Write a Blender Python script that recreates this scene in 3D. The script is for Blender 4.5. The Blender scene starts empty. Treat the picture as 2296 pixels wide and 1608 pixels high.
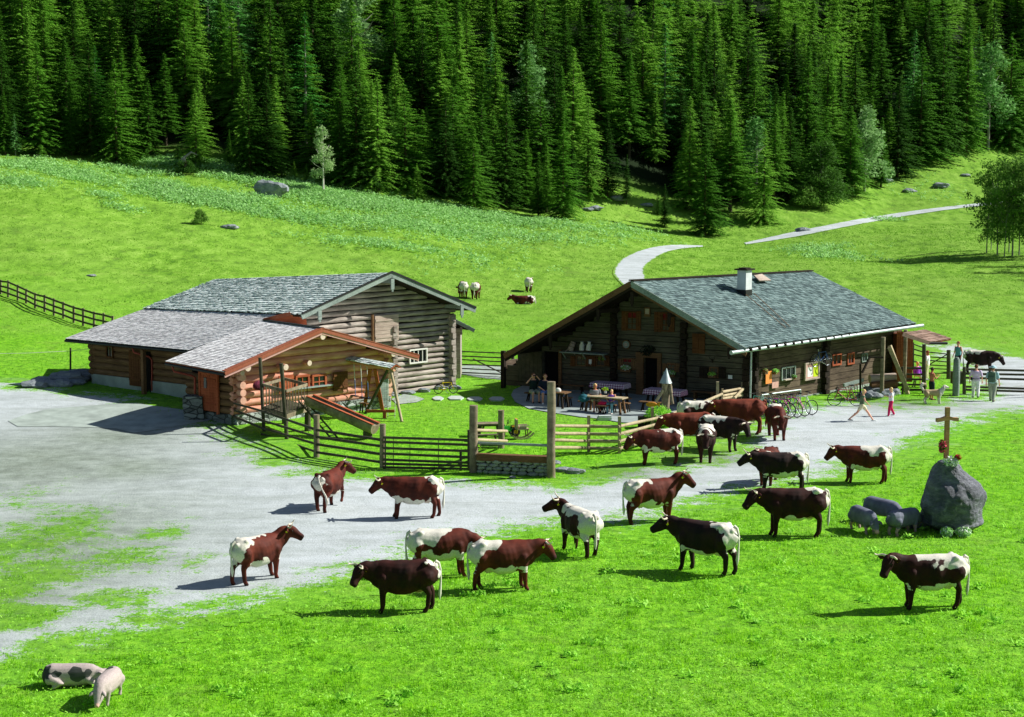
import bpy, bmesh, math, random
import numpy as np
from mathutils import Vector, Matrix, Euler
from mathutils import noise as mnoise
R = math.radians
SC = bpy.context.scene
COL = SC.collection
# ---------------------------------------------------------------- camera, sky, sun, exposure
FPX, CU, CV, HC = 3800.0, 1148.0, 804.0, 11.3
PITCH = math.atan(439 / FPX)
cam_d = bpy.data.cameras.new('camera'); cam = bpy.data.objects.new('camera', cam_d); COL.objects.link(cam)
cam_d.sensor_width = 36; cam_d.lens = 36 * FPX / 2296; cam_d.clip_start = 0.5; cam_d.clip_end = 1500
cam.location = (0, 0, HC); cam.rotation_euler = (R(90) - PITCH, 0, 0)
SC.camera = cam
SUN_EL, SUN_AZ = R(38), math.atan2(0.975, 0.22)      # azimuth from +Y towards +X
w = bpy.data.worlds.new('World'); SC.world = w; w.use_nodes = True
nt = w.node_tree; nt.nodes.clear()
sky = nt.nodes.new('ShaderNodeTexSky'); sky.sky_type = 'NISHITA'; sky.sun_disc = False
sky.sun_elevation = SUN_EL; sky.sun_rotation = SUN_AZ
bg = nt.nodes.new('ShaderNodeBackground'); bg.inputs[1].default_value = 0.05
wo = nt.nodes.new('ShaderNodeOutputWorld')
nt.links.new(sky.outputs[0], bg.inputs[0]); nt.links.new(bg.outputs[0], wo.inputs[0])
sd = bpy.data.lights.new('sun', 'SUN'); sd.energy = 5.0; sd.angle = R(0.5); sd.color = (1.0, 0.97, 0.90)
sun = bpy.data.objects.new('sun', sd); COL.objects.link(sun)
sdir = Vector((math.sin(SUN_AZ) * math.cos(SUN_EL), math.cos(SUN_AZ) * math.cos(SUN_EL), math.sin(SUN_EL)))
sun.rotation_euler = sdir.to_track_quat('Z', 'Y').to_euler(); sun.location = (40, 20, 60)
vs = SC.view_settings; vs.view_transform = 'Standard'; vs.look = 'None'; vs.gamma = 1; vs.use_curve_mapping = False
vs.exposure = 0.52
SC.cycles.use_denoising = True
SC.cycles.max_bounces = 5; SC.cycles.diffuse_bounces = 2; SC.cycles.transparent_max_bounces = 4

# ---------------------------------------------------------------- picture -> world measuring (photo measured at 2296 x 1608)
CAMP = np.array([0, 0, HC])
def ray(u, v):
    x, y = (u - CU) / FPX, -(v - CV) / FPX
    c, s = math.cos(PITCH), math.sin(PITCH)
    return np.array([x, c + y * s, y * c - s])
def on_depth(u, v, Y):
    r = ray(u, v); return Vector(CAMP + r * (Y / r[1]))
# ---------------------------------------------------------------- terrain: heights over (lateral bearing, depth)
TU = np.array([-1400, -300, 0, 400, 800, 1200, 1600, 2000, 2296, 3400.])
TD = np.array([10, 70, 77, 84, 95, 115, 145, 170, 200, 215, 240, 270, 300, 340, 450.])
TZ = np.array([
 [0,0,0,0,0,0,0,0,0,0],
 [0,0,0,0,0,0,0,0,0,0],
 [.5,.45,.45,.42,0,0,0,-.1,-.15,-.15],
 [1.2,.9,.7,.55,0,0,0,-.35,-.5,-.5],
 [2,1.5,1.1,.6,.05,0,0,-.4,-.6,-.6],
 [4,3,2.0,.8,.2,0,0,0,-.2,-.2],
 [9,7,5.2,3.0,1.2,.1,0,.2,.5,.5],
 [13,10.5,8.6,6.0,3.4,1.5,.6,.8,1.3,1.5],
 [18,15,12.4,10.2,7.4,4.2,1.5,2.0,2.6,3],
 [23,20,17,15,12,5.0,2.2,2.8,3.6,4],
 [34,31,28,26,23,17,8,4.6,5.2,6],
 [49,46,42,40,37,31,20,10,9.4,11],
 [64,61,58,55,52,47,38,24,14.2,16],
 [85,83,80,78,75,70,62,48,34,34],
 [140,138,135,130,128,125,118,105,90,90.]])
def _slopes(x, Z):
    d = np.diff(Z, axis=0) / np.diff(x)[:, None]; m = np.zeros_like(Z)
    m[0], m[-1] = d[0], d[-1]
    a, b = d[:-1], d[1:]
    m[1:-1] = np.where(a * b > 0, 2 * a * b / (a + b + 1e-12), 0)
    return m
def _herm(x, Z, q):
    m = _slopes(x, Z); q = np.clip(q, x[0], x[-1]); i = np.clip(np.searchsorted(x, q) - 1, 0, len(x) - 2)
    h = (x[i + 1] - x[i]); t = (q - x[i]) / h
    return i, h, t, m
def terr(x, y, rough=True):
    x = np.atleast_1d(np.asarray(x, float)); y = np.atleast_1d(np.asarray(y, float)); yy = np.maximum(y, 5)
    u = np.clip(CU + FPX * x / yy, TU[0], TU[-1])
    i, h, t, m = _herm(TD, TZ, yy)
    t_ = t[:, None]; h_ = h[:, None]
    rows = ((2*t_**3-3*t_**2+1)*TZ[i] + (t_**3-2*t_**2+t_)*h_*m[i] + (-2*t_**3+3*t_**2)*TZ[i+1] + (t_**3-t_**2)*h_*m[i+1])
    j = np.clip(np.searchsorted(TU, u) - 1, 0, len(TU) - 2); s = (u - TU[j]) / (TU[j+1] - TU[j]); s = s*s*(3-2*s)*.5 + s*.5
    k = np.arange(len(u)); z = rows[k, j] * (1-s) + rows[k, j+1] * s
    if rough:
        a = np.clip((yy - 100) / 80, 0, 1)
        z = z + a * (0.35*np.sin(x*.11+1.3)*np.sin(y*.093+x*.05) + .16*np.sin(x*.31+y*.17)*np.sin(y*.27-x*.12+2))
        b = np.clip((yy-20)/10,0,1)*.03
        z = z + b*(np.sin(x*.9+y*.4)*np.sin(y*.7-x*.3))
    return z
def tz(x, y): return float(terr(x, y)[0])
def G(u, v, zoff=0.0):
    """point of the ground seen at photo position (u, v)"""
    r = ray(u, v); Y = np.linspace(18, 440, 900)
    P = CAMP[None] + r[None] * (Y / r[1])[:, None]
    d = P[:, 2] - terr(P[:, 0], P[:, 1]) - zoff
    k = int(np.argmax(d <= 0))
    if d[k] > 0 or k == 0: k = len(Y) - 1
    t = d[k-1] / (d[k-1] - d[k] + 1e-9); p = P[k-1] * (1-t) + P[k] * t
    return Vector((p[0], p[1], tz(p[0], p[1]) + zoff))

# ---------------------------------------------------------------- object helpers
def tag(o, label=None, cat=None, group=None, kind=None):
    if label: o['label'] = label
    if cat: o['category'] = cat
    if group: o['group'] = group
    if kind: o['kind'] = kind
    return o
def thing(name, loc, label, cat, group=None, rz=0.0):
    o = bpy.data.objects.new(name, None); COL.objects.link(o); o.empty_display_size = .2
    o.location = loc; o.rotation_euler = (0, 0, rz); return tag(o, label, cat, group)
class MB:
    """collects shapes; build() links them as one mesh object"""
    def __init__(s): s.v = []; s.f = []; s.sm = []; s.mi = []; s.cur = 0
    def add(s, vs, fs, smooth=False):
        n = len(s.v); s.v += [tuple(p) for p in vs]
        for f in fs: s.f.append(tuple(i + n for i in f)); s.sm.append(smooth); s.mi.append(s.cur)
        return s
    def box(s, c, d, rot=None, bev=0.0):
        hx, hy, hz = d[0]/2, d[1]/2, d[2]/2
        P = [Vector((x, y, z)) for z in (-hz, hz) for x, y in ((-hx, -hy), (hx, -hy), (hx, hy), (-hx, hy))]
        if rot is not None: P = [rot @ p for p in P]
        c = Vector(c)
        return s.add([p + c for p in P], [(0,3,2,1),(4,5,6,7),(0,1,5,4),(1,2,6,5),(2,3,7,6),(3,0,4,7)])
    def beam(s, a, b, w, h, up=(0, 0, 1)):
        a, b = Vector(a), Vector(b); d = b - a; L = d.length; x = d.normalized(); up = Vector(up)
        if abs(x.dot(up)) > .98: up = Vector((0, 1, 0)) if abs(x.y) < .9 else Vector((1, 0, 0))
        y = up.cross(x).normalized(); z = x.cross(y)
        return s.box((a + b) / 2, (L, w, h), Matrix((x, y, z)).transposed())
    def tube(s, pts, rad, n=8, cap=True, smooth=True):
        pts = [Vector(p) for p in pts]
        if not hasattr(rad, '__len__'): rad = [rad] * len(pts)
        vs, fs = [], []; prev = None
        for i, p in enumerate(pts):
            t = (pts[min(i+1, len(pts)-1)] - pts[max(i-1, 0)]).normalized()
            if prev is None:
                up = Vector((0, 0, 1)) if abs(t.z) < .9 else Vector((1, 0, 0)); nx = t.cross(up).normalized()
            else:
                nx = prev - t * prev.dot(t); nx = nx.normalized() if nx.length > 1e-6 else t.orthogonal().normalized()
            prev = nx; ny = t.cross(nx)
            for k in range(n):
                a = 2 * math.pi * k / n; r = rad[i]
                rr = (r, r) if not hasattr(r, '__len__') else r
                vs.append(p + nx * math.cos(a) * rr[0] + ny * math.sin(a) * rr[1])
        for i in range(len(pts) - 1):
            for k in range(n):
                k2 = (k + 1) % n; fs.append((i*n+k, i*n+k2, (i+1)*n+k2, (i+1)*n+k))
        s.add(vs, fs, smooth)
        if cap:
            m = len(pts) - 1
            s.add(vs[:n], [tuple(range(n))[::-1]]); s.add(vs[m*n:], [tuple(range(n))])
        return s
    def log(s, a, b, r, n=10, wob=.06, r2=None, rnd=random):
        a, b = Vector(a), Vector(b); m = max(3, int((b - a).length / .7)); r2 = r if r2 is None else r2
        pts = []; rad = []
        for i in range(m + 1):
            t = i / m; e = Vector((rnd.uniform(-1, 1), rnd.uniform(-1, 1), rnd.uniform(-1, 1))) * r * wob * (0 < i < m)
            pts.append(a.lerp(b, t) + e); rad.append((r*(1-t) + r2*t) * (1 + rnd.uniform(-wob, wob)))
        return s.tube(pts, rad, n)
    def sphere(s, c, r, seg=10, rings=6, rot=None):
        rr = r if hasattr(r, '__len__') else (r, r, r); c = Vector(c); vs, fs = [], []
        vs.append(Vector((0, 0, rr[2])))
        for i in range(1, rings):
            a = math.pi * i / rings
            for k in range(seg):
                b = 2*math.pi*k/seg; vs.append(Vector((rr[0]*math.sin(a)*math.cos(b), rr[1]*math.sin(a)*math.sin(b), rr[2]*math.cos(a))))
        vs.append(Vector((0, 0, -rr[2])))
        for k in range(seg): fs.append((0, 1+k, 1+(k+1) % seg))
        for i in range(rings-2):
            for k in range(seg):
                a0 = 1+i*seg+k; a1 = 1+i*seg+(k+1) % seg; fs.append((a0, a0+seg, a1+seg, a1))
        L = len(vs)-1
        for k in range(seg): fs.append((L, L-seg+(k+1) % seg, L-seg+k))
        if rot is not None: vs = [rot @ p for p in vs]
        return s.add([p + c for p in vs], fs, True)
    def torus(s, c, r, t, ax='y', n=24, m=6, rot=None):
        vs, fs = [], []; c = Vector(c)
        for i in range(n):
            a = 2*math.pi*i/n
            for k in range(m):
                b = 2*math.pi*k/m; q = r + t*math.cos(b); h = t*math.sin(b)
                p = {'y': Vector((q*math.cos(a), h, q*math.sin(a))), 'z': Vector((q*math.cos(a), q*math.sin(a), h)), 'x': Vector((h, q*math.cos(a), q*math.sin(a)))}[ax]
                vs.append((rot @ p if rot is not None else p) + c)
        for i in range(n):
            for k in range(m): fs.append((i*m+k, ((i+1) % n)*m+k, ((i+1) % n)*m+(k+1) % m, i*m+(k+1) % m))
        return s.add(vs, fs, True)
    def prism(s, poly, a, b):
        """poly = list of Vectors; extruded by vector b-a"""
        d = Vector(b) - Vector(a); n = len(poly); P = [Vector(p) for p in poly]
        fs = [tuple(range(n))[::-1], tuple(range(n, 2*n))] + [(i, (i+1) % n, n+(i+1) % n, n+i) for i in range(n)]
        return s.add(P + [p + d for p in P], fs)
    def build(s, name, mat, parent=None, origin=None, **kw):
        me = bpy.data.meshes.new(name); v = s.v
        if origin is not None: o3 = Vector(origin); v = [tuple(Vector(p) - o3) for p in v]
        me.from_pydata(v, [], s.f); me.polygons.foreach_set('use_smooth', s.sm)
        mats = mat if isinstance(mat, (list, tuple)) else [mat]
        for m in mats: me.materials.append(M[m] if isinstance(m, str) else m)
        if len(mats) > 1: me.polygons.foreach_set('material_index', s.mi)
        me.update(); o = bpy.data.objects.new(name, me); COL.objects.link(o)
        if origin is not None: o.location = origin
        if parent is not None:
            o.parent = parent
        for k, x in kw.items(): o[k] = x
        return o
def hold(o, parent, mat4=None):
    """make o a child of parent while it keeps its world place"""
    o.parent = parent; pm = Matrix.Translation(parent.location) @ Euler(parent.rotation_euler).to_matrix().to_4x4()
    o.matrix_parent_inverse = pm.inverted()
    if mat4 is not None: o.matrix_basis = mat4
    return o
class Wall:
    """a vertical plane with its own axes: x along it, y out of it (towards the camera side), z up"""
    def __init__(s, p0, p1, off=0.0, z=0.0):
        p0 = Vector((p0[0], p0[1], z)); p1 = Vector((p1[0], p1[1], z)); s.x = (p1-p0).normalized(); s.L = (p1-p0).length
        s.y = s.x.cross(Vector((0, 0, 1)))
        if s.y.dot(Vector((0, 0, z))-p0) < 0: s.y = -s.y
        s.o = p0 + s.y*off; s.m = Matrix((s.x, s.y, Vector((0, 0, 1)))).transposed().to_4x4(); s.m.translation = s.o
    def pt(s, u, v):
        r = Vector(ray(u, v)); c = Vector(CAMP); n = s.y; t = (s.o-c).dot(n)/r.dot(n); return c+r*t
    def loc(s, u, v): p = s.pt(u, v)-s.o; return p.dot(s.x), p.z
    def w(s, x, y, z): return s.o+s.x*x+s.y*y+Vector((0, 0, z))
    def obj(s, mb, name, mat, parent=None, **kw):
        o = mb.build(name, mat, **kw)
        if parent is not None: hold(o, parent, s.m)
        else: o.matrix_basis = s.m
        return o
def kids(o): return [c for c in COL.objects if c.parent == o]
def copy_tree(o, parent=None, cm=None):
    c = o.copy(); COL.objects.link(c); c.parent = parent
    for ch in list(o.children): copy_tree(ch, c)
    return c

# ---------------------------------------------------------------- materials
M = {}
def lin(r, g, b):
    f = lambda c: (c/255/12.92) if c/255 <= .04045 else ((c/255+.055)/1.055)**2.4
    return (f(r), f(g), f(b), 1)
def newmat(name, rough=.8, spec=.3):
    m = bpy.data.materials.new(name); m.use_nodes = True; M[name] = m
    b = m.node_tree.nodes['Principled BSDF']; b.inputs['Roughness'].default_value = rough; b.inputs['Specular IOR Level'].default_value = spec
    return m, m.node_tree, b
def N(t, typ, **kw):
    n = t.nodes.new(typ)
    for k, x in kw.items():
        if k.startswith('i_'): n.inputs[int(k[2:])].default_value = x
        else: setattr(n, k, x)
    return n
def ramp(t, fac, stops, interp='LINEAR'):
    n = t.nodes.new('ShaderNodeValToRGB'); n.color_ramp.interpolation = interp; e = n.color_ramp.elements
    while len(e) > len(stops): e.remove(e[-1])
    while len(e) < len(stops): e.new(.5)
    for x, (p, c) in zip(e, stops): x.position = p; x.color = c if len(c) == 4 else (*c, 1)
    if fac is not None: t.links.new(fac, n.inputs[0])
    return n
def coords(t, kind='Object', scale=(1, 1, 1), rot=(0, 0, 0)):
    c = t.nodes.new('ShaderNodeTexCoord'); m = t.nodes.new('ShaderNodeMapping'); m.inputs['Scale'].default_value = scale; m.inputs['Rotation'].default_value = rot
    t.links.new(c.outputs[kind], m.inputs[0]); return m.outputs[0]
def noise(t, vec, scale, detail=4, rough=.55):
    n = t.nodes.new('ShaderNodeTexNoise'); n.inputs['Scale'].default_value = scale; n.inputs['Detail'].default_value = detail; n.inputs['Roughness'].default_value = rough
    if vec is not None: t.links.new(vec, n.inputs['Vector'])
    return n.outputs['Fac']
def mix(t, fac, a, b, mode='MIX'):
    n = t.nodes.new('ShaderNodeMix'); n.data_type = 'RGBA'; n.blend_type = mode
    for s_, x in ((n.inputs[0], fac), (n.inputs[6], a), (n.inputs[7], b)):
        if isinstance(x, (int, float)): s_.default_value = x
        elif isinstance(x, tuple): s_.default_value = x if len(x) == 4 else (*x, 1)
        else: t.links.new(x, s_)
    return n.outputs[2]
def mth(t, op, a, b=None, c=None):
    n = t.nodes.new('ShaderNodeMath'); n.operation = op
    for s_, x in zip(n.inputs, (a, b, c)):
        if x is None: continue
        if isinstance(x, (int, float)): s_.default_value = x
        else: t.links.new(x, s_)
    return n.outputs[0]
def bump(t, b, h, strength=.5, dist=.02):
    n = t.nodes.new('ShaderNodeBump'); n.inputs['Strength'].default_value = strength; n.inputs['Distance'].default_value = dist
    t.links.new(h, n.inputs['Height']); t.links.new(n.outputs[0], b.inputs['Normal'])
def plain(name, rgb, rough=.7, var=.15, scale=8, spec=.3, metal=0.0, bmp=0):
    m, t, b = newmat(name, rough, spec); c = lin(*rgb); v = noise(t, coords(t), scale)
    lo = tuple(x*(1-var*1.6) for x in c[:3]); hi = tuple(min(1, x*(1+var)) for x in c[:3])
    r = ramp(t, v, [(.3, lo), (.7, hi)]); t.links.new(r.outputs[0], b.inputs['Base Color']); b.inputs['Metallic'].default_value = metal
    if bmp: bump(t, b, v, bmp, .02)
    return m
def wood(name, dark, mid, light, stretch=(1.2, 14, 14), axis=None, bmp=.5):
    """weathered timber: streaks along local x"""
    m, t, b = newmat(name, .85, .2)
    g = coords(t, 'Object', stretch); a = noise(t, g, 1.6, 6, .65)
    f = noise(t, coords(t, 'Object', (.6, .6, .6)), 1.3, 3)
    r = ramp(t, a, [(.25, lin(*dark)), (.5, lin(*mid)), (.75, lin(*light))])
    o = mix(t, .35, r.outputs[0], ramp(t, f, [(.3, lin(*dark)), (.7, lin(*light))]).outputs[0])
    t.links.new(o, b.inputs['Base Color']); bump(t, b, a, bmp, .02); return m
# ================================================================ THE SETTING
def npmesh(name, V, Fi, mat, attrs=None, smooth=False, nper=3):
    me = bpy.data.meshes.new(name); V = np.asarray(V, np.float32); Fi = np.asarray(Fi, np.int32)
    me.vertices.add(len(V)); me.vertices.foreach_set('co', V.ravel())
    me.loops.add(Fi.size); me.loops.foreach_set('vertex_index', Fi.ravel())
    me.polygons.add(len(Fi)); me.polygons.foreach_set('loop_start', np.arange(0, Fi.size, nper, dtype=np.int32))
    me.update(calc_edges=True)
    me.polygons.foreach_set('use_smooth', np.full(len(Fi), smooth))
    if attrs:
        for k, a in attrs.items():
            at = me.attributes.new(k, 'FLOAT', 'POINT'); at.data.foreach_set('value', np.asarray(a, np.float32))
    me.materials.append(M[mat]); o = bpy.data.objects.new(name, me); COL.objects.link(o); return o
def attr(t, name):
    n = t.nodes.new('ShaderNodeAttribute'); n.attribute_name = name; return n.outputs['Fac']
def grass_color(t):
    g = coords(t)
    n1 = noise(t, g, 2.6, 5, .7); n2 = noise(t, g, .085, 3, .5); n3 = noise(t, g, .55, 4, .6)
    g2 = coords(t, 'Object', (1, .35, 1)); n4 = noise(t, g2, .8, 6, .75)
    c1 = ramp(t, n1, [(.3, (.04, .16, .005)), (.5, (.14, .41, .012)), (.72, (.29, .62, .03))]).outputs[0]
    c2 = ramp(t, n4, [(.34, (.06, .16, .012)), (.5, (.16, .34, .026)), (.66, (.27, .47, .07))]).outputs[0]
    # farther up the valley the pasture is drier and more olive
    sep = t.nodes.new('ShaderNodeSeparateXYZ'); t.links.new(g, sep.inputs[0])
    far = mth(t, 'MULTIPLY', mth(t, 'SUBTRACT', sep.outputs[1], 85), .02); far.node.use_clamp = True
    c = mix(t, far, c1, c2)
    pat = ramp(t, n2, [(.35, (0, 0, 0)), (.65, (1, 1, 1))]).outputs[0]
    c = mix(t, mth(t, 'MULTIPLY', pat, .35), c, (.22, .38, .06))
    dry = ramp(t, n3, [(.56, (0, 0, 0)), (.74, (1, 1, 1))]).outputs[0]
    c = mix(t, mth(t, 'MULTIPLY', dry, .38), c, (.17, .22, .045))
    return c, n1, n4
m, t, b = newmat('meadow', .95, .1)
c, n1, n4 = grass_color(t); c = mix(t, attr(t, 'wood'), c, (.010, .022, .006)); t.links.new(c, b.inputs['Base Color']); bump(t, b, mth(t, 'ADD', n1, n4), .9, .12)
# gravel with grass growing in from the rims
m, t, b = newmat('gravel', .95, .15)
gc, a1, a4 = grass_color(t); g = coords(t)
s1 = noise(t, g, 1.1, 7, .7); s2 = noise(t, g, 14, 3, .7); s3 = noise(t, coords(t, 'Object', (.25, 1.0, 1), (0, 0, -.5)), .9, 6, .7)
base = ramp(t, s1, [(.28, (.30, .34, .33)), (.5, (.47, .52, .53)), (.7, (.57, .62, .65))]).outputs[0]
base = mix(t, .5, base, ramp(t, s3, [(.3, (.30, .34, .32)), (.6, (.56, .61, .64))]).outputs[0])
base = mix(t, mth(t, 'MULTIPLY', ramp(t, s2, [(.28, (1, 1, 1)), (.45, (0, 0, 0))]).outputs[0], .3), base, (.2, .21, .18))
earth = ramp(t, s1, [(.3, (.09, .115, .075)), (.5, (.18, .225, .165)), (.7, (.29, .345, .28))]).outputs[0]
base = mix(t, mth(t, 'MULTIPLY', attr(t, 'earth'), .85), base, earth)
blot = ramp(t, noise(t, g, .42, 5, .75), [(.62, (0, 0, 0)), (.72, (1, 1, 1))]).outputs[0]
base = mix(t, mth(t, 'MULTIPLY', blot, .45), base, (.20, .21, .16))
gn = mth(t, 'ADD', mth(t, 'ADD', mth(t, 'MULTIPLY', noise(t, g, 4.2, 8, .85), .72), mth(t, 'MULTIPLY', noise(t, g, 17, 2, .6), .34)), mth(t, 'MULTIPLY', noise(t, g, .7, 3, .6), .6))
gn = mth(t, 'ADD', mth(t, 'MULTIPLY', mth(t, 'SUBTRACT', gn, .83), 1.9), .83); thr = mth(t, 'SUBTRACT', 1.27, attr(t, 'gm'))
gmask = mth(t, 'MULTIPLY', mth(t, 'SUBTRACT', gn, thr), 9); gmask.node.use_clamp = True
gc2 = mix(t, mth(t, 'MULTIPLY', attr(t, 'earth'), .45), gc, (.10, .16, .05)); col = mix(t, gmask, base, gc2); rut = noise(t, coords(t, 'Object', (.16, 1.3, 1), (0, 0, -.62)), .8, 5, .7); col = mix(t, mth(t, 'MULTIPLY', ramp(t, rut, [(.30, (1, 1, 1)), (.46, (0, 0, 0))]).outputs[0], .32), col, (.22, .25, .21)); t.links.new(col, b.inputs['Base Color'])
bump(t, b, mth(t, 'ADD', s2, mth(t, 'MULTIPLY', s1, 2)), .5, .05)
plain('paving', (150, 162, 160), .9, .14, 2.5, bmp=.3)
plain('concrete', (160, 172, 164), .9, .16, 1.6, bmp=.3)

def axis(a, lo, hi, h0, gr):
    L = [a]; h = h0
    while L[-1] < hi: L.append(L[-1] + h); h *= gr
    K = [a]; h = h0
    while K[-1] > lo: K.append(K[-1] - h); h *= gr
    return np.array(sorted(set(K[1:] + L)))
xs = axis(0, -420, 460, .9, 1.012); ys = axis(10, 9, 500, .8, 1.006)
XX, YY = np.meshgrid(xs, ys); ZZ = terr(XX.ravel(), YY.ravel()).reshape(XX.shape)
nx, ny = len(xs), len(ys); I = np.arange(nx*ny).reshape(ny, nx)
Fq = np.stack([I[:-1, :-1], I[:-1, 1:], I[1:, 1:], I[1:, :-1]], -1).reshape(-1, 4)
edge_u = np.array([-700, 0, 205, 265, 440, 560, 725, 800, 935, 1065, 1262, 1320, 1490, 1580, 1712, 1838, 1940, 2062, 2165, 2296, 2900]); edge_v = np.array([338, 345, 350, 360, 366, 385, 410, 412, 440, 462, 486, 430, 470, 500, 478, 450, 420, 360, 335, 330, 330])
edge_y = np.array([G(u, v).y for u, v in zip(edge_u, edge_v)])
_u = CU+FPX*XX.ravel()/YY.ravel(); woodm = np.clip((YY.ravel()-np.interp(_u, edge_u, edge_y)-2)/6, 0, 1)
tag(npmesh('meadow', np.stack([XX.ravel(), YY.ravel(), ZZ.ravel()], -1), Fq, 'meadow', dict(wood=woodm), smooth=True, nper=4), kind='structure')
def poly_sd(px, py, poly):
    """signed distance (inside positive) to a closed polygon"""
    P = np.array([(p[0], p[1]) for p in poly]); Q = np.roll(P, -1, 0); best = np.full(px.shape, 1e9); ins = np.zeros(px.shape, bool)
    for (ax, ay), (bx, by) in zip(P, Q):
        dx, dy = bx-ax, by-ay; tt = np.clip(((px-ax)*dx+(py-ay)*dy)/(dx*dx+dy*dy+1e-9), 0, 1)
        best = np.minimum(best, np.hypot(px-ax-tt*dx, py-ay-tt*dy))
        c = ((ay > py) != (by > py)) & (px < (bx-ax)*(py-ay)/(by-ay+1e-12)+ax); ins ^= c
    return np.where(ins, best, -best)
PATIO_UV = [(1146,887),(1152,875),(1172,866),(1210,860),(1500,872),(1690,905),(1680,922),(1600,940),(1540,950),(1450,951),(1390,948),(1345,940),(1300,936),(1235,926),(1185,917),(1155,902)]
PATIO = [G(u, v) for u, v in PATIO_UV]
def gp(L): return [G(u, v) for u, v in L]
YARD = [(-500,1640),(0,1497),(180,1455),(400,1402),(600,1354),(760,1322),(950,1262),(1080,1212),(1250,1184),(1400,1190),(1500,1165),(1620,1128),(1760,1100),(1920,1066),(2000,1030),(2110,985),(2200,950),(2296,925),(2700,860),
        (2700,830),(2296,800),(2150,768),(2060,764),(2085,800),(2165,858),(2160,885),(2080,902),(1985,893),(1840,900),(1700,925),(1640,985),(1600,1015),(1480,1040),(1400,1048),(1300,1075),(1240,1082),(1060,1070),(860,1066),(720,1050),(640,1022),(540,960),(525,948),(400,930),(300,880),(90,868),(0,852),(-500,830)]
YP = gp(YARD)
def sstep(x, a, b): t = np.clip((x-a)/(b-a), 0, 1); return t*t*(3-2*t)
def blob(px, py, u, v, ru, rv):
    c = G(u, v); a = G(u+ru, v); b2 = G(u, v-rv); rx = abs(a.x-c.x); ry = abs(b2.y-c.y)
    return np.exp(-(((px-c.x)/rx)**2 + ((py-c.y)/ry)**2))
def yard_gm(px, py):
    d = poly_sd(px, py, YP)
    gm = 1.0 - .36*sstep(d, -1.3, .5) - .26*sstep(d, .0, 2.4) - .38*sstep(d, 1.2, 4.6)
    s = np.zeros_like(px)
    for (u, v, ru, rv, a) in [(110,1195,200,80,.64),(240,1255,230,60,.60),(60,1300,170,80,.76),(350,1200,150,45,.50),(30,1385,180,45,.85),(270,1340,150,34,.66),(60,1120,150,60,.45),(0,1240,160,120,.62),(430,1260,100,40,.42),
                              (2040,915,110,18,.5),(2090,895,90,12,.55),(1930,1085,90,22,.45),(2180,985,150,24,.5),(1560,1030,120,16,.45),(1640,1150,130,26,.5),(1330,1200,130,16,.42),(700,1335,200,16,.3),(1400,1060,60,12,.4)]:
        s = np.maximum(s, a*blob(px, py, u, v, ru, rv))
    gm = np.maximum(gm, s); return np.clip(gm, 0, 1), d
st = .33; gx = np.arange(-46, 46, st); gy = np.arange(24, 122, st); GX, GY = np.meshgrid(gx, gy); px, py = GX.ravel(), GY.ravel()
gm, dd = yard_gm(px, py); keep = dd > -1.4
I = np.arange(len(px)).reshape(GX.shape); Fq = np.stack([I[:-1, :-1], I[:-1, 1:], I[1:, 1:], I[1:, :-1]], -1).reshape(-1, 4)
Fq = Fq[keep[Fq].all(1)]; used = np.unique(Fq); mp = np.full(len(px), -1); mp[used] = np.arange(len(used))
ea = np.maximum.reduce([.95*blob(px, py, u, v, ru, rv) for u, v, ru, rv in [(130,1230,330,150),(60,1040,420,90),(250,980,220,50),(280,1050,200,40),(2030,905,150,20),(1600,1030,120,20),(1400,1060,120,20),(30,1330,200,60)]])
tag(npmesh('road', np.stack([px, py, terr(px, py)+.012], -1)[used], mp[Fq], 'gravel', dict(gm=gm[used], earth=np.clip(ea[used], 0, 1)), True, 4), kind='structure')
# the road climbing the valley
def strip(name, L, Rr, mat, lift=.04):
    V, Fs = [], []; n = len(L); K = 7
    def cr(P, t):
        i = min(int(t), len(P)-2); f = t-i; p0 = P[max(i-1, 0)]; p1 = P[i]; p2 = P[i+1]; p3 = P[min(i+2, len(P)-1)]
        return tuple(.5*(2*b_+(c_-a_)*f+(2*a_-5*b_+4*c_-d_)*f*f+(-a_+3*b_-3*c_+d_)*f**3) for a_, b_, c_, d_ in zip(p0, p1, p2, p3))
    for s_ in range((n-1)*8+1):
        a, c = G(*cr(L, s_/8)), G(*cr(Rr, s_/8))
        for k in range(K+1):
            p = a.lerp(c, k/K); V.append((p.x, p.y, tz(p.x, p.y)+lift))
    m_ = (n-1)*8+1
    for i in range(m_-1):
        for k in range(K): Fs.append((i*(K+1)+k, i*(K+1)+k+1, (i+1)*(K+1)+k+1, (i+1)*(K+1)+k))
    e = [0 if 0 < k < K else .95 for _ in range(m_) for k in range(K+1)]
    o = npmesh(name, V, Fs, mat, dict(gm=e, earth=[0]*len(V)), True, 4); return tag(o, kind='structure')
strip('far_road', [(1408,652),(1384,628),(1374,610),(1392,583),(1438,561),(1500,550),(1575,551)], [(1462,652),(1452,628),(1445,606),(1458,589),(1488,570),(1522,560),(1577,554)], 'gravel', .05)
strip('far_road', [(1668,545),(1780,520),(1900,496),(2040,474),(2175,458),(2320,446)], [(1672,549),(1790,531),(1900,509),(2040,484),(2175,465),(2320,452)], 'gravel', .05)
FARR = [([(1408,652),(1374,610),(1392,583),(1438,561),(1500,550),(1575,551)], [(1462,652),(1445,606),(1458,589),(1488,570),(1522,560),(1577,554)]), ([(1668,545),(1780,520),(1900,496),(2040,474),(2175,458),(2320,446)], [(1672,549),(1790,531),(1900,509),(2040,484),(2175,465),(2320,452)])]
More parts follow.
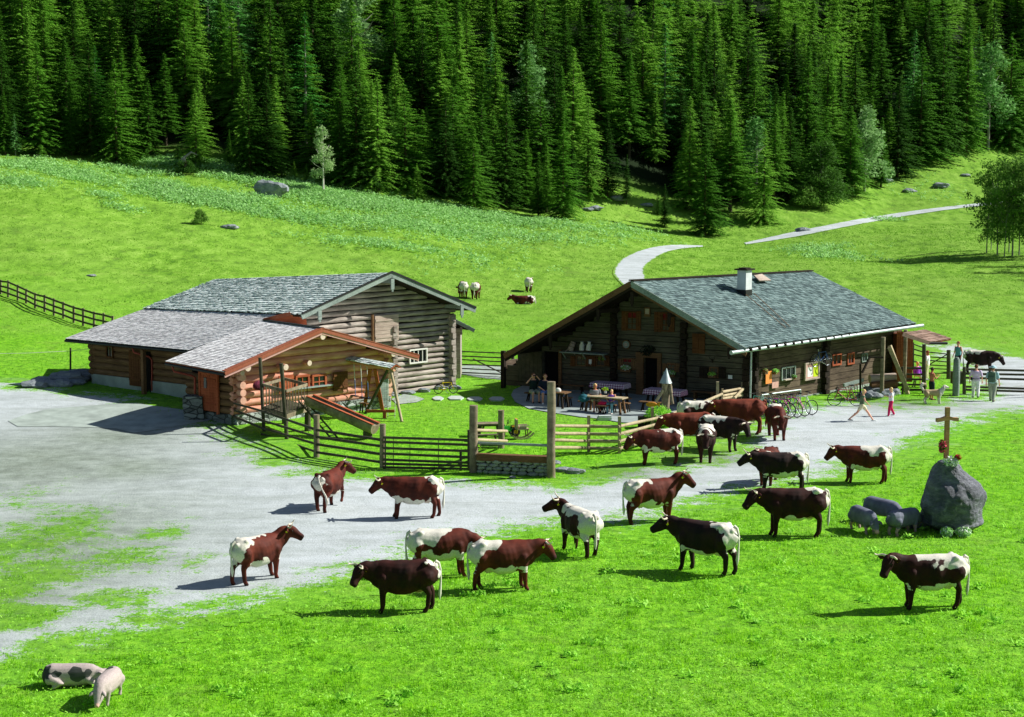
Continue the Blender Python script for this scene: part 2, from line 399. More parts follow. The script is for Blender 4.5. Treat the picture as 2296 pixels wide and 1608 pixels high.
def sheet(name, L, mat, lift, world=False):
    P = [G(u, v) for u, v in L]; bm = bmesh.new(); vs = [bm.verts.new((p.x, p.y, 0)) for p in P]; f = bm.faces.new(vs)
    bmesh.ops.triangulate(bm, faces=bm.faces[:]); 
    for _ in range(3): bmesh.ops.subdivide_edges(bm, edges=[e for e in bm.edges if e.calc_length() > .8], cuts=1)
    bmesh.ops.triangulate(bm, faces=bm.faces[:])
    for v in bm.verts: v.co.z = tz(v.co.x, v.co.y)+lift
    bm.normal_update()
    for f in bm.faces:
        if f.normal.z < 0: f.normal_flip()
    me = bpy.data.meshes.new(name); bm.to_mesh(me); bm.free(); me.materials.append(M[mat]); o = bpy.data.objects.new(name, me); COL.objects.link(o)
    return tag(o, kind='structure')
sheet('patio', [(1146,887),(1152,875),(1172,866),(1210,860),(1500,872),(1690,905),(1680,922),(1600,940),(1540,950),(1450,951),(1390,948),(1345,940),(1300,936),(1235,926),(1185,917),(1155,902)], 'paving', .03)
sheet('concrete_apron', [(18,945),(60,930),(110,918),(300,905),(450,925),(520,938),(390,958),(300,972),(260,962),(120,958),(40,958)], 'concrete', .03)
sheet('path', [(1028,822),(1062,818),(1120,822),(1200,830),(1180,846),(1140,853),(1080,848),(1028,838)], 'concrete', .02)
sheet('concrete_apron', [(878,896),(905,885),(932,889),(952,896),(935,903),(890,908)], 'concrete', .03)

# ---- grass blades, clover and the broad leaved docks: nobody could count them
rng = np.random.default_rng(7)
def leafmat(name, lo, mid, hi, tr=.35, scale=1.5):
    m, t, b = newmat(name, .7, .25); g = coords(t); n = noise(t, g, scale, 4, .7); n5 = noise(t, g, 31, 1, .5)
    f = mth(t, 'ADD', mth(t, 'MULTIPLY', n, .55), mth(t, 'MULTIPLY', n5, .45))
    r = ramp(t, f, [(.39, lo), (.5, mid), (.61, hi)])
    t.links.new(r.outputs[0], b.inputs['Base Color'])
    tl = t.nodes.new('ShaderNodeBsdfTranslucent'); t.links.new(r.outputs[0], tl.inputs[0]); ms = t.nodes.new('ShaderNodeMixShader'); ms.inputs[0].default_value = tr
    t.links.new(b.outputs[0], ms.inputs[1]); t.links.new(tl.outputs[0], ms.inputs[2]); t.links.new(ms.outputs[0], t.nodes['Material Output'].inputs[0]); return m
leafmat('blade', (.08, .27, .006), (.25, .60, .014), (.45, .82, .04), .5)
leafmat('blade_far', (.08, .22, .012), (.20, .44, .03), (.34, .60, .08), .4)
leafmat('clover', (.16, .46, .02), (.34, .74, .06), (.5, .86, .16), .45)
leafmat('dock', (.16, .38, .06), (.33, .64, .17), (.50, .80, .38), .35)
def scatter(n, ylo, yhi, pw=1.0, mg=1.12):
    y = ylo + (yhi-ylo)*rng.random(int(n))**pw; hw = (1148/FPX)*y*mg; return (rng.random(len(y))*2-1)*hw, y
BIGROCK = G(2135, 1178)
def grass_keep(x, y):
    g_, d_ = yard_gm(x, y); g_ = np.where(poly_sd(x, y, PATIO) > -.05, 0, g_); return rng.random(len(x)) < np.clip((g_-.45)*2.2, 0, 1)
def blades(x, y, h, wd, nb=3, lean=.5):
    X, Yv, Hh, Ww = (np.repeat(a, nb) for a in (x, y, h, wd)); n = len(X)
    X = X + rng.normal(0, .025, n); Yv = Yv + rng.normal(0, .025, n); a = rng.random(n)*6.283; l = rng.random(n)*lean*Hh; q = rng.random(n)*6.283
    z = terr(X, Yv)-.01; Hh = Hh*(.6+.7*rng.random(n))
    p0 = np.stack([X-np.cos(a)*Ww/2, Yv-np.sin(a)*Ww/2, z], -1); p1 = np.stack([X+np.cos(a)*Ww/2, Yv+np.sin(a)*Ww/2, z], -1)
    p2 = np.stack([X+np.cos(q)*l, Yv+np.sin(q)*l, z+Hh], -1)
    return np.stack([p0, p1, p2], 1).reshape(-1, 3)
def clump_h(x, y):
    hsh = np.sin(np.floor(x/.33)*127.1+np.floor(y/.41)*311.7)*43758.5; hsh = hsh-np.floor(hsh)
    return (.5+.9*hsh**1.5)*_clump(x, y)
def _clump(x, y): return .55+.9*np.clip(.5+.5*np.sin(x*1.7+2*np.sin(y*.9))*np.sin(y*2.1+1.5*np.sin(x*1.3)), 0, 1)
x, y = scatter(150000, 24, 62, 1.35); k = grass_keep(x, y); x, y = x[k], y[k]
V1 = blades(x, y, .075*clump_h(x, y), np.full(len(x), .02), 3)
x, y = scatter(46000, 60, 125, 1.0); kk = rng.random(len(x)) < np.clip((125-y)/35, 0, 1); x, y = x[kk], y[kk]; k = grass_keep(x, y); x, y = x[k], y[k]
V2 = blades(x, y, .085*clump_h(x, y), np.full(len(x), .035), 2)
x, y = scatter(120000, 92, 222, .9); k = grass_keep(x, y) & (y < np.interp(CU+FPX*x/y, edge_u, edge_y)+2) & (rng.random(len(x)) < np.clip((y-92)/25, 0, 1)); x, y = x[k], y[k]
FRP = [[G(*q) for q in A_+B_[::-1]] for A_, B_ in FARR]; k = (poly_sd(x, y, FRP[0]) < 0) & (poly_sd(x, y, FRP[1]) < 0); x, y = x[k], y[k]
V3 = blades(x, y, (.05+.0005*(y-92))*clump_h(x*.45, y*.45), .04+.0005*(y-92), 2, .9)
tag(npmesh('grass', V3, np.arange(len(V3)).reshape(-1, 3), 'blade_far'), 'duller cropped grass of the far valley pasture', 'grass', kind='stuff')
V = np.concatenate([V1, V2]); tag(npmesh('grass', V, np.arange(len(V)).reshape(-1, 3), 'blade'), 'short bright green pasture grass around the road and yard', 'grass', kind='stuff')
def leaves(x, y, z, r, tilt=.5):
    n = len(x); a = rng.random(n)*6.283; tx, ty = rng.normal(0, tilt, n), rng.normal(0, tilt, n); P = []
    for dx, dy in ((-1, 0), (0, -.62), (1, 0), (0, .62)):
        qx = (dx*np.cos(a)-dy*np.sin(a))*r; qy = (dx*np.sin(a)+dy*np.cos(a))*r; P.append(np.stack([x+qx, y+qy, z+qx*tx+qy*ty], -1))
    return np.stack(P, 1).reshape(-1, 3)
x, y = scatter(52000, 24, 60, 1.3); dn = np.sin(x*.8+1)*np.sin(y*.6+.5*x) > -.35; k = grass_keep(x, y) & dn; x, y = x[k], y[k]
V = leaves(x, y, terr(x, y)+.05+.03*rng.random(len(x)), .016+.022*rng.random(len(x)))
# bigger tufts of weeds in the near meadow
tx_, ty_ = scatter(240, 26, 56, 1.2); k = poly_sd(tx_, ty_, YP) < -.5; tx_, ty_ = tx_[k], ty_[k]
X = np.repeat(tx_, 26)+rng.normal(0, .11, len(tx_)*26); Y_ = np.repeat(ty_, 26)+rng.normal(0, .11, len(tx_)*26)
V = np.concatenate([V, leaves(X, Y_, terr(X, Y_)+.05+.1*rng.random(len(X)), .03+.035*rng.random(len(X)), .8)])
tag(npmesh('clover', V, np.arange(len(V)).reshape(-1, 4), 'clover', nper=4), 'pale clover and weeds between the grass of the near meadow', 'clover', kind='stuff')
# broad leaved docks on the hillside
X, Y_, Z_, R_ = [], [], [], []
DOCK = [(60,372,110,16,520),(170,395,120,20,620),(40,410,90,14,300),(300,385,90,14,300),(230,440,60,7,90),(350,420,70,14,380),(420,440,120,18,800),(480,455,110,14,500),(370,365,60,10,420),(470,372,60,9,300),(530,400,90,14,300),(640,412,90,14,330),(700,435,110,18,520),(760,450,120,18,520),(830,455,120,18,620),(920,470,130,14,620),(1010,480,120,12,560),(1100,488,120,10,460),(1180,500,120,8,380),(850,500,140,20,460),(960,510,150,18,430),(700,490,120,16,330),(1080,520,130,16,300),(560,450,100,14,280),(600,480,110,14,260),(1240,535,110,9,170),(1330,520,110,9,200),(1400,515,60,6,120),(280,470,60,5,60),(800,545,130,10,150),(930,560,120,8,120),(1830,560,90,8,190),(1860,572,60,6,110),(1990,495,50,4,60),(1050,590,150,20,90),(1000,525,200,40,260),(1880,580,90,12,80),(2080,420,90,40,90)]
for (u, v, ru, rv, n) in DOCK:
    c = G(u, v); a = G(u+ru, v); b2 = G(u, v-rv) if v-rv > 345 else G(u, v+rv); rx = abs(a.x-c.x); ry = max(abs(b2.y-c.y), 1.5)
    x = c.x+rng.normal(0, rx*.55, n); y = c.y+rng.normal(0, ry*.55, n)
    x = np.repeat(x, 7)+rng.normal(0, .22, n*7); y = np.repeat(y, 7)+rng.normal(0, .22, n*7)
    X.append(x); Y_.append(y)
X = np.concatenate(X); Y_ = np.concatenate(Y_); V = leaves(X, Y_, terr(X, Y_)+.12+.35*rng.random(len(X)), .07+.09*rng.random(len(X)), .5)
tag(npmesh('ground_cover', V, np.arange(len(V)).reshape(-1, 4), 'dock', nper=4), 'broad leaved docks spread over the hillside below the forest', 'dock plants', kind='stuff')

# ================================================================ TREES
def treemat(name, lo, mid, hi, tr=.15, scale=1.2, rv=.5):
    m, t, b = newmat(name, .75, .12); g = coords(t); n = noise(t, g, scale, 3, .6); oi = t.nodes.new('ShaderNodeObjectInfo')
    f = mth(t, 'ADD', mth(t, 'MULTIPLY', n, 1-rv), mth(t, 'MULTIPLY', oi.outputs['Random'], rv))
    r = ramp(t, f, [(.3, lo), (.5, mid), (.7, hi)])
    t.links.new(r.outputs[0], b.inputs['Base Color'])
    tl = t.nodes.new('ShaderNodeBsdfTranslucent'); t.links.new(r.outputs[0], tl.inputs[0]); ms = t.nodes.new('ShaderNodeMixShader'); ms.inputs[0].default_value = tr
    t.links.new(b.outputs[0], ms.inputs[1]); t.links.new(tl.outputs[0], ms.inputs[2]); t.links.new(ms.outputs[0], t.nodes['Material Output'].inputs[0]); return m
treemat('spruce_needles', (.028, .10, .007), (.085, .26, .016), (.19, .42, .04), .35)
treemat('larch_needles', (.04, .20, .02), (.08, .30, .04), (.14, .38, .09), .2)
treemat('silver_leaves', (.20, .36, .12), (.36, .54, .22), (.5, .66, .36), .45); treemat('birch_leaves', (.08, .24, .05), (.15, .36, .09), (.28, .48, .18), .3)
treemat('alder_leaves', (.04, .12, .014), (.10, .23, .03), (.17, .33, .055), .35)
plain('bark', (92, 84, 66), .95, .3, 3); plain('grey_bark', (150, 150, 138), .9, .3, 3); plain('birch_bark', (215, 215, 200), .8, .25, 6)
def spruce_mesh(seed, mat, h=1.0, rad=.17, whorls=40, dens=1.0, sparse=0.0, low=.06):
    """a spruce of height 1: whorls of drooping boughs, each bough a run of small needle sprays"""
    rg = np.random.default_rng(seed); P = []; asy = .22; aa = rg.random()*6.28
    for wi in range(whorls):
        tt = low+(1-low)*(wi+rg.random()*.5)/whorls; rr = rad*1.06*(1-tt)**1.0*(.86+.3*rg.random())+.003
        nb = int(7+11*(1-tt)*dens); a0 = rg.random()*6.28
        for k in range(nb):
            if rg.random() < sparse: continue
            a = a0+6.283*k/nb+rg.normal(0, .3); L = rr*(.5+.65*rg.random())*(1+asy*math.cos(a-aa)); tj = rg.normal(0, .009); ca, sa = math.cos(a), math.sin(a)
            ns = max(3, int(L/.011)); up = .16+.45*tt; dr = .42*(1-tt)+.12
            for j in range(ns):
                f = (j+.55+.5*rg.random())/ns
                if f < .12: continue
                r_ = L*min(f, 1.02); z_ = tt+tj+r_*up-dr*r_*f*1.0+rg.normal(0, .003)
                cx, cy = ca*r_, sa*r_; wd = .0072+.009*(1-f)*L/rad+.0025
                for s_ in (-1, 1):
                    dx, dy = ca*.55-sa*s_*.85, sa*.55+ca*s_*.85; ln = wd*(.8+.8*rg.random())
                    tip = (cx+dx*ln*1.25, cy+dy*ln*1.25, z_-ln*(.45+.5*rg.random()))
                    P.append((cx-ca*wd*.55, cy-sa*wd*.55, z_+.003)); P.append((cx+ca*wd*.55, cy+sa*wd*.55, z_-.002)); P.append(tip)
                if j == ns-1:
                    P.append((cx+sa*.004, cy-ca*.004, z_)); P.append((cx-sa*.004, cy+ca*.004, z_)); P.append((cx+ca*.016, cy+sa*.016, z_-.004))
    for k in range(10):
        a = rg.random()*6.28; z0 = .955+.045*rg.random(); P += [(0, 0, z0+.008), (.003*math.cos(a), .003*math.sin(a), z0-.012), (.008*math.cos(a), .008*math.sin(a), z0-.016)]
    P = np.array(P)*h; me = npmesh('crown', P, np.arange(len(P)).reshape(-1, 3), mat); return me
def broad_mesh(seed, mat, n, ctrs, leaf=.012):
    """leafy crown built from many small leaf faces around several limb ends"""
    rg = np.random.default_rng(seed); P = []
    for (cx, cy, cz, r, rz) in ctrs:
        m_ = int(n*r*rz/.02); d = rg.normal(0, 1, (m_, 3)); d /= np.linalg.norm(d, axis=1)[:, None]; q = rg.random(m_)**.42
        c = np.stack([cx+d[:, 0]*q*r, cy+d[:, 1]*q*r, cz+d[:, 2]*q*rz], -1)
        for k in range(3): P.append(c+rg.normal(0, leaf, (m_, 3)))
        # interleave
        A = P[-3:]; P = P[:-3]; P.append(np.stack(A, 1).reshape(-1, 3))
    P = np.concatenate(P); return npmesh('crown', P, np.arange(len(P)).reshape(-1, 3), mat)
def trunk(h, r, mat, seed=0, top=.97, limbs=0, lean=0, z0=-.05):
    rd = random.Random(seed); mb = MB(); pts = [Vector((lean*t*t, 0, z0+(top-z0)*t)) for t in (0, .03, .2, .45, .7, 1)]
    mb.tube([p*h for p in pts], [r*1.25*h, r*h, r*.85*h, r*.6*h, r*.36*h, r*.08*h], 6)
    for i in range(limbs):
        z = .35+.5*i/limbs; a = rd.random()*6.28; L = .16*(1.2-z)
        mb.tube([Vector((lean*z*z, 0, z))*h, Vector((lean*z*z+math.cos(a)*L*.6, math.sin(a)*L*.6, z+L*.5))*h, Vector((lean*z*z+math.cos(a)*L, math.sin(a)*L, z+L*1.1))*h], [r*.4*h, r*.25*h, r*.08*h], 5)
    return mb.build('trunk', mat)
def hide_proto(*o):
    for x in o: COL.objects.unlink(x)
PROTO = {}
for i, (rad, wh, de, lo) in enumerate([(.19, 34, 1.0, .03), (.16, 40, 1.0, .05), (.22, 32, 1.1, .02), (.145, 44, .95, .08), (.175, 38, 1.0, .04), (.125, 44, .9, .12), (.20, 36, .9, .05), (.155, 42, 1.05, .16)]):
    c = spruce_mesh(100+i, 'spruce_needles', 1, rad, wh, de, .08, lo); k = trunk(1, .011, 'bark', i); hide_proto(c, k); PROTO['spruce%d' % i] = (c, k)
for i in range(2):
    c = spruce_mesh(300+i, 'larch_needles', 1, .17, 30, .8, .3, .12); k = trunk(1, .010, 'grey_bark', i); hide_proto(c, k); PROTO['larch%d' % i] = (c, k)
rd = random.Random(5)
def crown_ctrs(rd, n, r0, zlo, zhi, rr):
    return [(rd.uniform(-r0, r0)*(1.25-z_), rd.uniform(-r0, r0)*(1.25-z_), z_, rr*(1.15-.6*z_)*rd.uniform(.7, 1.2), rr*rd.uniform(.5, .9)) for z_ in [zlo+(zhi-zlo)*(i+.5)/n for i in range(n)]]
for nm, mt, bk, n_, r0, zl, zh, rr in (('birch', 'silver_leaves', 'birch_bark', 26, .10, .26, .97, .075), ('pale_tree', 'birch_leaves', 'grey_bark', 30, .15, .2, .97, .095), ('round_tree', 'alder_leaves', 'grey_bark', 34, .20, .12, .93, .14), ('bush', 'alder_leaves', 'bark', 16, .4, .1, .8, .25)):
    c = broad_mesh(11, mt, 420 if nm != 'bush' else 90, crown_ctrs(rd, n_, r0, zl, zh, rr), .011 if nm != 'bush' else .03); k = trunk(1, .012, bk, 3, .93, 14); hide_proto(c, k); PROTO[nm] = (c, k)
TREES = []
def plant(kind, p, h, label, cat='tree', group=None, wid=1.0, name=None, rz=None, lean=0):
    nm = name or {'s': 'spruce_tree', 'l': 'larch_tree', 'b': 'birch_tree', 'p': 'broadleaf_tree', 'r': 'broadleaf_tree'}[kind[0]]
    e = thing(nm, (p[0], p[1], p[2]-.05*h*.2), label, cat, group, rng.random()*6.28 if rz is None else rz)
    e.scale = (h*wid, h*wid, h); e.rotation_euler[0] = lean
    c0, k0 = PROTO[kind]
    for q, n_ in ((c0, 'crown'), (k0, 'trunk')):
        o = q.copy(); o.name = n_; COL.objects.link(o); o.parent = e
    TREES.append((p[0], p[1])); return e
# front row of the wood, read off the photograph: base u, base v, tip v, kind, label
FR = [(12,347,200,'spruce3','tall spruce at the left end of the forest edge above the pasture'),
 (35,349,255,'larch0','thin half bare pale conifer at the left end of the forest edge'),
 (90,348,95,'spruce1','tall dark spruce beside the thin half bare conifer'),
 (160,348,180,'spruce3','slender spruce with a pale lower trunk left of the broad bushy spruce'),
 (205,352,70,'spruce4','tall spruce rising just left of the broad bushy spruce'),
 (262,363,128,'spruce2','broad bushy spruce with low sweeping boughs at the left forest edge'),
 (335,352,175,'spruce6','bushy spruce touching the right side of the broad bushy spruce'),
 (440,372,195,'spruce0','full spruce above the tree stump at the forest edge'),
 (515,372,288,'spruce5','small slim spruce standing in front of taller ones left of the boulder'),
 (560,390,160,'spruce4','tall lit spruce above and left of the grey hillside boulder'),
 (600,392,150,'spruce1','tall spruce directly above the grey hillside boulder'),
 (632,404,345,'spruce0','small young spruce right above the grey hillside boulder'),
 (660,400,362,'spruce2','tiny spruce between the boulder and the birch'),
 (688,408,366,'spruce1','tiny spruce close to the left of the birch'),
 (762,415,225,'spruce4','tall spruce immediately right of the birch'),
 (800,418,120,'spruce1','very tall spruce behind and right of the birch'),
 (848,425,160,'spruce6','tall dark spruce left of the small isolated spruce'),
 (935,447,366,'spruce2','small isolated spruce standing in front of the dark wood'),
 (1000,443,215,'spruce4','spruce with a pale midsection right of the small isolated spruce'),
 (1062,468,285,'spruce6','spruce with bare lower trunk at the middle of the forest edge'),
 (1135,466,190,'spruce1','tall spruce between the bare trunked one and the pair above the meadow corner'),
 (1207,486,345,'spruce3','slim spruce of the pair standing lowest on the meadow edge'),
 (1262,492,265,'spruce0','wide spruce at the lowest corner of the dense wood'),
 (1318,442,215,'spruce4','pointed spruce standing above the grassy knoll'),
 (1362,440,255,'spruce3','slim spruce behind the grassy knoll, beside the pointed one'),
 (1405,458,345,'spruce5','narrow spruce on the right shoulder of the grassy knoll'),
 (1490,508,412,'spruce3','small spruce in the hollow right of the grassy knoll'),
 (1580,527,295,'spruce4','tall spruce standing lowest of all beside the bend of the valley road'),
 (1545,470,215,'spruce1','tall spruce close behind the one beside the road bend'),
 (1640,440,250,'spruce6','dark spruce uphill of the road bend'),
 (1712,498,285,'spruce2','big full spruce in the side hollow right of the road bend'),
 (1665,455,340,'spruce5','narrow spruce left of the big full one in the side hollow'),
 (1800,468,408,'bush','light green bush at the foot of the rounded tree'),
 (1838,466,312,'round_tree','rounded dark leafy tree among the conifers'),
 (1770,452,240,'spruce1','tall spruce between the big full one and the rounded leafy tree'),
 (1905,436,235,'spruce4','tall spruce right of the rounded leafy tree'),
 (1938,428,238,'pale_tree','pale silvery leaved tree among the dark spruces'),
 (1975,420,262,'spruce3','slim spruce right of the pale silvery leaved tree'),
 (2012,398,170,'spruce1','tall spruce near the upper right meadow edge'),
 (2062,366,90,'spruce6','massive spruce with a heavy lit skirt at the upper right meadow edge'),
 (2110,352,60,'spruce4','tall spruce right of the massive one with the heavy skirt'),
 (2165,338,40,'spruce1','dark spruce above the rough bank on the right'),
 (2215,335,95,'pale_tree','grey green leafy tree near the upper right corner'),
 (2262,333,70,'spruce2','spruce at the far right end of the forest edge'),
 (2300,333,130,'round_tree','dark leafy tree cut by the right edge of the photo'),
 (725,432,278,'birch','slender pale birch with white trunk at the forest edge')]
for (u, v, vt, kd, lab) in FR:
    p = G(u, v); rt = ray(u, vt); top = HC + rt[2]/rt[1]*p.y; h = max(top-p.z, 1.5)
    nm = 'bush' if kd == 'bush' else None
    plant(kd, p, h, lab, 'bush' if kd == 'bush' else 'tree', wid={'spruce5': 1.1, 'bush': 1.3}.get(kd, 1.45), name=nm)
cnt = 0; tries = 0; LIM = 252
band = [(2, 12, 60), (12, 24, 64), (24, 38, 58), (38, 54, 50), (54, 76, 40)]
for (lo, hi, n) in band:
    k = 0; tries = 0
    while k < n and tries < 6000:
        tries += 1; u = rng.uniform(-90, 2390); ye = np.interp(u, edge_u, edge_y); Y = ye+rng.uniform(lo, hi); X = (u-CU)/FPX*Y
        if u > 1750: Y = ye+1+rng.uniform(lo, hi)*.8; X = (u-CU)/FPX*Y
        if any((X-a)**2+(Y-b_)**2 < 3.7**2 for a, b_ in TREES): continue
        z = tz(X, Y); h = rng.uniform(11, 19) if lo > 10 else rng.uniform(8, 15)
        if 1290 < u < 1500 and lo < 10: continue
        kd = 'spruce%d' % rng.integers(0, 8) if rng.random() > .07 else ('larch%d' % rng.integers(0, 2) if rng.random() < .75 else 'pale_tree')
        far = lo >= 12
        zn = 'at the far left' if u < 420 else 'above the log barn' if u < 900 else 'above the gap between the houses' if u < 1350 else 'above the inn' if u < 1850 else 'at the far right'; tr = 'low in' if lo < 24 else 'midway up' if lo < 38 else 'high up in'
        if kd[0] == 's': lab, g_ = ('dark spruce %s the forest %s' % (tr, zn), 'spruces %s the forest %s' % (tr, zn)) if far else ('dark spruce close behind the forest edge %s' % zn, 'spruces behind the forest edge %s' % zn)
        elif kd[0] == 'l': lab, g_ = ('paler feathery larch among the dark spruces %s' % zn, 'larches %s' % zn)
        else: lab, g_ = ('pale leafy tree between dark spruces %s' % zn, 'leafy trees %s' % zn)
        plant(kd, (X, Y, z), h, lab, 'tree', g_, wid=rng.uniform(1.3, 1.95), lean=rng.normal(0, .015)); k += 1
# beyond the trees one can tell apart the wood goes on up the slope as one mass
base_c = [spruce_mesh(500+i, 'spruce_needles', 1, .22, 20, .7, .1, .08) for i in range(3)]; PV = []
for o in base_c: a_ = np.zeros(len(o.data.vertices)*3, np.float32); o.data.vertices.foreach_get('co', a_); PV.append(a_.reshape(-1, 3)); hide_proto(o)
out = []; k = 0
while k < 330:
    u = rng.uniform(-120, 2420); ye = np.interp(u, edge_u, edge_y); Y = ye+rng.uniform(34, 122); X = (u-CU)/FPX*Y
    if any((X-a)**2+(Y-b_)**2 < 2.9**2 for a, b_ in TREES): continue
    TREES.append((X, Y)); h = rng.uniform(13, 20); q = rng.random()*6.28; c_, s_ = math.cos(q), math.sin(q); P = PV[k % 3]; wd = h*rng.uniform(1.0, 1.5)
    out.append(np.stack([(P[:, 0]*c_-P[:, 1]*s_)*wd+X, (P[:, 0]*s_+P[:, 1]*c_)*wd+Y, P[:, 2]*h+tz(X, Y)-.3], -1)); k += 1
V = np.concatenate(out); tag(npmesh('forest', V, np.arange(len(V)).reshape(-1, 3), 'spruce_needles'), 'dark conifer wood continuing up the slope behind the single trees', 'forest', kind='stuff')
# alder clump on the right, bare stems below one dense crown each
AL = [(2212,568,385,1.0),(2236,572,352,1.1),(2252,576,370,.8),(2270,574,345,1.1),(2285,572,355,.9),(2300,575,340,1.1),(2262,566,360,.9),(2222,560,400,.7),(2315,578,350,1),(2335,570,345,1)]
am = broad_mesh(77, 'alder_leaves', 330, [(rd.gauss(0, .13)*(1.15-.3*i/34), rd.gauss(0, .13)*(1.15-.3*i/34), (.20+.78*i/34), .10*(1.25-.5*abs(i-19)/19)*rd.uniform(.6, 1.3), .06) for i in range(34)], .010); ak = trunk(1, .010, 'grey_bark', 9, .9, 16, .06); hide_proto(am, ak); PROTO['palder'] = (am, ak)
for i, (u, v, vt, wd) in enumerate(AL):
    p = G(u, v); rt = ray(u, vt); h = HC+rt[2]/rt[1]*p.y-p.z
    labs = ['leftmost and lowest alder of the clump on the right', 'alder second from the left in the clump on the right', None]
    plant('palder', p, h, labs[i] if i < 2 else 'dark alder with a bare stem inside the clump at the right edge', 'tree', None if i < 2 else 'alders in the clump at the right edge', wid=wd*.9)
# trees of the clump's continuation outside the frame, whose shade falls across the meadow
for (x, y, h) in ((58, 156, 10), (62, 161, 11), (66, 156, 12), (61, 150, 10), (70, 160, 13), (66, 166, 11), (55, 163, 9), (58, 169, 10)):
    plant('palder', (x, y, tz(x, y)), h, 'alder standing to the right of the photo beside the meadow', 'tree', 'alders right of the frame', wid=.95)
# low bushes and rocks on the hillside
plant('bush', G(452, 503), 1.7, 'round dark bush alone in the left hillside pasture', 'bush', name='bush', wid=.95)
plant('bush', G(418, 392), 1.9, 'low dark bush under the tree stump at the forest edge', 'bush', name='bush', wid=1.4)
plant('spruce2', G(400, 362), 2.3, 'tiny bushy spruce left of the tree stump', 'tree', wid=1.6)
plant('spruce2', G(1475, 480), 3.0, 'tiny spruce in the hollow above the road bend', 'tree', wid=1.3)
M_rock = None
m, t, b = newmat('rock', .9, .25); g = coords(t); n = noise(t, g, 1.6, 8, .7); n2 = noise(t, coords(t, 'Object', (1, 1, 3)), 4.5, 6, .7)
r = ramp(t, n, [(.3, (.09, .11, .13)), (.5, (.25, .29, .31)), (.7, (.48, .52, .53))]); t.links.new(mix(t, .4, r.outputs[0], ramp(t, n2, [(.35, (.08, .10, .12)), (.65, (.42, .45, .47))]).outputs[0]), b.inputs['Base Color']); bump(t, b, mth(t, 'ADD', n, n2), .8, .12)
def rock_obj(name, p, s, label, cat='rock', mat='rock', seed=1, sub=3, rough=.28, parent=None, flat=.15, group=None):
    bm = bmesh.new(); bmesh.ops.create_icosphere(bm, subdivisions=sub, radius=1); o_ = Vector((seed*13.7, seed*5.1, seed*2.3))
    for v in bm.verts:
        q = v.co.copy(); d_ = mnoise.noise(q*1.1+o_)*rough*1.6+mnoise.noise(q*2.6+o_)*rough*.7+abs(mnoise.noise(q*5+o_))*rough*.35
        v.co = q*(1+d_); v.co = Vector((v.co.x*s[0], v.co.y*s[1], (v.co.z+flat*3)*s[2]*.72))
    me = bpy.data.meshes.new(name); bm.to_mesh(me); bm.free(); me.materials.append(M[mat])
    o = bpy.data.objects.new(name, me); COL.objects.link(o); o.location = p
    if parent: o.parent = parent
    elif label: tag(o, label, cat, group)
    return o
rock_obj('boulder', G(608, 440), (1.8, 1.2, 1.75), 'grey boulder in the hillside pasture below the forest', 'boulder', seed=3)
for u, v, s, lab in [(1336,470,.8,'dark round rock on the grassy knoll'),(1385,448,.9,'flat rock high on the right of the grassy knoll'),(1318,472,.6,'small pale rock left of the dark round one on the knoll'),(1800,518,.7,'small dark rock beside the far road'),(1450,462,.7,'small rock on the slope right of the knoll'),(2110,420,1.1,'dark rock outcrop high on the right bank'),(2040,430,.8,'rock at the foot of the massive spruce on the right'),(1985,408,.9,'rock beside the upper forest edge on the right'),(2165,395,.6,'small rock on the right bank near the top'),(515,512,.7,'flat stone low on the left hillside near the bush'),(1515,665,.35,'tiny dark stone in the grass beside the road curve'),(205,620,.28,'tiny white stone in the left pasture')]:
    rock_obj('rock', G(u, v), (s*1.2, s*.9, s*.6), lab, seed=int(u) % 17)
mb = MB(); p = G(412, 384); mb.tube([p, p+Vector((0, 0, 1.6))], [.38, .28], 8); mb.tube([p+Vector((0, 0, 1.5)), p+Vector((.9, .2, 2.2)), p+Vector((1.6, .3, 1.9))], [.2, .15, .05], 6)
tag(mb.build('tree_stump', 'grey_bark'), 'broken grey tree stump at the forest edge among the docks', 'tree stump')
mb = MB(); p = G(925, 443); mb.box(p+Vector((0, 0, .5)), (.14, .14, 1.2)); tag(mb.build('post', 'birch_bark'), 'short white post below the small isolated spruce', 'post')
# ================================================================ BUILDINGS
wood('hut_timber', (34, 27, 20), (86, 72, 58), (134, 118, 100)); wood('hut_front', (34, 31, 25), (78, 74, 60), (116, 114, 94)); wood('shaded_logs', (62, 44, 28), (112, 84, 56), (150, 120, 86), (.8, 7, 7)); wood('barn_logs', (52, 45, 39), (150, 138, 127), (226, 218, 206), (.8, 12, 12), bmp=1.0)  # wing and annexe side logs carry their shade in a darker colour
wood('red_logs', (150, 88, 66), (216, 146, 118), (248, 206, 184), (.8, 7, 7)); wood('red_board', (110, 52, 30), (165, 82, 50), (205, 120, 82)); wood('pale_board', (120, 104, 92), (176, 158, 144), (214, 200, 186))
wood('grey_board', (84, 96, 90), (130, 146, 138), (172, 186, 176)); wood('dark_board', (18, 14, 10), (38, 30, 22), (60, 50, 38)); wood('ochre_board', (58, 36, 18), (96, 60, 32), (126, 84, 48))
wood('brown_board', (70, 50, 30), (108, 80, 52), (140, 108, 76)); wood('fence_wood', (70, 62, 48), (128, 116, 94), (176, 164, 138), (3, 3, 3)); wood('fence_dark', (40, 40, 30), (74, 72, 56), (104, 100, 80), (3, 3, 3)); wood('fence_pale', (120, 108, 84), (172, 156, 124), (204, 190, 158), (3, 3, 3))
plain('log_end', (222, 172, 148), .8, .14, 6); plain('log_end_pale', (220, 200, 180), .8, .12, 6); plain('black_gap', (14, 11, 8), 1, .1); plain('glass', (26, 34, 32), .12, .2, 1, .6); plain('white_paint', (226, 226, 216), .6, .06)
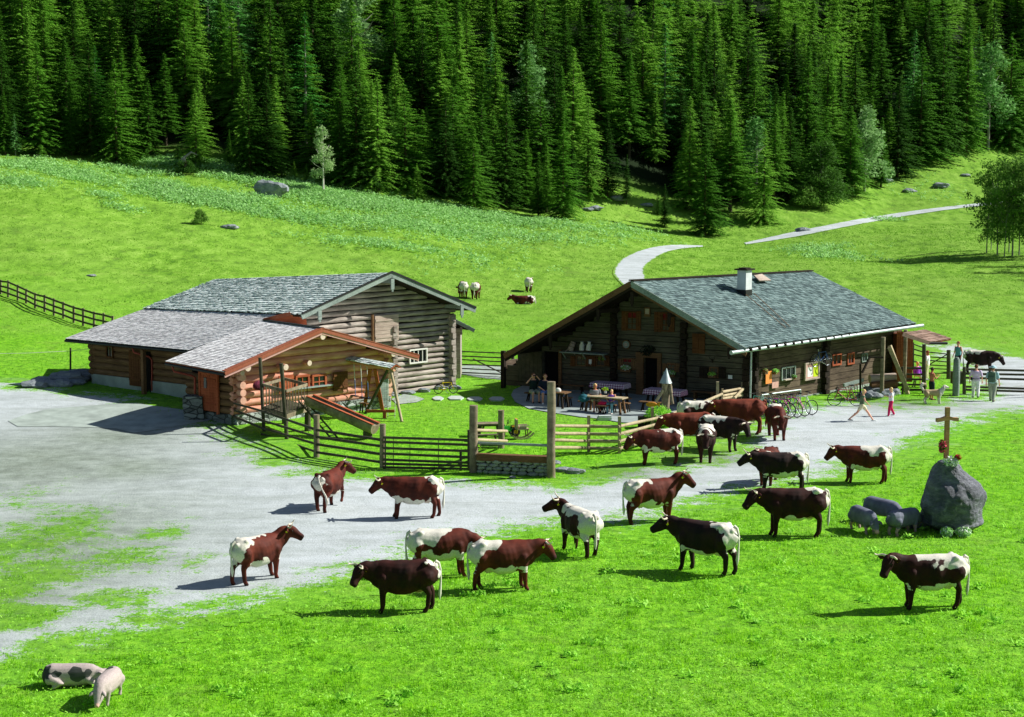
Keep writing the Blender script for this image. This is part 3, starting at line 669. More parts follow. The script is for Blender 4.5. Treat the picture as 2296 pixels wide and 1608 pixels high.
plain('plaster', (206, 212, 212), .9, .10, 3); plain('dark_metal', (40, 42, 42), .5, .15, 5, .5, .4); plain('copper', (150, 62, 44), .5, .15, 4, .5, .3); plain('curtain_red', (120, 30, 30), .9, .2); plain('zinc', (176, 190, 190), .45, .12, 5, .5, .5); plain('paper', (232, 236, 232), .8, .04); plain('yellow_paper', (200, 222, 20), .8, .06); plain('orange_paint', (246, 150, 74), .7, .06); plain('pink_board', (206, 160, 150), .8, .1)
def shinglemat(name, lo, mid, hi):
    m, t, b = newmat(name, .8, .25); n = noise(t, coords(t), .5, 4, .6); a = attr(t, 'rnd'); n2 = noise(t, coords(t, 'Object', (2, 12, 2)), 3, 4, .6)
    f = mth(t, 'ADD', mth(t, 'ADD', mth(t, 'MULTIPLY', a, .45), mth(t, 'MULTIPLY', n, .3)), mth(t, 'MULTIPLY', n2, .25))
    r = ramp(t, f, [(.25, lin(*lo)), (.5, lin(*mid)), (.78, lin(*hi))]); t.links.new(r.outputs[0], b.inputs['Base Color']); bump(t, b, n2, .4, .02)
shinglemat('slate_shingle', (60, 78, 80), (92, 114, 114), (130, 152, 150)); shinglemat('silver_shingle', (150, 166, 162), (206, 222, 218), (238, 246, 244)); shinglemat('pinkish_shingle', (178, 176, 178), (214, 214, 214), (238, 238, 240)); shinglemat('fresh_shingle', (150, 84, 60), (196, 128, 100), (226, 166, 138))
shinglemat('brown_shingle', (96, 76, 64), (136, 110, 96), (166, 140, 126))
def stonemat(name, lo, hi, sc=3.0):
    m, t, b = newmat(name, .9, .2); g = coords(t, 'Object', (1, 1, 1.9)); v = t.nodes.new('ShaderNodeTexVoronoi'); v.inputs['Scale'].default_value = sc; t.links.new(g, v.inputs['Vector'])
    v2 = t.nodes.new('ShaderNodeTexVoronoi'); v2.feature = 'DISTANCE_TO_EDGE'; v2.inputs['Scale'].default_value = sc; t.links.new(g, v2.inputs['Vector'])
    c = ramp(t, mth(t, 'ADD', mth(t, 'MULTIPLY', v.outputs['Color'], .6), mth(t, 'MULTIPLY', noise(t, g, 9), .4)), [(.3, lin(*lo)), (.7, lin(*hi))]).outputs[0]
    e = ramp(t, v2.outputs['Distance'], [(.0, (0, 0, 0)), (.07, (1, 1, 1))]).outputs[0]; t.links.new(mix(t, e, lin(50, 56, 52), c), b.inputs['Base Color']); bump(t, b, e, .8, .05)
stonemat('rubble', (110, 118, 112), (188, 198, 192)); stonemat('dark_rubble', (80, 86, 84), (140, 150, 146), 2.0)
RB = random.Random(3)
def shingles(name, eL, eR, rR, rL, course, w, mat, parent, thick=.1, under='dark_board', lift=.03, jit=.02, label=None):
    """roof slope laid in courses of separate shingles; corners: eave left/right, ridge right/left"""
    eL, eR, rR, rL = (Vector(p) for p in (eL, eR, rR, rL)); x = (eR-eL).normalized(); nz = x.cross(rL-eL).normalized()
    if nz.z < 0: nz = -nz
    y = nz.cross(x); fm = Matrix((x, y, nz)).transposed().to_4x4(); fm.translation = eL; inv = fm.inverted()
    q = [inv @ p for p in (eL, eR, rR, rL)]; n = max(2, int(((rL-eL).length+(rR-eR).length)/2/course)); V, Fs, A = [], [], []
    def P(s, t): return (q[0].lerp(q[1], s)).lerp(q[3].lerp(q[2], s), t)
    for i in range(n):
        t0, t1 = i/n, min((i+1.15)/n, 1); a, b_ = P(0, t0), P(1, t0); m = max(2, int((b_-a).length/w)); s = 0; cr = RB.uniform(-.12, .12)
        while s < 1:
            s2 = min(1, s+RB.uniform(.7, 1.3)/m); l = lift*(1+RB.uniform(-.35, .5)); d = RB.uniform(-jit, jit)
            k = len(V); y0 = Vector((0, d-.012, 0)); g = (s2-s)*.03; sa, sb = s+g, s2-g
            V += [P(sa, t0)+y0+Vector((0, 0, l)), P(sb, t0)+y0+Vector((0, 0, l)), P(sb, t1)+Vector((0, 0, .004)), P(sa, t1)+Vector((0, 0, .004)), P(sa, t0)+y0+Vector((0, 0, -.004)), P(sb, t0)+y0+Vector((0, 0, -.004))]
            Fs += [(k, k+1, k+2, k+3), (k, k+4, k+5, k+1)]; r_ = min(1, max(0, RB.random()+cr)); A += [r_]*6; s = s2
    o = npmesh(name, [tuple(p) for p in V], np.array(Fs), mat, dict(rnd=A), False, 4); hold(o, parent, fm)
    if label: o['label'] = label
    u = MB(); K = 10; gv = [P(i/K, j/K)+Vector((0, 0, dz)) for dz in (-.02, -.02-thick) for j in range(K+1) for i in range(K+1)]; fs = []; m2 = (K+1)**2
    for j in range(K):
        for i in range(K):
            a = j*(K+1)+i; fs += [(a, a+1, a+K+2, a+K+1), (m2+a, m2+a+K+1, m2+a+K+2, m2+a+1)]
    for i in range(K):
        for a, c in ((i, i+1), (K*(K+1)+i+1, K*(K+1)+i), ((i+1)*(K+1), i*(K+1)), (i*(K+1)+K, (i+1)*(K+1)+K)): fs.append((a, m2+a, m2+c, c))
    u.add(gv, fs); ub = u.build('roof_boarding', under); hold(ub, o.parent, fm); return o
def courses(mb, zlo, h, spans, kind='hewn', r=None, ext=0.0, dep=.10, rnd=RB):
    """stack of timbers; spans(z) gives (x0, x1) at that height or None"""
    z = zlo; i = 0
    while True:
        sp = spans(z+h/2)
        if not sp: break
        for (x0, x1) in (sp if isinstance(sp, list) else [sp]):
            if x1-x0 < .15: continue
            if kind == 'hewn': mb.box(((x0+x1)/2, rnd.uniform(-.015, .015), z+h/2), (x1-x0+ext*2*(i % 2), dep*2, h*rnd.uniform(.88, .95)))
            else:
                e = ext*(1 if i % 2 == 0 else .75); mb.log((x0-e, rnd.uniform(-.01, .01), z+h/2), (x1+e, rnd.uniform(-.01, .01), z+h/2), (r or h*.5)*rnd.uniform(.93, 1.02), 10, .05 if kind == 'round' else .1, rnd=rnd)
        z += h*(rnd.uniform(.93, 1.07) if kind == 'rough' else 1); i += 1
    return mb
def window(wl, parent, u0, v0, u1, v1, fr='brown_board', fw=.06, bars=1, hbars=1, y=.12, glass='glass', name='window', dep=.07, label=None):
    (x0, z1), (x1, z0) = wl.loc(u0, v0), wl.loc(u1, v1)
    if x0 > x1: x0, x1 = x1, x0
    mb = MB(); cx, cz, W_, H_ = (x0+x1)/2, (z0+z1)/2, x1-x0, z1-z0
    for sx in (-1, 1): mb.box((cx+sx*(W_/2), y, cz), (fw, dep, H_+fw))
    for sz in (-1, 1): mb.box((cx, y+.003, cz+sz*(H_/2)), (W_+fw, dep, fw))
    for i in range(1, bars+1): mb.box((x0+W_*i/(bars+1), y-.01, cz), (fw*.5, dep*.6, H_-fw))
    for i in range(1, hbars+1): mb.box((cx, y-.008, z0+H_*i/(hbars+1)), (W_-fw, dep*.6, fw*.5))
    o = wl.obj(mb, name, fr, parent)
    if label: o['label'] = label
    g = MB(); g.box((cx, y-.03, cz), (W_-.02, .01, H_-.02)); go = g.build('pane', glass); go.parent = o
    return o
def board_panel(wl, parent, name, u0, v0, u1, v1, mat, y=.14, nb=4, th=.04, battens=True, vert=True, label=None, cat=None):
    (x0, z1), (x1, z0) = wl.loc(u0, v0), wl.loc(u1, v1)
    if x0 > x1: x0, x1 = x1, x0
    mb = MB()
    for i in range(nb):
        if vert: a = x0+(x1-x0)*i/nb; b_ = x0+(x1-x0)*(i+1)/nb; mb.box(((a+b_)/2, y+RB.uniform(0, .006), (z0+z1)/2), (b_-a-.012, th, z1-z0))
        else: a = z0+(z1-z0)*i/nb; b_ = z0+(z1-z0)*(i+1)/nb; mb.box(((x0+x1)/2, y+RB.uniform(0, .006), (a+b_)/2), (x1-x0, th, b_-a-.012))
    if battens:
        for f in (.18, .82): mb.box(((x0+x1)/2, y+th*.5+.018, z0+(z1-z0)*f), (x1-x0-.03, .03, min(.1, (z1-z0)*.12)))
    o = wl.obj(mb, name, mat, parent)
    if label: o['label'] = label
    return o
# ---------------------------------------------------------------- the inn (right)
A42, B29 = R(42), R(29)
av = Vector((math.sin(A42), math.cos(A42), 0)); bv = Vector((-math.cos(B29), math.sin(B29), 0))
O = G(1680, 905)+av*0; O.z = 0; E1 = on_depth(1672, 780, 77.6)
FW = Wall(O+bv*15, O)                    # facade, x grows towards the right corner
SWl = Wall(O, O+av*14)                    # side wall, x grows away
FR_ = Wall(E1+bv*16, E1)                  # plane of the front roof edge
RG, EL = FR_.pt(1415, 630), FR_.pt(1131, 793)
LR = 15.9
hut = thing('farmhouse_inn', (O.x, O.y, 0), 'dark timber alpine inn with slate grey shingle roof and white chimney on the right', 'house')
E4 = E1+av*LR; E4 = E4+Vector((0, 0, .02)); RGb = RG+av*LR+Vector((0, 0, -.28)); ELb = EL+av*LR
sl_r = shingles('roof', E1, E4, RGb, RG, .17, .2, 'slate_shingle', hut)
sl_l = shingles('roof', ELb, EL, RG, RGb, .28, .3, 'slate_shingle', hut)
def roofz(x):  # underside of the roof over the facade, x in FW coordinates
    p = FW.w(x, 0, 0); a = (p-RG); s_ = (a-av*0); t_ = -( (p-E1).dot(Vector((bv.y, -bv.x, 0))) )
    # distance along bv from the ridge line (skewed axes solved)
    M2 = Matrix(((av.x, bv.x), (av.y, bv.y))).inverted(); k = M2 @ Vector((p.x-RG.x, p.y-RG.y)); tb = k[1]
    tE = (M2 @ Vector((E1.x-RG.x, E1.y-RG.y)))[1]; tL = (M2 @ Vector((EL.x-RG.x, EL.y-RG.y)))[1]
    return (RG.z+(EL.z-RG.z)*tb/tL if tb > 0 else RG.z+(E1.z-RG.z)*tb/tE)-.16
xs_ = np.linspace(0, 15, 151); zt = np.array([roofz(x) for x in xs_])
def fspan(z):
    ok = xs_[zt > z]; ok = ok[ok >= 1.6]; return (float(ok.min()), float(ok.max())) if len(ok) > 3 else None
xdoor0, xdoor1 = FW.loc(1221, 800)[0], FW.loc(1257, 800)[0]
xd0, xd1 = FW.loc(1447, 800)[0], FW.loc(1478, 800)[0]; zd = FW.loc(1460, 803)[1]
def fspans(z):
    s = fspan(z)
    if not s: return None
    out = [s]
    for (c0, c1, zz) in ((xdoor0, xdoor1, 1.95), (xd0, xd1, zd)):
        if z < zz: out = [q for (p0, p1) in out for q in (((p0, min(p1, c0)), (max(p0, c1), p1)) if p0 < c1 and p1 > c0 else ((p0, p1),))]
    return [q for q in out if q[1]-q[0] > .1]
mb = courses(MB(), -.3, .27, fspans, 'hewn'); FW.obj(mb, 'front_wall', 'hut_front', hut)
mb = MB(); mb.add([(1.7, -.09, -.4), (15, -.09, -.4), (15, -.09, roofz(15)), (FW.loc(1415, 700)[0], -.09, roofz(FW.loc(1415, 700)[0])), (1.7, -.09, roofz(1.7))], [(0, 1, 2, 3, 4)])
FW.obj(mb, 'wall_filling', 'black_gap', hut)
LS = 14.2
mb = courses(MB(), -.25, .31, lambda z: (0, LS) if z < 2.75 else None, 'hewn', ext=.12); SWl.obj(mb, 'side_wall', 'hut_timber', hut)
mb = MB(); mb.box((LS/2, -.13, 1.2), (LS, .04, 3.0)); SWl.obj(mb, 'wall_filling', 'black_gap', hut)
# far walls close the house
BW = Wall(O+av*LS+bv*13.6, O+av*LS); mb = MB(); mb.box((6.8, 0, 1.2), (13.6, .2, 3.0)); mb.add([(0, .05, 2.5), (13.6, .05, 2.5), (7.3, .05, 5.0)], [(0, 1, 2)]); BW.obj(mb, 'back_wall', 'hut_timber', hut)
LW = Wall(O+bv*13.3, O+bv*13.3+av*LS); mb = MB(); mb.box((LS/2, 0, .3), (LS, .2, 1.9)); LW.obj(mb, 'left_wall', 'hut_timber', hut)
# stone plinth
mb = MB(); mb.box((LS/2, -.02, -.45), (LS+.3, .36, .62)); SWl.obj(mb, 'plinth', 'rubble', hut)
# stacks of log ends
def stack(wl, parent, x, z0, z1, h=.27, w=.34, y=.2, mat='dark_board'):
    mb = MB(); z = z0; i = 0
    while z < z1: mb.box((x+RB.uniform(-.02, .02), y-.05*(i % 2), z+h/2), (w*(1 if i % 2 else .75), .34, h*.9)); z += h; i += 1
    return wl.obj(mb, 'log_ends', mat, parent)
stack(FW, hut, FW.loc(1380, 800)[0], -.1, FW.loc(1380, 672)[1]); stack(FW, hut, FW.loc(1536, 800)[0], -.1, FW.loc(1536, 728)[1]-.1); stack(FW, hut, 14.9, -.3, 2.6)
stack(SWl, hut, SWl.loc(1842, 850)[0], -.3, 2.35, .31, .42, .22); stack(SWl, hut, .2, -.3, 2.6, .31, .3, .15)
# bargeboards, purlin brackets, gutter
def barge(p, q, w, th, mat, parent, dn=.0, out=None):
    mb = MB(); o_ = (out or Vector((0, 0, 0))); mb.beam(Vector(p)+o_+Vector((0, 0, dn)), Vector(q)+o_+Vector((0, 0, dn)), th, w); o = mb.build('bargeboard', mat); return hold(o, parent)
barge(E1, RG, .26, .06, 'grey_board', hut, -.13, -av*.03); barge(RG, EL, .26, .06, 'brown_board', hut, -.13, -av*.03)
barge(E1, RG, .16, .08, 'brown_board', hut, -.32, av*.04); barge(RG, EL, .16, .08, 'dark_board', hut, -.32, av*.04)
for (u, v, v2) in ((1417, 655, 682), (1341, 694, 716), (1234, 748, 780), (1500, 702, 728), (1635, 780, 800)):
    p, q = FR_.pt(u, v), FR_.pt(u, v2); mb = MB(); h = p.z-q.z
    mb.box((p+q)/2, (.16, .07, h), Matrix.Rotation(-B29, 3, 'Z')); mb.box(Vector((p.x, p.y, q.z-.05)), (.08, .06, .12), Matrix.Rotation(-B29, 3, 'Z')); mb.beam(p+Vector((0, 0, -.1)), p+av*1.6+Vector((0, 0, -.1)), .16, .18); hold(mb.build('purlin_bracket', 'dark_board'), hut)
gd = (E4-E1).normalized(); g0, g1 = on_depth(1640, 791, 76.9), E4-bv*.12+av*.5+Vector((0, 0, -.14)); mb = MB(); mb.tube([g0, g1], [.085, .085], 10); mb.tube([g0-gd*.03, g0+gd*.02], .1, 10); hold(mb.build('gutter', 'zinc'), hut)
mb = MB()
for i in range(22): p = E1+gd*(i*.72+.4); mb.box(p+Vector((0, 0, -.12))+bv*.15, (.09, .5, .12), Matrix.Rotation(A42*-1, 3, 'Z') @ Matrix.Rotation(R(90), 3, 'Z'))
hold(mb.build('rafter_ends', 'dark_board'), hut)
# ridge cap, chimney, skylight, lath strip
mb = MB(); mb.beam(RG+Vector((0, 0, .03)), RGb+Vector((0, 0, .03)), .3, .06); hold(mb.build('ridge_board', 'dark_board'), hut)
nr = (E4-E1).cross(RG-E1).normalized(); nr = nr if nr.z > 0 else -nr
def on_roof(u, v, h=0.0):
    r = Vector(ray(u, v)); c = Vector(CAMP); t_ = (E1+nr*h-c).dot(nr)/r.dot(nr); return c+r*t_
cb = on_roof(1669, 655); Rz = Matrix.Rotation(-A42+R(4), 3, 'Z')
ch = MB(); ch.box(cb+Vector((0, 0, .4)), (.50, .58, 1.4), Rz); co = hold(ch.build('chimney', 'plaster'), hut)
mb = MB(); mb.box(cb+Vector((0, 0, 1.14)), (.72, .82, .07), Rz); mb.box(cb+Vector((0, 0, 1.20)), (.4, .48, .05), Rz); o = mb.build('chimney_cap', 'dark_board'); hold(o, co); o.matrix_parent_inverse = Matrix.Identity(4) if False else o.matrix_parent_inverse
mb = MB(); mb.box(cb+Vector((0, 0, -.02)), (.54, .62, .30), Rz); o = mb.build('chimney_flashing', 'dark_metal'); hold(o, co)
mb = MB(); P4 = [on_roof(*q, .04) for q in ((1690, 619), (1708, 616), (1728, 630), (1702, 631))]; mb.prism(P4, (0, 0, 0), nr*.05); hold(mb.build('roof_hatch', 'pale_board'), hut)
for (a_, b_) in (((1672, 660), (1762, 735)), ((1690, 657), (1772, 733))):
    mb = MB(); mb.beam(on_roof(*a_, .05), on_roof(*b_, .05), .035, .02, nr); hold(mb.build('roof_batten', 'brown_board'), hut)
# openings of the facade
for (u0, v0, u1, v1, sh) in ((1409, 699, 1430, 739, ((1397, 1408), (1431, 1440))), (1487, 701, 1504, 742, ((1470, 1485), (1506, 1515)))):
    window(FW, hut, u0, v0, u1, v1, 'ochre_board', .07, 1, 2, glass='curtain_red', label='upper gable window with red curtains')
    for (a_, b_) in sh: board_panel(FW, hut, 'shutter', a_, v0-2, b_, v1+2, 'ochre_board', .15, 2)
board_panel(FW, hut, 'shutter', 1555, 747, 1583, 793, 'ochre_board', .14, 2, label='closed orange brown loft shutter')
for (u0, v0, u1, v1, sh) in ((1399, 803, 1419, 828, ((1388, 1397), (1421, 1430))), (1499, 814, 1516, 833, ((1488, 1497), (1518, 1528)))):
    window(FW, hut, u0, v0, u1, v1, 'brown_board', .06, 1, 1, glass='curtain_red')
    for (a_, b_) in sh: board_panel(FW, hut, 'shutter', a_, v0, b_, v1+1, 'brown_board', .15, 2)
window(FW, hut, 1594, 823, 1612, 846, 'brown_board', .06, 1, 1)
for (a_, b_) in ((1571, 1591), (1614, 1630)): board_panel(FW, hut, 'shutter', a_, 822, b_, 848, 'dark_board', .15, 2)
for (u0, u1) in ((1295, 1316), (1341, 1358)):
    window(FW, hut, u0, 797, u1, 820, 'brown_board', .05, 1, 1); board_panel(FW, hut, 'shutter', u0-13, 797, u0-2, 821, 'ochre_board', .15, 2); board_panel(FW, hut, 'shutter', u1+2, 797, u1+12, 821, 'ochre_board', .15, 2)
board_panel(FW, hut, 'barn_door', 1166, 786, 1220, 857, 'fence_dark', .22, 6, .05, label='open grey boarded stable door leaf')
mb = MB(); z1 = FW.loc(1457, 800)[1]
for (u_, w_) in ((1438, 17), (1481, 9)):
    x_ = FW.loc(u_, 850)[0]; mb.box((x_, .16, z1/2), (w_*80/FPX, .12, z1))
xa, xb = FW.loc(1430, 800)[0], FW.loc(1486, 800)[0]; mb.box(((xa+xb)/2, .17, z1+.1), (xb-xa, .16, .24)); FW.obj(mb, 'door_frame', 'brown_board', hut)
mb = MB(); mb.box(((xd0+xd1)/2, -.5, .9), (xd1-xd0+.2, .04, 2.1)); FW.obj(mb, 'doorway_shade', 'black_gap', hut)  # near-black panel paints the unlit inside behind the door opening
mb = MB(); xe = FW.loc(1257, 820)[0]; mb.box((xe+.06, .14, .95), (.16, .14, 2.1)); FW.obj(mb, 'door_post', 'brown_board', hut)
mb = MB(); xs0, zs = FW.loc(1266, 787); xs1, _ = FW.loc(1366, 787); mb.box(((xs0+xs1)/2, .35, zs), (xs1-xs0, .5, .05))
for f in (.05, .5, .95): mb.beam((xs0+(xs1-xs0)*f, .1, zs-.35), (xs0+(xs1-xs0)*f, .5, zs-.03), .05, .05)
FW.obj(mb, 'wall_shelf', 'grey_board', hut)
mb = MB(); x_, z_ = FW.loc(1166, 785); mb.box((x_-.3, 1.2, .9), (.2, .2, 2.0)); FW.obj(mb, 'porch_post', 'dark_board', hut)
mb = MB(); x_, _ = FW.loc(1655, 860); x2, _ = FW.loc(1560, 860); mb.box(((x_+x2)/2, .45, .42), (x_-x2, .34, .06)); 
for f in (.08, .5, .92): mb.box((x2+(x_-x2)*f, .45, .18), (.1, .3, .46))
tag(FW.obj(mb, 'wall_bench', 'brown_board'), 'low brown bench along the inn wall under the small window on the right', 'bench')
# side wall openings
for (u0, v0, u1, v1) in ((1862, 796, 1880, 816), (1896, 794, 1909, 814)): window(SWl, hut, u0, v0, u1, v1, 'red_board', .08, 1, 0, y=.13)
window(SWl, hut, 1928, 794, 1939, 809, 'grey_board', .05, 1, 0, y=.13); window(SWl, hut, 1748, 825, 1777, 847, 'grey_board', .06, 2, 0, y=.13)
mb = MB(); xw, zw = SWl.loc(1762, 848); mb.box((xw, .2, zw-.03), (.95, .2, .05)); SWl.obj(mb, 'window_sill', 'pale_board', hut)
for u_ in (1690,):
    mb = MB(); mb.tube([FW.w(15.15, .25, 2.5), FW.w(15.15, .25, 2.3), FW.w(15.12, .22, -.1)], .05, 8); hold(mb.build('downpipe', 'zinc'), hut)
# posts and brace carrying the far end of the eave
pf = G(1977, 888); pt_ = on_depth(1977, 756, pf.y); mb = MB(); mb.log(pf, Vector((pf.x, pf.y, pt_.z)), .11, 8); hold(mb.build('eave_post', 'fence_wood'), hut)
pf = G(2027, 880); mb = MB(); mb.log(pf, Vector((pf.x, pf.y, on_depth(2027, 740, pf.y).z)), .10, 8); hold(mb.build('eave_post', 'fence_wood'), hut)
a_, b_ = G(2036, 884), None; mb = MB(); mb.beam(a_, on_depth(1995, 775, a_.y+.4), .26, .16); mb.beam(on_depth(1994, 779, a_.y-.2), on_depth(2036, 876, a_.y-.4), .12, .2); hold(mb.build('brace', 'fence_pale'), hut)
mb = MB(); q = on_depth(1950, 801, 82.0); mb.beam(q, on_depth(1980, 802, 82.2), .08, .08); mb.beam(q, on_depth(1933, 836, 81.8), .08, .08); mb.beam(on_depth(1929, 815, 82.2), G(1929, 893), .1, .1); hold(mb.build('brace', 'dark_board'), hut)
# red boarded annexe at the back corner with its own small roof
c0 = O+av*13.4-bv*.15; EX = Wall(G(2008, 866), G(2050, 866)); mb = MB(); x1_, z1_ = EX.loc(2048, 758); x0_, z0_ = EX.loc(2008, 850)
for i in range(9): a_ = x0_+(x1_-x0_)*i/9; mb.box((a_+.05, RB.uniform(-.01, .01), (z1_+z0_)/2+.1), ((x1_-x0_)/9-.015, .05, z1_-z0_+.5))
mb.box(((x0_+x1_)/2, -.8, (z1_+z0_)/2), (x1_-x0_-.1, 1.4, z1_-z0_+.3)); EX.obj(mb, 'annexe_wall', 'red_board', hut)
e0, e1 = on_depth(2024, 746, 82.5), on_depth(2085, 767, 82.5); k_ = Vector((.67*2.2, .74*2.2, .0))
shingles('annexe_roof', e1, e1+k_, e0+k_, e0, .25, .3, 'brown_shingle', hut, .08, 'fresh_shingle')
mb = MB(); mb.beam(e0+Vector((0, -.03, -.08)), e1+Vector((0, -.03, -.08)), .05, .16); hold(mb.build('bargeboard', 'pink_board'), hut)
mb = MB(); mb.tube([e1+Vector((-.05, 0, -.06)), e1+Vector((.9, .2, -.08))], .07, 8); hold(mb.build('gutter', 'dark_metal'), hut)
# ---------------------------------------------------------------- the log barn (left) with its red log annexe
P0, P1 = G(878, 885), G(1017, 867); BF = Wall(P0, P1); BFo = Wall(P0, P1, 1.15)
barn = thing('log_barn', (P1.x, P1.y, 0), 'big weathered grey log barn with silver shingle roof on the left', 'barn')
R0, RL0, RR0 = BFo.pt(877, 611), BFo.pt(675, 705), BFo.pt(1065, 691)
ev = Vector((-BF.x.y, BF.x.x, 0)); ev = ev if ev.x < 0 else -ev; ev = (ev*.75+Vector((-.84, .54, 0))*.25).normalized()
def along(p, d, u, v): wl = Wall(p, Vector(p)+d); return wl.pt(u, v)
RBk = along(R0, ev, 483, 626); RLb = along(RL0, ev, 322, 691); RRb = RR0+(RBk-R0)+Vector((0, 0, 0))
shingles('roof', RLb, RL0, R0, RBk, .27, .16, 'silver_shingle', barn, lift=.05, jit=.05)
shingles('roof', RR0, RRb, RBk, R0, .4, .3, 'silver_shingle', barn, lift=.05)
def gable_top(wl, apex, left, right, drop=.2):
    ax, lx, rx = ((Vector(p)-wl.o).dot(wl.x) for p in (apex, left, right))
    def f(x):
        return (apex.z+(left.z-apex.z)*(x-ax)/(lx-ax) if (x-ax)*(lx-ax) > 0 else apex.z+(right.z-apex.z)*(x-ax)/(rx-ax))-drop
    return f, ax, lx, rx
ft, ax_, lx_, rx_ = gable_top(BF, R0, RL0, RR0)
xr_ = BF.loc(1012, 860)[0]; xl_ = lx_+.9; xsb = np.linspace(min(xl_, xr_), max(xl_, xr_), 160); ztb = np.array([ft(x) for x in xsb])
def bspan(z):
    ok = xsb[ztb > z]; return (float(ok.min()), float(ok.max())) if len(ok) > 4 else None
mb = courses(MB(), -.05, .27, bspan, 'rough', .122, .22); BF.obj(mb, 'gable_wall', 'barn_logs', barn)
mb = MB(); k = [(x, -.07, ft(x)) for x in (xl_, ax_, xr_)]; mb.add([(xl_, -.07, -.2), (xr_, -.07, -.2), (xr_, -.07, ft(xr_)), (ax_, -.07, ft(ax_)), (xl_, -.07, ft(xl_))], [(0, 1, 2, 3, 4)]); BF.obj(mb, 'wall_filling', 'black_gap', barn)
# far side walls of the barn
RWl = Wall(BF.w(xr_, 0, 0), BF.w(xr_, 0, 0)+ev*11); mb = courses(MB(), -.05, .31, lambda z: (0, 11) if z < 3.6 else None, 'rough', .14, .2); RWl.obj(mb, 'side_wall', 'barn_logs', barn)
BKw = Wall(BF.w(xl_, 0, 0)+ev*10.6, BF.w(xr_, 0, 0)+ev*10.6); mb = MB(); w_ = abs(xr_-xl_); mb.box((w_/2, 0, 1.8), (w_, .2, 3.6)); mb.add([(0, 0, 3.6), (w_, 0, 3.6), (w_/2, 0, 4.9)], [(0, 1, 2)]); BKw.obj(mb, 'back_wall', 'barn_logs', barn)
stack(BF, barn, xr_-.12, 0, 3.5, .31, .3, .2, 'barn_logs'); stack(BF, barn, BF.loc(876, 880)[0]+.05, 0, 3.2, .31, .28, .2, 'barn_logs')
def bbeam(p, q, w, th, mat, dz, parent):
    mb = MB(); p, q = Vector(p)+Vector((0, 0, dz)), Vector(q)+Vector((0, 0, dz)); mb.beam(p, q, th, w); return hold(mb.build('bargeboard', mat), parent)
n_ = BF.y*.04
for p in (RL0, RR0): bbeam(Vector(p)+n_, R0+n_, .26, .06, 'grey_board', -.1, barn); bbeam(Vector(p)+n_*2, R0+n_*2, .08, .07, 'dark_metal', .04, barn)
for (u, v0, v1) in ((877, 625, 649), (714, 697, 717), (1033, 683, 707)):
    p, q = BFo.pt(u, v0), BFo.pt(u, v1); x_ = (p-BFo.o).dot(BFo.x); mb = MB(); mb.box((x_, .09, (p.z+q.z)/2), (.2, .06, p.z-q.z)); mb.box((x_, .09, q.z-.05), (.1, .05, .12)); mb.beam((x_, .05, p.z-.12), (x_, -1.2, p.z-.12), .18, .2); BFo.obj(mb, 'purlin_bracket', 'grey_board', barn)
board_panel(BF, barn, 'hatch', 833, 708, 886, 762, 'pale_board', .24, 7, .04, True, False, label='pale boarded hay hatch')
window(BF, barn, 912, 785, 950, 810, 'white_paint', .07, 3, 0, y=.22, label='small white framed window of four panes')
mb = MB(); x0, z0 = BF.loc(815, 700); mb.box((BF.loc(829, 735)[0], .22, BF.loc(829, 735)[1]), (.1, .1, 1.3)); BF.obj(mb, 'hatch_post', 'brown_board', barn)
# small lean-to roof behind the right corner
q0, q1 = on_depth(1013, 712, 86.5), on_depth(1064, 738, 86.5); kk = ev*3
shingles('lean_to_roof', q1, q1+kk, q0+kk, q0, .25, .3, 'silver_shingle', barn, .07); bbeam(q1+Vector((0, -.05, 0)), q0+Vector((0, -.05, 0)), .18, .06, 'grey_board', -.08, barn)
mb = MB(); p = on_depth(1034, 742, 86.6); mb.box(p, (.12, .1, .4)); mb.box(p+Vector((-.3, 1.5, -1.2)), (.5, 2.4, 2.6)); hold(mb.build('lean_to_wall', 'barn_logs'), barn)
# rough foundation stones of the gable
for i, (u, v) in enumerate(((880, 888), (915, 884), (952, 879), (990, 873), (1018, 872))): rock_obj('foundation_stone', Vector((0, 0, 0)), (.35, .25, .2), None, seed=i, sub=2).location = G(u, v)
for o in [o for o in COL.objects if o.name.startswith('foundation_stone')]: l = o.location.copy(); hold(o, barn)
# --- lower wing
L0, L1 = G(213, 858), G(432, 894); LWg = Wall(L0, L1); LWo = Wall(L0, L1, .85)
wing = barn
C0, C1 = LWo.pt(146, 759), LWo.pt(424, 784); AW0, AW1 = G(428, 931), G(525, 952); AL = Wall(AW0, AW1); ALo = Wall(AW0, AW1, .8)
AP0, AP1 = G(529, 952), G(868, 912); AF = Wall(AP0, AP1); AFo = Wall(AP0, AP1, 1.1)
A0, A1, AE = AFo.pt(722, 737), AFo.pt(938, 797), AFo.pt(503, 834)
dA = Vector((-AF.x.y, AF.x.x, 0)); dA = dA if dA.x < 0 else -dA
D1 = AE; D0 = along(D1, (ALo.x*-1), 371, 810); AB = along(A0, dA, 592, 719)
T1 = RL0+Vector((.05, 0, -.12)); T0 = RLb+Vector((0, 0, -.05)); B1 = along(T1, (T0-T1).normalized(), 652, 705)
shingles('wing_roof', C0, C1+Vector((0, 0, -.02)), B1+Vector((0, 0, -.04)), T0, .15, .14, 'pinkish_shingle', barn, lift=.02, jit=.01)
annexe = thing('log_cabin_annexe', (AP0.x, AP0.y, 0), 'newer annexe of round reddish logs with low shingle roof in front of the grey barn', 'cabin')
shingles('roof', D0, D1, A0, AB, .15, .14, 'pinkish_shingle', annexe, lift=.02, jit=.01, under='fresh_shingle')
A1b = A1+(AB-A0); shingles('roof', A1, A1b, AB, A0, .2, .2, 'pinkish_shingle', annexe, lift=.02, under='fresh_shingle')
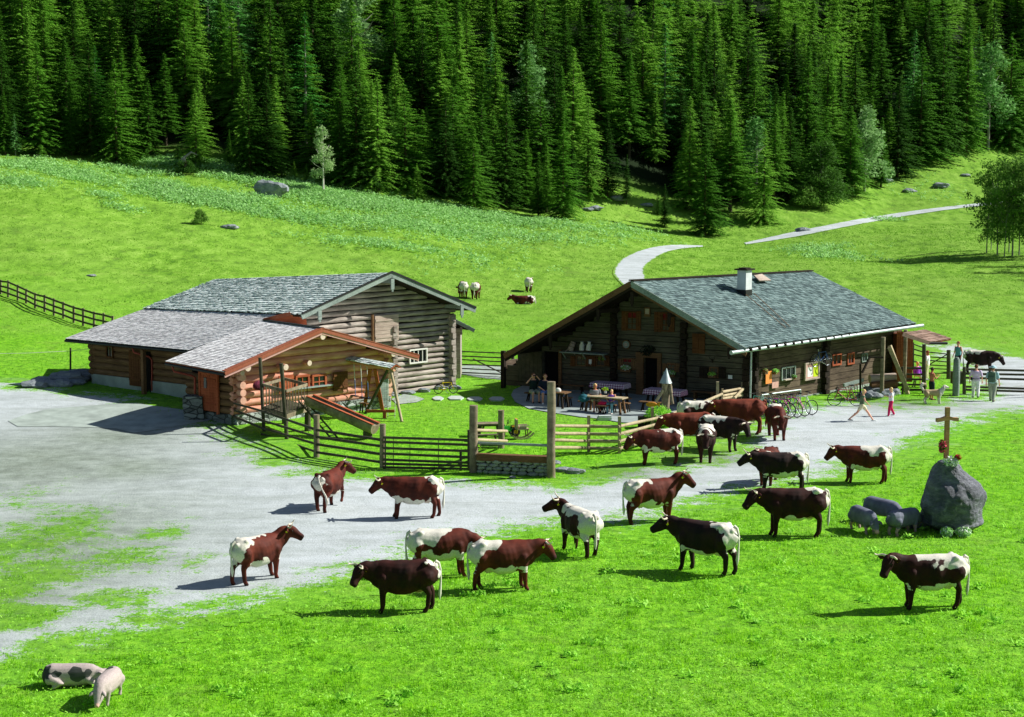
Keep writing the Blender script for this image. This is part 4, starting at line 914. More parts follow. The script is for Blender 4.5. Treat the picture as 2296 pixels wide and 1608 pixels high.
mb = MB(); mb.beam(A0+Vector((0, 0, .03)), AB+Vector((0, 0, .03)), .2, .05); hold(mb.build('ridge_board', 'dark_metal'), annexe)
# short red gable piece between annexe roof and barn
g0, g1, g2 = AB+Vector((0, 0, -.05)), B1+Vector((0, -.1, .0)), RL0+Vector((.2, .3, -.25)); mb = MB(); mb.add([AB+Vector((.0, .05, -1.2)), RL0+Vector((.3, .4, -1.5)), g2, g1, g0], [(0, 1, 2, 3, 4)]); hold(mb.build('gable_boarding', 'red_board'), annexe)
bbeam(AB+Vector((0, -.1, .02)), B1+Vector((0, -.12, .04)), .18, .06, 'fresh_shingle', .0, annexe)
# walls of the wing
hw = C0.z-.1; zb = .5*(L0.z+L1.z)
def lspan(z): return (0, LWg.L) if z < hw-.1 else None
mb = courses(MB(), zb+.5, .31, lspan, 'round', .175, .28); LWg.obj(mb, 'wing_wall', 'shaded_logs', barn)
mb = MB(); mb.box((LWg.L/2, 0, zb+.15), (LWg.L, .4, .8)); LWg.obj(mb, 'plinth', 'concrete', barn)
mb = MB(); mb.box((LWg.L/2, -.14, 1.5), (LWg.L-.1, .04, 2.3)); LWg.obj(mb, 'wall_filling', 'black_gap', barn)
EW = Wall(L0, L0+ev*1+Vector((.4, 1, 0))); mb = courses(MB(), .3, .34, lambda z: (0, 5) if z < hw else None, 'round', .175, .2); EW.obj(mb, 'wing_end_wall', 'shaded_logs', barn)
window(LWg, barn, 246, 775, 260, 801, 'ochre_board', .07, 1, 0, y=.2); board_panel(LWg, barn, 'stable_door', 298, 785, 327, 866, 'ochre_board', .24, 5, .06, label='tall boarded stable door')
mb = MB(); xa, za = LWg.loc(331, 790); xb, zb = LWg.loc(346, 880); mb.box(((xa+xb)/2, .2, zb+.95), (xb-xa, .06, 2.0)); LWg.obj(mb, 'doorway_shade', 'black_gap', barn)  # black slab on the uncut wall paints the shade of an opening
mb = MB(); mb.box((LWg.loc(349, 800)[0], .75, zb+.95), (.18, .18, 2.3)); LWg.obj(mb, 'eave_post', 'brown_board', barn)
def gutterline(p, q, parent, mat='dark_metal'):
    mb = MB(); mb.tube([Vector(p)+Vector((0, 0, -.12)), Vector(q)+Vector((0, 0, -.12))], .06, 8); hold(mb.build('gutter', mat), parent)
gutterline(C0, C1, barn); gutterline(D0, D1, annexe)
mb = MB(); d_ = L1.y-2; mb.tube([*[on_depth(u_, v_, L0.y*.45+L1.y*.55-.5) for u_, v_ in ((296, 776), (300, 790), (335, 800), (341, 808), (341, 876))]], .05, 8); hold(mb.build('downpipe', 'copper'), barn)
mb = MB(); mb.tube([*[on_depth(u_, v_, AW0.y-.6) for u_, v_ in ((386, 820), (390, 833), (428, 842), (437, 846), (437, 884))]], .05, 8); hold(mb.build('downpipe', 'copper'), annexe)
# annexe walls
ftA, axA, lxA, rxA = gable_top(AF, A0, D1, A1, .16); xrA = AF.loc(866, 900)[0]; xsA = np.linspace(0, xrA, 160); ztA = np.array([ftA(x) for x in xsA])
def aspan(z): ok = xsA[ztA > z]; return (float(ok.min()), float(ok.max())) if len(ok) > 4 else None
mb = courses(MB(), .5, .33, aspan, 'round', .175, .22); AF.obj(mb, 'front_wall', 'red_logs', annexe)
mb = MB(); mb.add([(0, -.1, 0), (xrA, -.1, 0), (xrA, -.1, ftA(xrA)), (axA, -.1, ftA(axA)), (0, -.1, ftA(0))], [(0, 1, 2, 3, 4)]); AF.obj(mb, 'wall_filling', 'black_gap', annexe)
mb = MB(); mb.box((xrA/2, .02, .22), (xrA+.2, .42, .62)); AF.obj(mb, 'stone_plinth', 'rubble', annexe)
mb = courses(MB(), .5, .33, lambda z: (0, AL.L) if z < 2.3 else None, 'round', .175, .15); AL.obj(mb, 'side_wall', 'shaded_logs', annexe)
mb = MB(); mb.box((AL.L/2, .0, .22), (AL.L, .36, .6)); AL.obj(mb, 'stone_plinth', 'dark_rubble', annexe)
mb = MB(); mb.box((AL.L/2, -.14, 1.2), (AL.L, .04, 2.4)); AL.obj(mb, 'wall_filling', 'black_gap', annexe)
Rw = Wall(AF.w(xrA, 0, 0), AF.w(xrA, 0, 0)+dA*4); mb = courses(MB(), .3, .33, lambda z: (0, 4) if z < 2.4 else None, 'round', .175, .2); Rw.obj(mb, 'right_wall', 'red_logs', annexe)
board_panel(AL, annexe, 'door', 460, 833, 496, 922, 'red_board', .24, 5, .06, label='vertically boarded reddish door with small pane')
mb = MB(); (x0, z1), (x1, z0) = AL.loc(458, 831), AL.loc(499, 925)
for x_ in (x0, x1): mb.box((x_, .26, (z0+z1)/2), (.1, .1, z1-z0+.1))
mb.box(((x0+x1)/2, .265, z1), (x1-x0, .1, .12)); AL.obj(mb, 'door_frame', 'red_board', annexe)
mb = MB(); x0, z0 = AL.loc(472, 857); mb.box((x0, .3, z0), (.16, .03, .45)); AL.obj(mb, 'door_pane', 'glass', annexe)
# butts of the crossing logs at both corners, stacked
mb = MB(); mbp = MB()
for i in range(6):
    z = .66+.33*i
    for (x_, y0, y1) in ((.12, -.1, .42), (xrA-.1, -.1, .42)): mb.tube([(x_, y0, z+.16), (x_, y1, z+.16)], .16, 12)
AF.obj(mb, 'log_ends', 'log_end', annexe)
for (u, v, r, dep) in ((787/2.01, 697/2.01, 25, 1), (185/2.01, 948/2.01, 28, 1), (490/2.01, 943/2.01, 25, .6), (1355/2.01, 835/2.01, 25, 1), (680/2.01, 910/2.01, 22, .45), (140/2.01, 990/2.01, 20, .5)):
    u_, v_ = (900+u)/1.784, (1000+v)/1.784; wl = Wall(AP0, AP1, 1.1*dep); x_, z_ = wl.loc(u_, v_); mb = MB(); rr = r*.2789*75/FPX; mb.tube([(x_, 0.0, z_), (x_, -1.1*dep-.1, z_)], rr, 14); mb.cur = 1; mb.tube([(x_, .012, z_), (x_, 0, z_)], rr*.99, 14); wl.obj(mb, 'purlin_end', ['red_logs', 'log_end_pale'], annexe)
nA = AF.y*.04
for q in (D1, A1):
    bbeam(q+nA, A0+nA, .16, .05, 'fresh_shingle', -.07, annexe); bbeam(q+nA*.2, A0+nA*.2, .10, .05, 'pink_board', -.2, annexe)
    mb = MB(); dd_ = (A0-q); L_ = dd_.length; nn = int(L_/.17)
    for i in range(nn): p = q+dd_*((i+.5)/nn)-nA*1.2+Vector((0, 0, .035)); mb.box(p, (.02+L_/nn*.86, .26, .03), Wall(q, A0).m.to_3x3() @ Matrix.Rotation(-math.atan2(dd_.z, Vector((dd_.x, dd_.y)).length), 3, 'Y'))
    hold(mb.build('verge_shingles', 'fresh_shingle'), annexe)
window(AF, annexe, 695, 842, 724, 868, 'red_board', .09, 1, 1, y=.2, label='right window of the pair'); window(AF, annexe, 658, 844, 686, 868, 'red_board', .09, 1, 1, y=.2)
board_panel(AF, annexe, 'shutter', 738, 834, 771, 872, 'ochre_board', .27, 4, .05); board_panel(AF, annexe, 'shutter', 616, 842, 650, 878, 'red_board', .27, 4, .05)
mb = MB(); (xa, za), (xb, zb) = AF.loc(652, 871), AF.loc(735, 871); mb.box(((xa+xb)/2, .27, za), (xb-xa, .22, .05)); AF.obj(mb, 'window_sill', 'zinc', annexe)
# corner of split grey boards and the hanging cloth at the right end of the annexe
(xa, za), (xb, zb) = AF.loc(838, 850), AF.loc(858, 905); mb = MB()
for i in range(4): mb.box((xa+(xb-xa)*(i+.5)/4, .42, (za+zb)/2), (.16, .03, za-zb+RB.uniform(-.1, .1)))
tag(AF.obj(mb, 'board_stack', 'grey_board'), 'upright grey planks leaning by the right end of the log annexe', 'planks')
x_, z_ = AF.loc(568, 862); mb = MB(); mb.sphere((x_, .42, z_), (.34, .12, .22), 12, 8); mb.sphere((x_+.12, .44, z_-.02), (.2, .12, .17), 10, 6); o = AF.obj(mb, 'wall_decoration', 'dark_flowers' if 'dark_flowers' in M else plain('dark_flowers', (110, 40, 62), .9, .5, 14)); tag(o, 'dark red wreath hanging on the reddish log wall of the annexe', 'wreath')
# stone pier with downpipe, low platform and retaining boulders in the shaded corner
p = G(440, 935); mb = MB()
for i in range(5): mb.box((p.x+RB.uniform(-.03, .03), p.y-.3, .12+.24*i), (.85, .8, .23), Matrix.Rotation(R(RB.uniform(-5, 5)), 3, 'Z'))
tag(mb.build('stone_pier', 'dark_rubble'), 'stacked stone pier under the copper downpipe beside the reddish door', 'stone pier')
p = G(392, 902); mb = MB(); mb.box((p.x, p.y, .22), (1.7, 1.2, .1)); mb.box((p.x, p.y, .08), (1.5, 1.0, .2)); tag(mb.build('trough_lid', 'dark_board'), 'low dark wooden cover on the ground in the shaded corner by the barn', 'wooden cover')
for i, (u, v, s) in enumerate(((80, 868, .5), (100, 862, .55), (118, 866, .4), (133, 858, .6), (155, 857, .7), (178, 850, .65), (196, 850, .6), (140, 866, .45), (170, 862, .4))):
    rock_obj('retaining_stone', G(u, v), (s*1.3, s, s*.7), ['leftmost stone of the low shaded bank beside the barn', 'rounded second stone of the bank beside the barn', 'small third stone of the bank beside the barn', 'pale stone amid the shaded bank beside the barn', 'biggest stone of the shaded bank beside the barn', 'stone second from the barn corner in the shaded bank', 'stone right at the barn corner in the shaded bank', 'small stone in front of the pale one in the bank', 'small stone in front of the biggest one in the bank'][i], 'stone', seed=i+20, sub=2, group='stones of the bank beside the barn')
# ================================================================ ANIMALS
def coatmat(name, dark, mid, white=(226, 222, 208)):
    m, t, b = newmat(name, .72, .2); g = coords(t); n = noise(t, g, 8.0, 5, .7); n2 = noise(t, g, 2.2, 2, .5)
    base = ramp(t, noise(t, g, 1.7, 3, .6), [(.35, lin(*dark)), (.65, lin(*mid))]).outputs[0]
    e = mth(t, 'ADD', attr(t, 'white'), mth(t, 'ADD', mth(t, 'MULTIPLY', mth(t, 'SUBTRACT', n, .5), .62), mth(t, 'MULTIPLY', mth(t, 'SUBTRACT', n2, .5), .5)))
    k = mth(t, 'MULTIPLY', mth(t, 'SUBTRACT', e, .47), 18); k.node.use_clamp = True
    wn = ramp(t, noise(t, g, 30, 2, .5), [(.3, lin(*[c*.88 for c in white])), (.7, lin(*white))]).outputs[0]
    c = mix(t, k, base, wn); dk = attr(t, 'dark'); c = mix(t, dk, c, lin(30, 20, 16)); c = mix(t, attr(t, 'pink'), c, lin(224, 176, 160)); t.links.new(c, b.inputs['Base Color'])
    bump(t, b, noise(t, g, 26, 3, .6), .15, .01); return m
coatmat('coat_chestnut', (58, 22, 15), (106, 44, 29)); coatmat('coat_red', (84, 34, 21), (132, 60, 38)); coatmat('coat_dark', (30, 13, 10), (64, 27, 21)); coatmat('coat_black', (24, 16, 14), (52, 30, 26))
coatmat('coat_pig', (56, 60, 58), (76, 80, 76), (186, 172, 168)); coatmat('coat_pig_grey', (84, 88, 104), (124, 128, 146)); coatmat('coat_dog', (160, 138, 100), (206, 186, 148))
plain('horn', (226, 214, 190), .35, .12, 5, .5); plain('ear_tag', (236, 226, 30), .5, .03); plain('eye', (14, 10, 8), .15, .05, 2, .6)
def remesh(mbs, voxel, iters=2, name='body'):
    me = bpy.data.meshes.new(name); me.from_pydata([tuple(v) for v in mbs.v], [], mbs.f); me.update()
    o = bpy.data.objects.new(name, me); COL.objects.link(o); r = o.modifiers.new('r', 'REMESH'); r.mode = 'VOXEL'; r.voxel_size = voxel; r.use_smooth_shade = True
    if iters: s_ = o.modifiers.new('s', 'SMOOTH'); s_.iterations = iters; s_.factor = .5
    dg = bpy.context.evaluated_depsgraph_get(); dg.update(); ev_ = o.evaluated_get(dg); m2 = bpy.data.meshes.new_from_object(ev_); m2.name = name
    bpy.data.objects.remove(o); bpy.data.meshes.remove(me); return m2
def joinmesh(me, mb, name):
    """append loose shapes (ears, tail tips, fingers) to a finished surface"""
    n = len(me.vertices); co = np.zeros(n*3, np.float32); me.vertices.foreach_get('co', co); V = [tuple(c) for c in co.reshape(-1, 3)]; F = [tuple(p.vertices) for p in me.polygons]
    F += [tuple(i+n for i in f) for f in mb.f]; V += [tuple(v) for v in mb.v]; m2 = bpy.data.meshes.new(name); m2.from_pydata(V, [], F); m2.polygons.foreach_set('use_smooth', [True]*len(F)); m2.update(); bpy.data.meshes.remove(me); return m2
def chain(mb, pts, rad, n=12, cap=True):
    """closed limb: tube with rounded ends"""
    mb.tube(pts, rad, n, True); 
    for p, r in ((pts[0], rad[0]), (pts[-1], rad[-1])):
        rr = r if not hasattr(r, '__len__') else min(r); mb.sphere(p, rr*.98, 10, 6)
    return mb
def loft(mb, secs, n=14):
    """secs: (centre, half width, half height, up vector) rings along a body"""
    vs, fs = [], []
    cs = [Vector(s_[0]) for s_ in secs]
    for i, (c, hw_, hh, up) in enumerate(secs):
        c = Vector(c); d = (cs[min(i+1, len(cs)-1)]-cs[max(i-1, 0)]).normalized(); up = Vector(up); up = (up-d*up.dot(d)).normalized(); sd_ = d.cross(up)
        for k in range(n):
            a = 2*math.pi*k/n; ca, sa = math.cos(a), math.sin(a); ex = .88; ca = math.copysign(abs(ca)**ex, ca); sa = math.copysign(abs(sa)**ex, sa); vs.append(c+sd_*ca*hw_+up*sa*hh)
    m_ = len(secs)
    for i in range(m_-1):
        for k in range(n): k2 = (k+1) % n; fs.append((i*n+k, i*n+k2, (i+1)*n+k2, (i+1)*n+k))
    fs.append(tuple(range(n))); fs.append(tuple(range((m_-1)*n, m_*n))[::-1]); mb.add(vs, fs, True); return mb
def dirv(yaw, pit): return Vector((math.cos(R(yaw))*math.cos(R(pit)), math.sin(R(yaw))*math.cos(R(pit)), math.sin(R(pit))))
def make_cow(u, v, head, label, coat='coat_chestnut', neck=(0, 18), face=(0, -38), W=dict(), legs=(0, 0, 0, 0), s=1.0, horns=1, tagc=True, lift=None, seed=0, group='pinzgau cattle', tail=0.0, name='cow', lying=False, hornlen=1.0, wb=.5):
    """head: compass of the body in degrees (0 = right in the photo, 90 = away). neck/face = (yaw, pitch) of neck and head relative to the body"""
    p = G(u, v); e = thing(name, p, label, 'cow', 'cattle of the herd', R(head)); e.scale = (s*.93, s*1.08, s*.99); rd_ = random.Random(seed+int(u))
    mb = MB(); Z = Vector((0, 0, 1)); fat = 1+rd_.uniform(-.04, .06)
    dz = 0 if not lying else -.62
    T = [(-.90, 1.13, .11, .14), (-.86, 1.09, .20, .23), (-.74, 1.05, .28, .32), (-.58, 1.005, .31, .37), (-.36, .97, .31, .39), (-.08, .895, .36, .46), (.20, .90, .34, .45), (.44, .945, .285, .415), (.62, .985, .25, .385), (.78, 1.03, .20, .335), (.88, 1.06, .14, .25)]
    loft(mb, [(Vector((x, 0, z+dz)), w_*fat, h_, Z) for x, z, w_, h_ in T], 18)
    # hip bones, withers, pin bones, brisket
    for sy in (-1, 1):
        mb.sphere((-.56, sy*.20, 1.29+dz), (.10, .07, .07)); mb.sphere((-.84, sy*.10, 1.20+dz), .075); mb.sphere((.58, sy*.15, 1.00+dz), (.17, .10, .24))
        mb.sphere((-.66, sy*.17, 1.0+dz), (.22, .13, .28))
    mb.sphere((.55, 0, 1.275+dz), (.22, .06, .07)); mb.sphere((.66, 0, .80+dz), (.16, .12, .16))
    n0 = Vector((.72, 0, 1.14+dz)); nd = dirv(*neck); n1 = n0+nd*.46; mid = n0.lerp(n1, .5)
    loft(mb, [(n0-nd*.12+Vector((0, 0, -.10)), .19, .28, Z), (n0+nd*.08+Vector((0, 0, -.07)), .175, .29, Z), (mid+Vector((0, 0, -.06)), .15, .26, Z), (n1-nd*.08, .13, .22, Z), (n1+nd*.04, .12, .165, Z)], 14)
    mb.tube([n0+Vector((0, 0, -.27)), mid+Vector((0, 0, -.2)), n1+Vector((0, 0, -.14))], [.06, .05, .03], 8)
    hd = dirv(neck[0]+face[0], face[1]-9); up = (Z-hd*hd.dot(Z)).normalized(); h0 = n1-hd*.02+up*.03
    loft(mb, [(h0-hd*.05, .10, .13, up), (h0+hd*.07, .142, .172, up), (h0+hd*.19, .140, .164, up), (h0+hd*.30, .112, .136, up), (h0+hd*.40, .104, .114, up), (h0+hd*.48, .114, .108, up), (h0+hd*.525, .086, .082, up)], 14)
    sdv = hd.cross(up)
    # legs
    if not lying:
        for i, (x, y, fr) in enumerate(((.60, .165, 1), (.60, -.165, 1), (-.66, .17, 0), (-.66, -.17, 0))):
            o_ = legs[i]; lf = 0
            if fr:
                if lift == i: chain(mb, [(x-.02, y, .92), (x+.06, y, .68), (x+.22, y, .50), (x+.16, y, .26), (x+.10, y, .17)], [.14, .10, .062, .048, .055], 10)
                else: chain(mb, [(x-.02, y, .92), (x-.03+o_*.15, y, .68), (x+.0+o_*.5, y, .41), (x+o_*.9, y*.95, .14), (x+.03+o_, y*.95, .055)], [.17, .135, .08, .058, .064], 10); mb.sphere((x+o_*.5, y, .41), .072, 8, 6); mb.tube([(x+.03+o_, y*.95, .10), (x+.06+o_, y*.95, 0.0)], [.05, .066], 10)
            else:
                chain(mb, [(x+.04, y, .96), (x+.13+o_*.2, y, .73), (x-.06+o_*.5, y, .50), (x-.06+o_*.9, y*.92, .15), (x-.02+o_, y*.92, .055)], [.23, .16, .084, .062, .064], 10); mb.sphere((x-.075+o_*.5, y, .51), .06, 8, 6); mb.tube([(x-.02+o_, y*.92, .10), (x+.02+o_, y*.92, 0.0)], [.05, .068], 10)
        mb.sphere((-.40, 0, .63), (.19, .155, .14), 12, 8)
        for a, c in ((-.34, .07), (-.34, -.07), (-.45, .07), (-.45, -.07)): mb.tube([(a, c, .58), (a, c, .46)], [.028, .016], 6)
    else:
        for sy in (-1, 1): chain(mb, [(.62, sy*.17, .30), (.80, sy*.22, .14), (.52, sy*.22, .07)], [.12, .08, .05], 8); chain(mb, [(-.6, sy*.22, .30), (-.2, sy*.30, .16), (-.5, sy*.34, .07)], [.18, .10, .05], 8)
    me = remesh(mb, .030, 2, 'body')
    nv = len(me.vertices); co = np.zeros(nv*3, np.float32); no = np.zeros(nv*3, np.float32); me.vertices.foreach_get('co', co); me.vertices.foreach_get('normal', no); co = co.reshape(-1, 3); no = no.reshape(-1, 3); zz_ = co[:, 2]-dz
    rib = np.sin((co[:, 0]+.25*(zz_-1))*44)*.0016*((co[:, 0] > -.30) & (co[:, 0] < .42) & (zz_ > .72) & (zz_ < 1.22))
    lump = np.array([mnoise.noise(Vector(c)*4.2+Vector((seed, 0, 0))) for c in co])*.014
    me.vertices.foreach_set('co', (co+no*(rib+lump*(zz_ > .55))[:, None]).ravel())
    ex = MB()
    tx = -.93; tw = tail
    tp = [(-.84, 0, 1.30+dz), (-.93, .0, 1.26+dz), (-.975, tw*.15, 1.10+dz), (-.985, tw*.5, .86+dz), (-.97, tw*.9, .62+dz), (-.95, tw, .45+dz), (-.95, tw*.97, .30+dz)] if not lying else [(-.84, 0, .68), (-.95, 0, .6), (-1.0, .1, .35), (-1.0, .3, .08)]
    ex.tube(tp, [.05, .036, .028, .024, .034, .048, .014][:len(tp)] if not lying else [.05, .035, .03, .03], 8); nt_ = len(ex.v)
    for sy in (-1, 1):
        q = h0+hd*.01+sdv*sy*.115+up*.03; od = (sdv*sy+up*-.10-hd*.05).normalized(); w_ = (hd*.9+up*-.3).normalized(); tk = od.cross(w_)
        pts = []
        for f, ww in ((0, .022), (.3, .052), (.62, .058), (.88, .035), (1, .006)): pts.append((q+od*.23*f, ww*1.15))
        vs = []; fs = []
        for j, (c, ww) in enumerate(pts): vs += [c+w_*ww, c+tk*.016*(1-.6*j/4), c-w_*ww, c-tk*.016*(1-.6*j/4)]
        for j in range(4):
            for k in range(4): fs.append((j*4+k, j*4+(k+1) % 4, (j+1)*4+(k+1) % 4, (j+1)*4+k))
        ex.add(vs, fs, True)
    nb = len(me.vertices); me = joinmesh(me, ex, 'body'); n = len(me.vertices); co = np.zeros(n*3, np.float32); me.vertices.foreach_get('co', co); co = co.reshape(-1, 3)
    x, y, z = co[:, 0], co[:, 1], co[:, 2]-dz
    # white markings: band along the back, rump and thighs, belly, brisket (float field, thresholded in the material with noise)
    back0 = W.get('back0', .1); bw = W.get('bw', .16); rump = W.get('rump', .55); belly = W.get('belly', .70)-.04; sp = W.get('spot', 0)
    nz = np.array([mnoise.noise(Vector((c[0]*2.3+seed*3.1, c[1]*2.3, c[2]*2.3+seed)))*.62+mnoise.noise(Vector((c[0]*6+seed, c[1]*6+seed*1.7, c[2]*6)))*.38 for c in co])
    bwe = (bw+.05)*np.clip((back0-x)/.55, 0, 1)**.6+rump*.22*np.clip((-x-.50)/.35, 0, 1)
    f = np.where(bwe > .03, (bwe-(1.36-z)+nz*.36)/.30+.42, 0)*np.clip((back0-x)/.12, 0, 1)
    on_body = (x < .95)
    fr = ((-x-(.88-.20*rump))+nz*.24)/.24+.42; fr = np.where((z > .44) & (rump > .12), fr, 0)
    fb = ((belly-z)+nz*.34)/.26+.42; fb = np.where((x > -.55) & (x < W.get('bfront', .80)) & (z > .45) & (np.abs(y) < .45), fb, 0)
    legm = ((z < .60) & (np.abs(y) > .075) & (((x > .35)) | (x < -.5)) & (np.abs(y) < .45) & (x < 1.0))
    fw = np.clip(np.maximum.reduce([f*on_body, fr, fb, 0*x]), 0, 1.15); fw = np.where(legm, np.where(z > .52, fw*.5, 0), fw)
    if W.get('front'): fw = np.maximum(fw, np.clip(1-np.hypot((x-W['front'])/.17, (z-.66)/.24)+nz*.4, 0, 1)*1.4*(x > 0))
    if W.get('neckw'): fw = np.maximum(fw, 1.3*np.clip(1-np.hypot((x-.66)/.2, (z-1.25)/.22)+nz*.5, 0, 1)*(z > .9))
    if sp: fw = fw+sp*np.exp(-((x+.15)/.4)**2)*np.clip((z-.8)/.3, 0, 1)
    if W.get('all'): fw = np.maximum(fw, W['all'])
    if lying: fw = np.maximum(fw*.8, 0)
    dh = ((co-np.array(h0))@np.array(hd)); near = np.linalg.norm(co-np.array(h0+hd*.2), axis=1) < .42
    fw = np.where(near & (dh > -.05), W.get('face', 0), fw)
    fw[nb:nb+nt_] = W.get('tail', 1.1)
    dark = np.zeros(n); dark[(z+dz) < .075] = .8; dark = np.maximum(dark, np.where(near & (dh > .44), .55, 0))
    pink = np.zeros(n); ud = np.hypot(np.hypot((x+.40)/.2, y/.17), (z-.62)/.17) < 1.0; pink[ud & (z < .60)] = .35
    for k_, a_ in (('white', fw), ('dark', dark), ('pink', pink)): at = me.attributes.new(k_, 'FLOAT', 'POINT'); at.data.foreach_set('value', a_.astype(np.float32))
    me.materials.append(M[coat]); b = bpy.data.objects.new('body', me); COL.objects.link(b); b.parent = e
    if horns:
        for sy in (-1, 1):
            q = h0-hd*.02+up*.085+sdv*sy*.06; L = .17*(.6+.4*hornlen)
            hm = MB(); hm.tube([q, q+sdv*sy*L*.6+up*.01, q+sdv*sy*L*1.15+up*L*.25+hd*.05, q+sdv*sy*L*1.35+up*L*.7+hd*.07, q+sdv*sy*L*1.2+up*L*1.1+hd*.06], [.032, .029, .023, .015, .005], 8); ho = hm.build('horn', 'horn'); ho.parent = e
    if tagc:
        q = h0+hd*.02+sdv*.21+up*-.03; tm = MB(); tm.beam(q-up*.035, q+up*.035, .012, .055, hd); to = tm.build('ear_tag', 'ear_tag'); to.parent = e
        q = h0+hd*.02-sdv*.21+up*-.03; tm = MB(); tm.beam(q-up*.035, q+up*.035, .012, .055, hd); to = tm.build('ear_tag', 'ear_tag'); to.parent = e
    for sy in (-1, 1):
        em = MB(); em.sphere(h0+hd*.16+sdv*sy*.122+up*.055, .024, 8, 6); eo = em.build('eye', 'eye'); eo.parent = e
    if lying: e.location.z -= .0
    return e
cw = make_cow
S1 = dict(back0=.35, bw=.12, rump=.75, belly=.72)
cw(577, 1304, 47, 'reddish cow with a white back standing lowest on the road, head turned right', neck=(-18, 30), face=(-30, -22), W=dict(back0=.4, bw=.10, rump=.9, belly=.74, front=.72), legs=(.1, -.02, -.12, .1), hornlen=1.3, seed=1, s=.95)
cw(738, 1141, 72, 'red brown cow seen from behind with a lifted foreleg and swishing white tail', 'coat_chestnut', neck=(-16, 34), face=(-36, -30), W=dict(back0=-.75, bw=.05, rump=.2, belly=.68), legs=(0, 0, .1, -.12), lift=1, tail=-.30, seed=2, s=.95)
cw(932, 1161, 182, 'chestnut cow facing left on the road just below the wide gate', neck=(0, 4), face=(8, -34), W=dict(back0=-.25, bw=.10, rump=.6, belly=.70), legs=(.02, .1, .1, -.12), seed=3)
cw(985, 1293, 6, 'cow with broad white back standing behind the dark cow, head hidden to the right', neck=(-4, -22), face=(-5, -55), W=dict(back0=.45, bw=.30, rump=1.0, belly=.84), legs=(0, .1, .1, -.05), seed=4)
cw(1126, 1323, 7, 'large brown cow with white rump facing right at the road edge, head lowered', neck=(0, 6), face=(-8, -45), W=dict(back0=.1, bw=.18, rump=1.1, belly=.74), legs=(-.05, .05, .08, -.1), s=1.01, seed=5)
cw(908, 1371, 184, 'dark cow in front with white tail, facing left and looking at the camera', 'coat_dark', neck=(8, 2), face=(28, -48), W=dict(back0=-.45, bw=.08, rump=.25, belly=.60), legs=(.02, -.02, .12, -.05), s=1.0, seed=6)
cw(1301, 1241, 117, 'cow seen obliquely from behind with tall horns, white back and dark flanks', 'coat_dark', neck=(18, 24), face=(40, -18), W=dict(back0=.62, bw=.18, rump=1.15, belly=.76, neckw=1), legs=(.1, 0, -.06, .1), hornlen=1.7, seed=7)
cw(1458, 1172, 22, 'chestnut cow on the road edge facing right with a long white tail', neck=(-6, 30), face=(-20, -32), W=dict(back0=.05, bw=.09, rump=.7, belly=.72), legs=(.06, -.03, .06, -.1), s=1.05, seed=8)
cw(1583, 1283, 146, 'black brown cow facing away left in the middle of the meadow with white rump stripe', 'coat_black', neck=(10, 8), face=(20, -22), W=dict(back0=.0, bw=.07, rump=.85, belly=.66), legs=(.06, -.1, .04, -.1), s=1.08, seed=9, hornlen=1.2)
cw(1783, 1203, 180, 'long dark brown cow facing left on the grass with pale tail, left of the pigs', 'coat_dark', neck=(0, 2), face=(22, -36), W=dict(back0=-.15, bw=.06, rump=.35, belly=.66), legs=(0, .05, .1, -.03), s=1.12, seed=10)
cw(1752, 1101, 180, 'dark cow with white back facing left at the far road edge, hiding another cow', 'coat_black', neck=(0, 6), face=(0, -26), W=dict(back0=-.05, bw=.14, rump=.7, belly=.74), legs=(.05, 0, .05, -.1), s=1.02, seed=11, hornlen=1.4)
cw(1723, 1083, -108, 'brown cow with a white collar half hidden behind the dark white backed cow', 'coat_chestnut', neck=(-30, 26), face=(-48, -20), W=dict(back0=-.9, bw=.02, rump=0, belly=.55, neckw=1), s=.92, seed=12)
cw(1940, 1083, 178, 'brown and white spotted cow facing left at the upper grass edge, nearest the cross', neck=(0, 6), face=(0, -38), W=dict(back0=.30, bw=.22, rump=.65, belly=.76, front=.55), legs=(-.02, .04, .1, -.1), seed=13, hornlen=1.5)
cw(2088, 1363, 184, 'cow alone at lower right with white back and dark blotches, facing the camera side', 'coat_dark', neck=(6, 14), face=(34, -46), W=dict(back0=.55, bw=.20, rump=.85, belly=.76, spot=.12), legs=(.02, -.03, .1, -.12), s=1.04, seed=14, hornlen=1.35)
cw(1478, 1041, 192, 'chestnut cow with white hindquarters standing by the fence, head low to the left', neck=(4, -14), face=(0, -46), W=dict(back0=.35, bw=.10, rump=.55, belly=.64, front=.7), legs=(.04, -.04, .06, -.06), seed=15)
cw(1550, 1004, 186, 'reddish cow behind the others at the fence, lowering its head to the left', 'coat_red', neck=(2, -4), face=(0, -44), W=dict(back0=-.8, bw=.03, rump=.1, belly=.55), legs=(.03, -.03, 0, 0), s=1.06, seed=16)
cw(1582, 1033, -97, 'dark cow with white withers walking straight towards the camera', 'coat_dark', neck=(0, -2), face=(0, -58), W=dict(back0=.75, bw=.16, rump=.3, belly=.60, neckw=1), legs=(.03, -.05, 0, 0), seed=17)
cw(1612, 1010, -32, 'nearly black cow with a white back, turned right beside the one facing the camera', 'coat_black', neck=(-8, -6), face=(-14, -52), W=dict(back0=.45, bw=.13, rump=.5, belly=.66), legs=(.03, -.05, 0, 0), s=1.03, seed=18, hornlen=1.2)
cw(1664, 974, 181, 'tall red brown cow facing left in front of the inn, left of the bicycles', 'coat_red', neck=(2, -2), face=(0, -36), W=dict(back0=-.8, bw=.02, rump=.05, belly=.60, bfront=-.1, tail=.1), legs=(0, .05, .1, -.05), s=1.12, seed=19)
